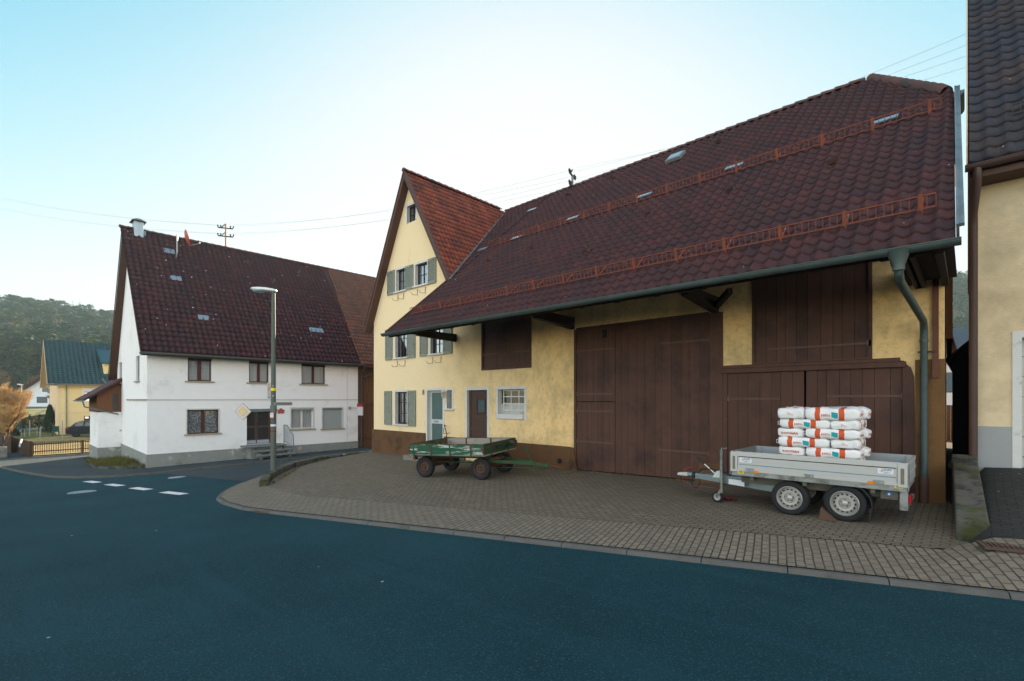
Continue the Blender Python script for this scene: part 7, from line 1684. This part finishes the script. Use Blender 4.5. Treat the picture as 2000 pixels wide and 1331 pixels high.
for x in (-.22, .22):
    for y in (-.22, .22): part("leg", gcm, gch, lambda b: b.box(g0.x+x-.025, g0.x+x+.025, g0.y+y-.025, g0.y+y+.025, g0.z-.05, g0.z+.40))
for i, (px, pb, pt, lab) in enumerate(((78, 855, 836, "thin wire fence post in front of the thuja"), (122, 857, 822, "thin grey fence post before the yellow house wall"), (16, 858, 838, "thin metal frame post on the lawn at the left picture edge"), (178, 857, 826, "thin grey fence post in front of the dark car"))):
    fpost("fence_post", lab, "post", px, pb, pt, .03, 45 if i != 3 else 44)
rk = gpt(15, 862); o = part("bent_pipe", M("chrome_pipe", (.6, .6, .58), .3, .05, 4, metal=.5), None, lambda b: b.tube([W(43.2, 1.15, -2.95), W(43.6, 1.2, -2.65), W(44.2, 1.25, -2.55), W(44.8, 1.3, -2.62), W(45, 1.3, -2.8)], .05, 8), smooth=True); tag(o, "shiny bent pipe rising behind the brown board fence corner", "pipe")

# ------------------------------------------------------------------ glimpse through the alley on the right
ah = at_depth(1858, 760, 46); t_, P = far_house("alley_house", "small pale house with slate blue roof seen through the gap between barn and garage house", at_depth(1838, 800, 46), YAW+R(8), 9, 8, 5.2, .1, M("pale_pink_wall", (.62, .55, .5), .9, .05, 2), tile_blue, ((.2, 1.6, 1.2, 1.9),), .2)
part("slate_roof", M("slate", (.035, .05, .065), .7, .15, 3), t_, lambda b: b.prism([P(-.5, -.5, 4.9), P(9.5, -.5, 4.9), P(9.5, 3.5, 8.2), P(-.5, 3.5, 8.2)], (0, 0, .12)))
al = thing("alley_shed", "dark wooden lean-to shed along the narrow alley beside the garage house", "shed", (-.1, 18, EYE-1.3))
part("shed_wall", M("black_wood", (.012, .010, .009), .9, .3, 4, .4, 10), al, lambda b: b.prism([(-.30, 17.5, -.5), (.12, 17.5, -.5), (.12, 17.5, EYE+1.5), (-.30, 17.5, EYE+1.05)], (0, 8, 0)))
part("shed_eave", M("shed_wood", (.10, .05, .025), .8, .2, 4), al, lambda b: b.prism([(-.42, 17.3, EYE+1.0), (.12, 17.3, EYE+1.55), (.12, 17.3, EYE+1.65), (-.42, 17.3, EYE+1.1)], (0, 8.3, 0)))
o = part("alley_fence", fence_brown, None, lambda b: planks(b, Fr(lambda a, d, z: Vector((a, 30+d, z))), -1.6, .2, .2, EYE-.25, 0, .04, 12)); tag(o, "weathered plank fence closing the far end of the dark alley", "fence")

# ------------------------------------------------------------------ wooded hillside (far wood that reads as one mass)
def wood():
    rnd = np.random.default_rng(5)
    def variant(kind):
        T = []
        if kind < 3:                                                    # spruce and pine
            for _ in range(240):
                f = rnd.random(); a = rnd.random()*6.283
                if kind == 0: r = .17*(1-f)*(.6+.4*rnd.random())+.004; z = .12+.88*f; dr = -.05
                elif kind == 1: r = .20*math.sqrt(max(0, 1-(2*f-1)**2))*(.5+.5*rnd.random()); z = .52+.46*f; dr = .01
                else: r = .22*math.sqrt(max(0, 1-(2*f-1)**2))*(.5+.5*rnd.random()); z = .3+.68*f; dr = .02
                p = np.array([r*math.cos(a), r*math.sin(a), z]); s = (.045*(1-f)+.010 if kind == 0 else .028+.02*rnd.random())
                t = np.array([-math.sin(a), math.cos(a), 0])*s; k_ = (1.1-f) if kind == 0 else 1; u = np.array([math.cos(a)*.05*k_, math.sin(a)*.05*k_, (dr+.04*(rnd.random()-.5))*k_])
                T.append((p-t-u*.5, p+t-u*.5, p+u+np.array([0, 0, .01])))
            T.append((np.array([-.012, 0, 0]), np.array([.012, 0, 0]), np.array([0, 0, .8]))); T.append((np.array([0, -.012, 0]), np.array([0, .012, 0]), np.array([0, 0, .8])))
        else:                                                           # bare deciduous crown
            for _ in range(210):
                f = rnd.random(); a = rnd.random()*6.283; r = (.05+.2*math.sqrt(max(0, 1-(2*f-1)**2)))*rnd.random()**.5; p = np.array([r*math.cos(a), r*math.sin(a), .25+.6*f]); d = np.array([math.cos(a)*.06, math.sin(a)*.06, .13]); t = np.array([-math.sin(a), math.cos(a), 0])*.008
                T.append((p-t, p+t, p+d))
            for k in range(3): a = k*1.05; t = np.array([math.cos(a), math.sin(a), 0])*.012; T.append((-t, t, np.array([0, 0, .75])))
        return np.array(T)
    V = {k: [variant(k) for _ in range(3)] for k in range(4)}; tris = []; mi = []
    n = 0
    for (a0, a1, cnt) in ((74, 101, 1650), (-12, 9, 850), (9, 74, 260)):
        for _ in range(cnt):
            a = math.radians(a0+(a1-a0)*rnd.random()); d = 165+300*rnd.random()**.8
            X, Y = -d*math.sin(a), d*math.cos(a); z = hill_h(X, Y); f = (d-165)/300
            q = noise.noise(Vector((X*.012, Y*.012, 3.3)))
            kind = 3 if rnd.random() < (.42-.25*f+.7*q) else int(rnd.choice([0, 1, 1, 2, 2]))
            h = {0: 15, 1: 14, 2: 12, 3: 12}[kind]*(.75+.5*rnd.random()); w_ = h*(.85+.4*rnd.random()); c, s = math.cos(a*37+n), math.sin(a*37+n)
            v = V[kind][n % 3].reshape(-1, 3)*np.array([w_, w_, h]); v = np.stack([v[:, 0]*c-v[:, 1]*s, v[:, 0]*s+v[:, 1]*c, v[:, 2]], 1)+np.array([X, Y, z]); tris.append(v)
            m0 = {0: 0, 1: 1, 2: 1, 3: 3}[kind]; m0 = 2 if (kind in (1, 2) and rnd.random() < .25) else m0; m0 = 4 if (kind == 3 and rnd.random() < .4) else m0
            mi += [m0]*(len(v)//3); n += 1
    A = np.concatenate(tris); me = bpy.data.meshes.new("forest"); nv = len(A); nf = nv//3
    me.vertices.add(nv); me.vertices.foreach_set("co", A.ravel().astype(np.float32)); me.loops.add(nv); me.loops.foreach_set("vertex_index", np.arange(nv, dtype=np.int32)); me.polygons.add(nf); me.polygons.foreach_set("loop_start", np.arange(0, nv, 3, dtype=np.int32))
    for m_ in (M("spruce", (.018, .060, .038), .95, .3, .2), M("pine", (.036, .088, .045), .95, .3, .2), M("pine_sun_tint", (.10, .125, .035), .95, .3, .2), M("bare_wood", (.14, .115, .085), .95, .3, .2), M("warm_bare_wood", (.24, .16, .09), .95, .3, .2)): me.materials.append(m_)  # the lighter pine tone has sunlight put into its colour
    me.polygons.foreach_set("material_index", np.array(mi, dtype=np.int32)); me.update(); me.validate()
    o = lnk(bpy.data.objects.new("forest", me)); tag(o, kind='stuff'); return o
wood()
# ------------------------------------------------------------------ overhead wires
wirem = M("wire", (.16, .17, .18), .5, .1, 5); wirel = M("pale_wire", (.30, .31, .33), .5, .1, 5)
def wire(A, B, sag, label, group, r=.006, m=None):
    A, B = Vector(A), Vector(B); b = MB(); b.tube([A.lerp(B, f)-Vector((0, 0, sag*4*f*(1-f))) for f in [k/14 for k in range(15)]], r, 4, caps=False); o = b.build("overhead_wire", m or wirem); tag(o, label, "wire", group)
M1 = Vector((-RUW, mw, zr_w-.1)); M2 = Vector((mx[0], RV, rw(RV)))
for dz, o_ in ((1.35, -.4), (1.35, .3), (.85, -.4), (.85, .3)):
    q = M1+Vector((.45*o_, .9*o_, dz+.15)); wire(q, at_depth(-60, 372+(1.35-dz)*44+o_*6, 46), .5, "thin overhead wire running left from the mast on the white house roof", "wires left of the roof mast")
for dz, o_ in ((1.35, -.35), (1.35, .35), (.85, -.35), (.85, .35)):
    wire(M1+Vector((.45*o_, .9*o_, dz+.15)), M2+Vector((.7*o_, -.7*o_, .2+(dz-.85)*.9)), .5, "thin pale wire between the white house mast and the barn mast", "wires between the two roof masts", .005, wirel)
for k in range(4):
    wire(M2+Vector((.25*(k % 2), -.25*(k % 2), .2+.5*(k//2))), at_depth(1990, 22+26*k, 13+.6*k), .25, "thin wire from the barn mast rising to the upper right", "wires at the upper right", .004, wirel)
wire(at_depth(212, 657, 30.5), at_depth(-30, 664, 55), .25, "dark single wire crossing before the wooded hill at the left", None, .012, dpost)
# ------------------------------------------------------------------ haze in the valley
hz = MB(); hz.box(-640, 150, -90, 660, -6.5, 120); ho_ = hz.build("haze", bpy.data.materials.new("haze_air")); ho_["kind"] = "stuff"
hm = ho_.data.materials[0]; hm.use_nodes = True; t = hm.node_tree; t.nodes.remove(t.nodes["Principled BSDF"]); pv = N(t, "ShaderNodeVolumePrincipled"); pv.inputs["Color"].default_value = (.60, .84, .92, 1); pv.inputs["Density"].default_value = .00032; pv.inputs["Anisotropy"].default_value = .2
t.links.new(pv.outputs[0], t.nodes["Material Output"].inputs["Volume"])
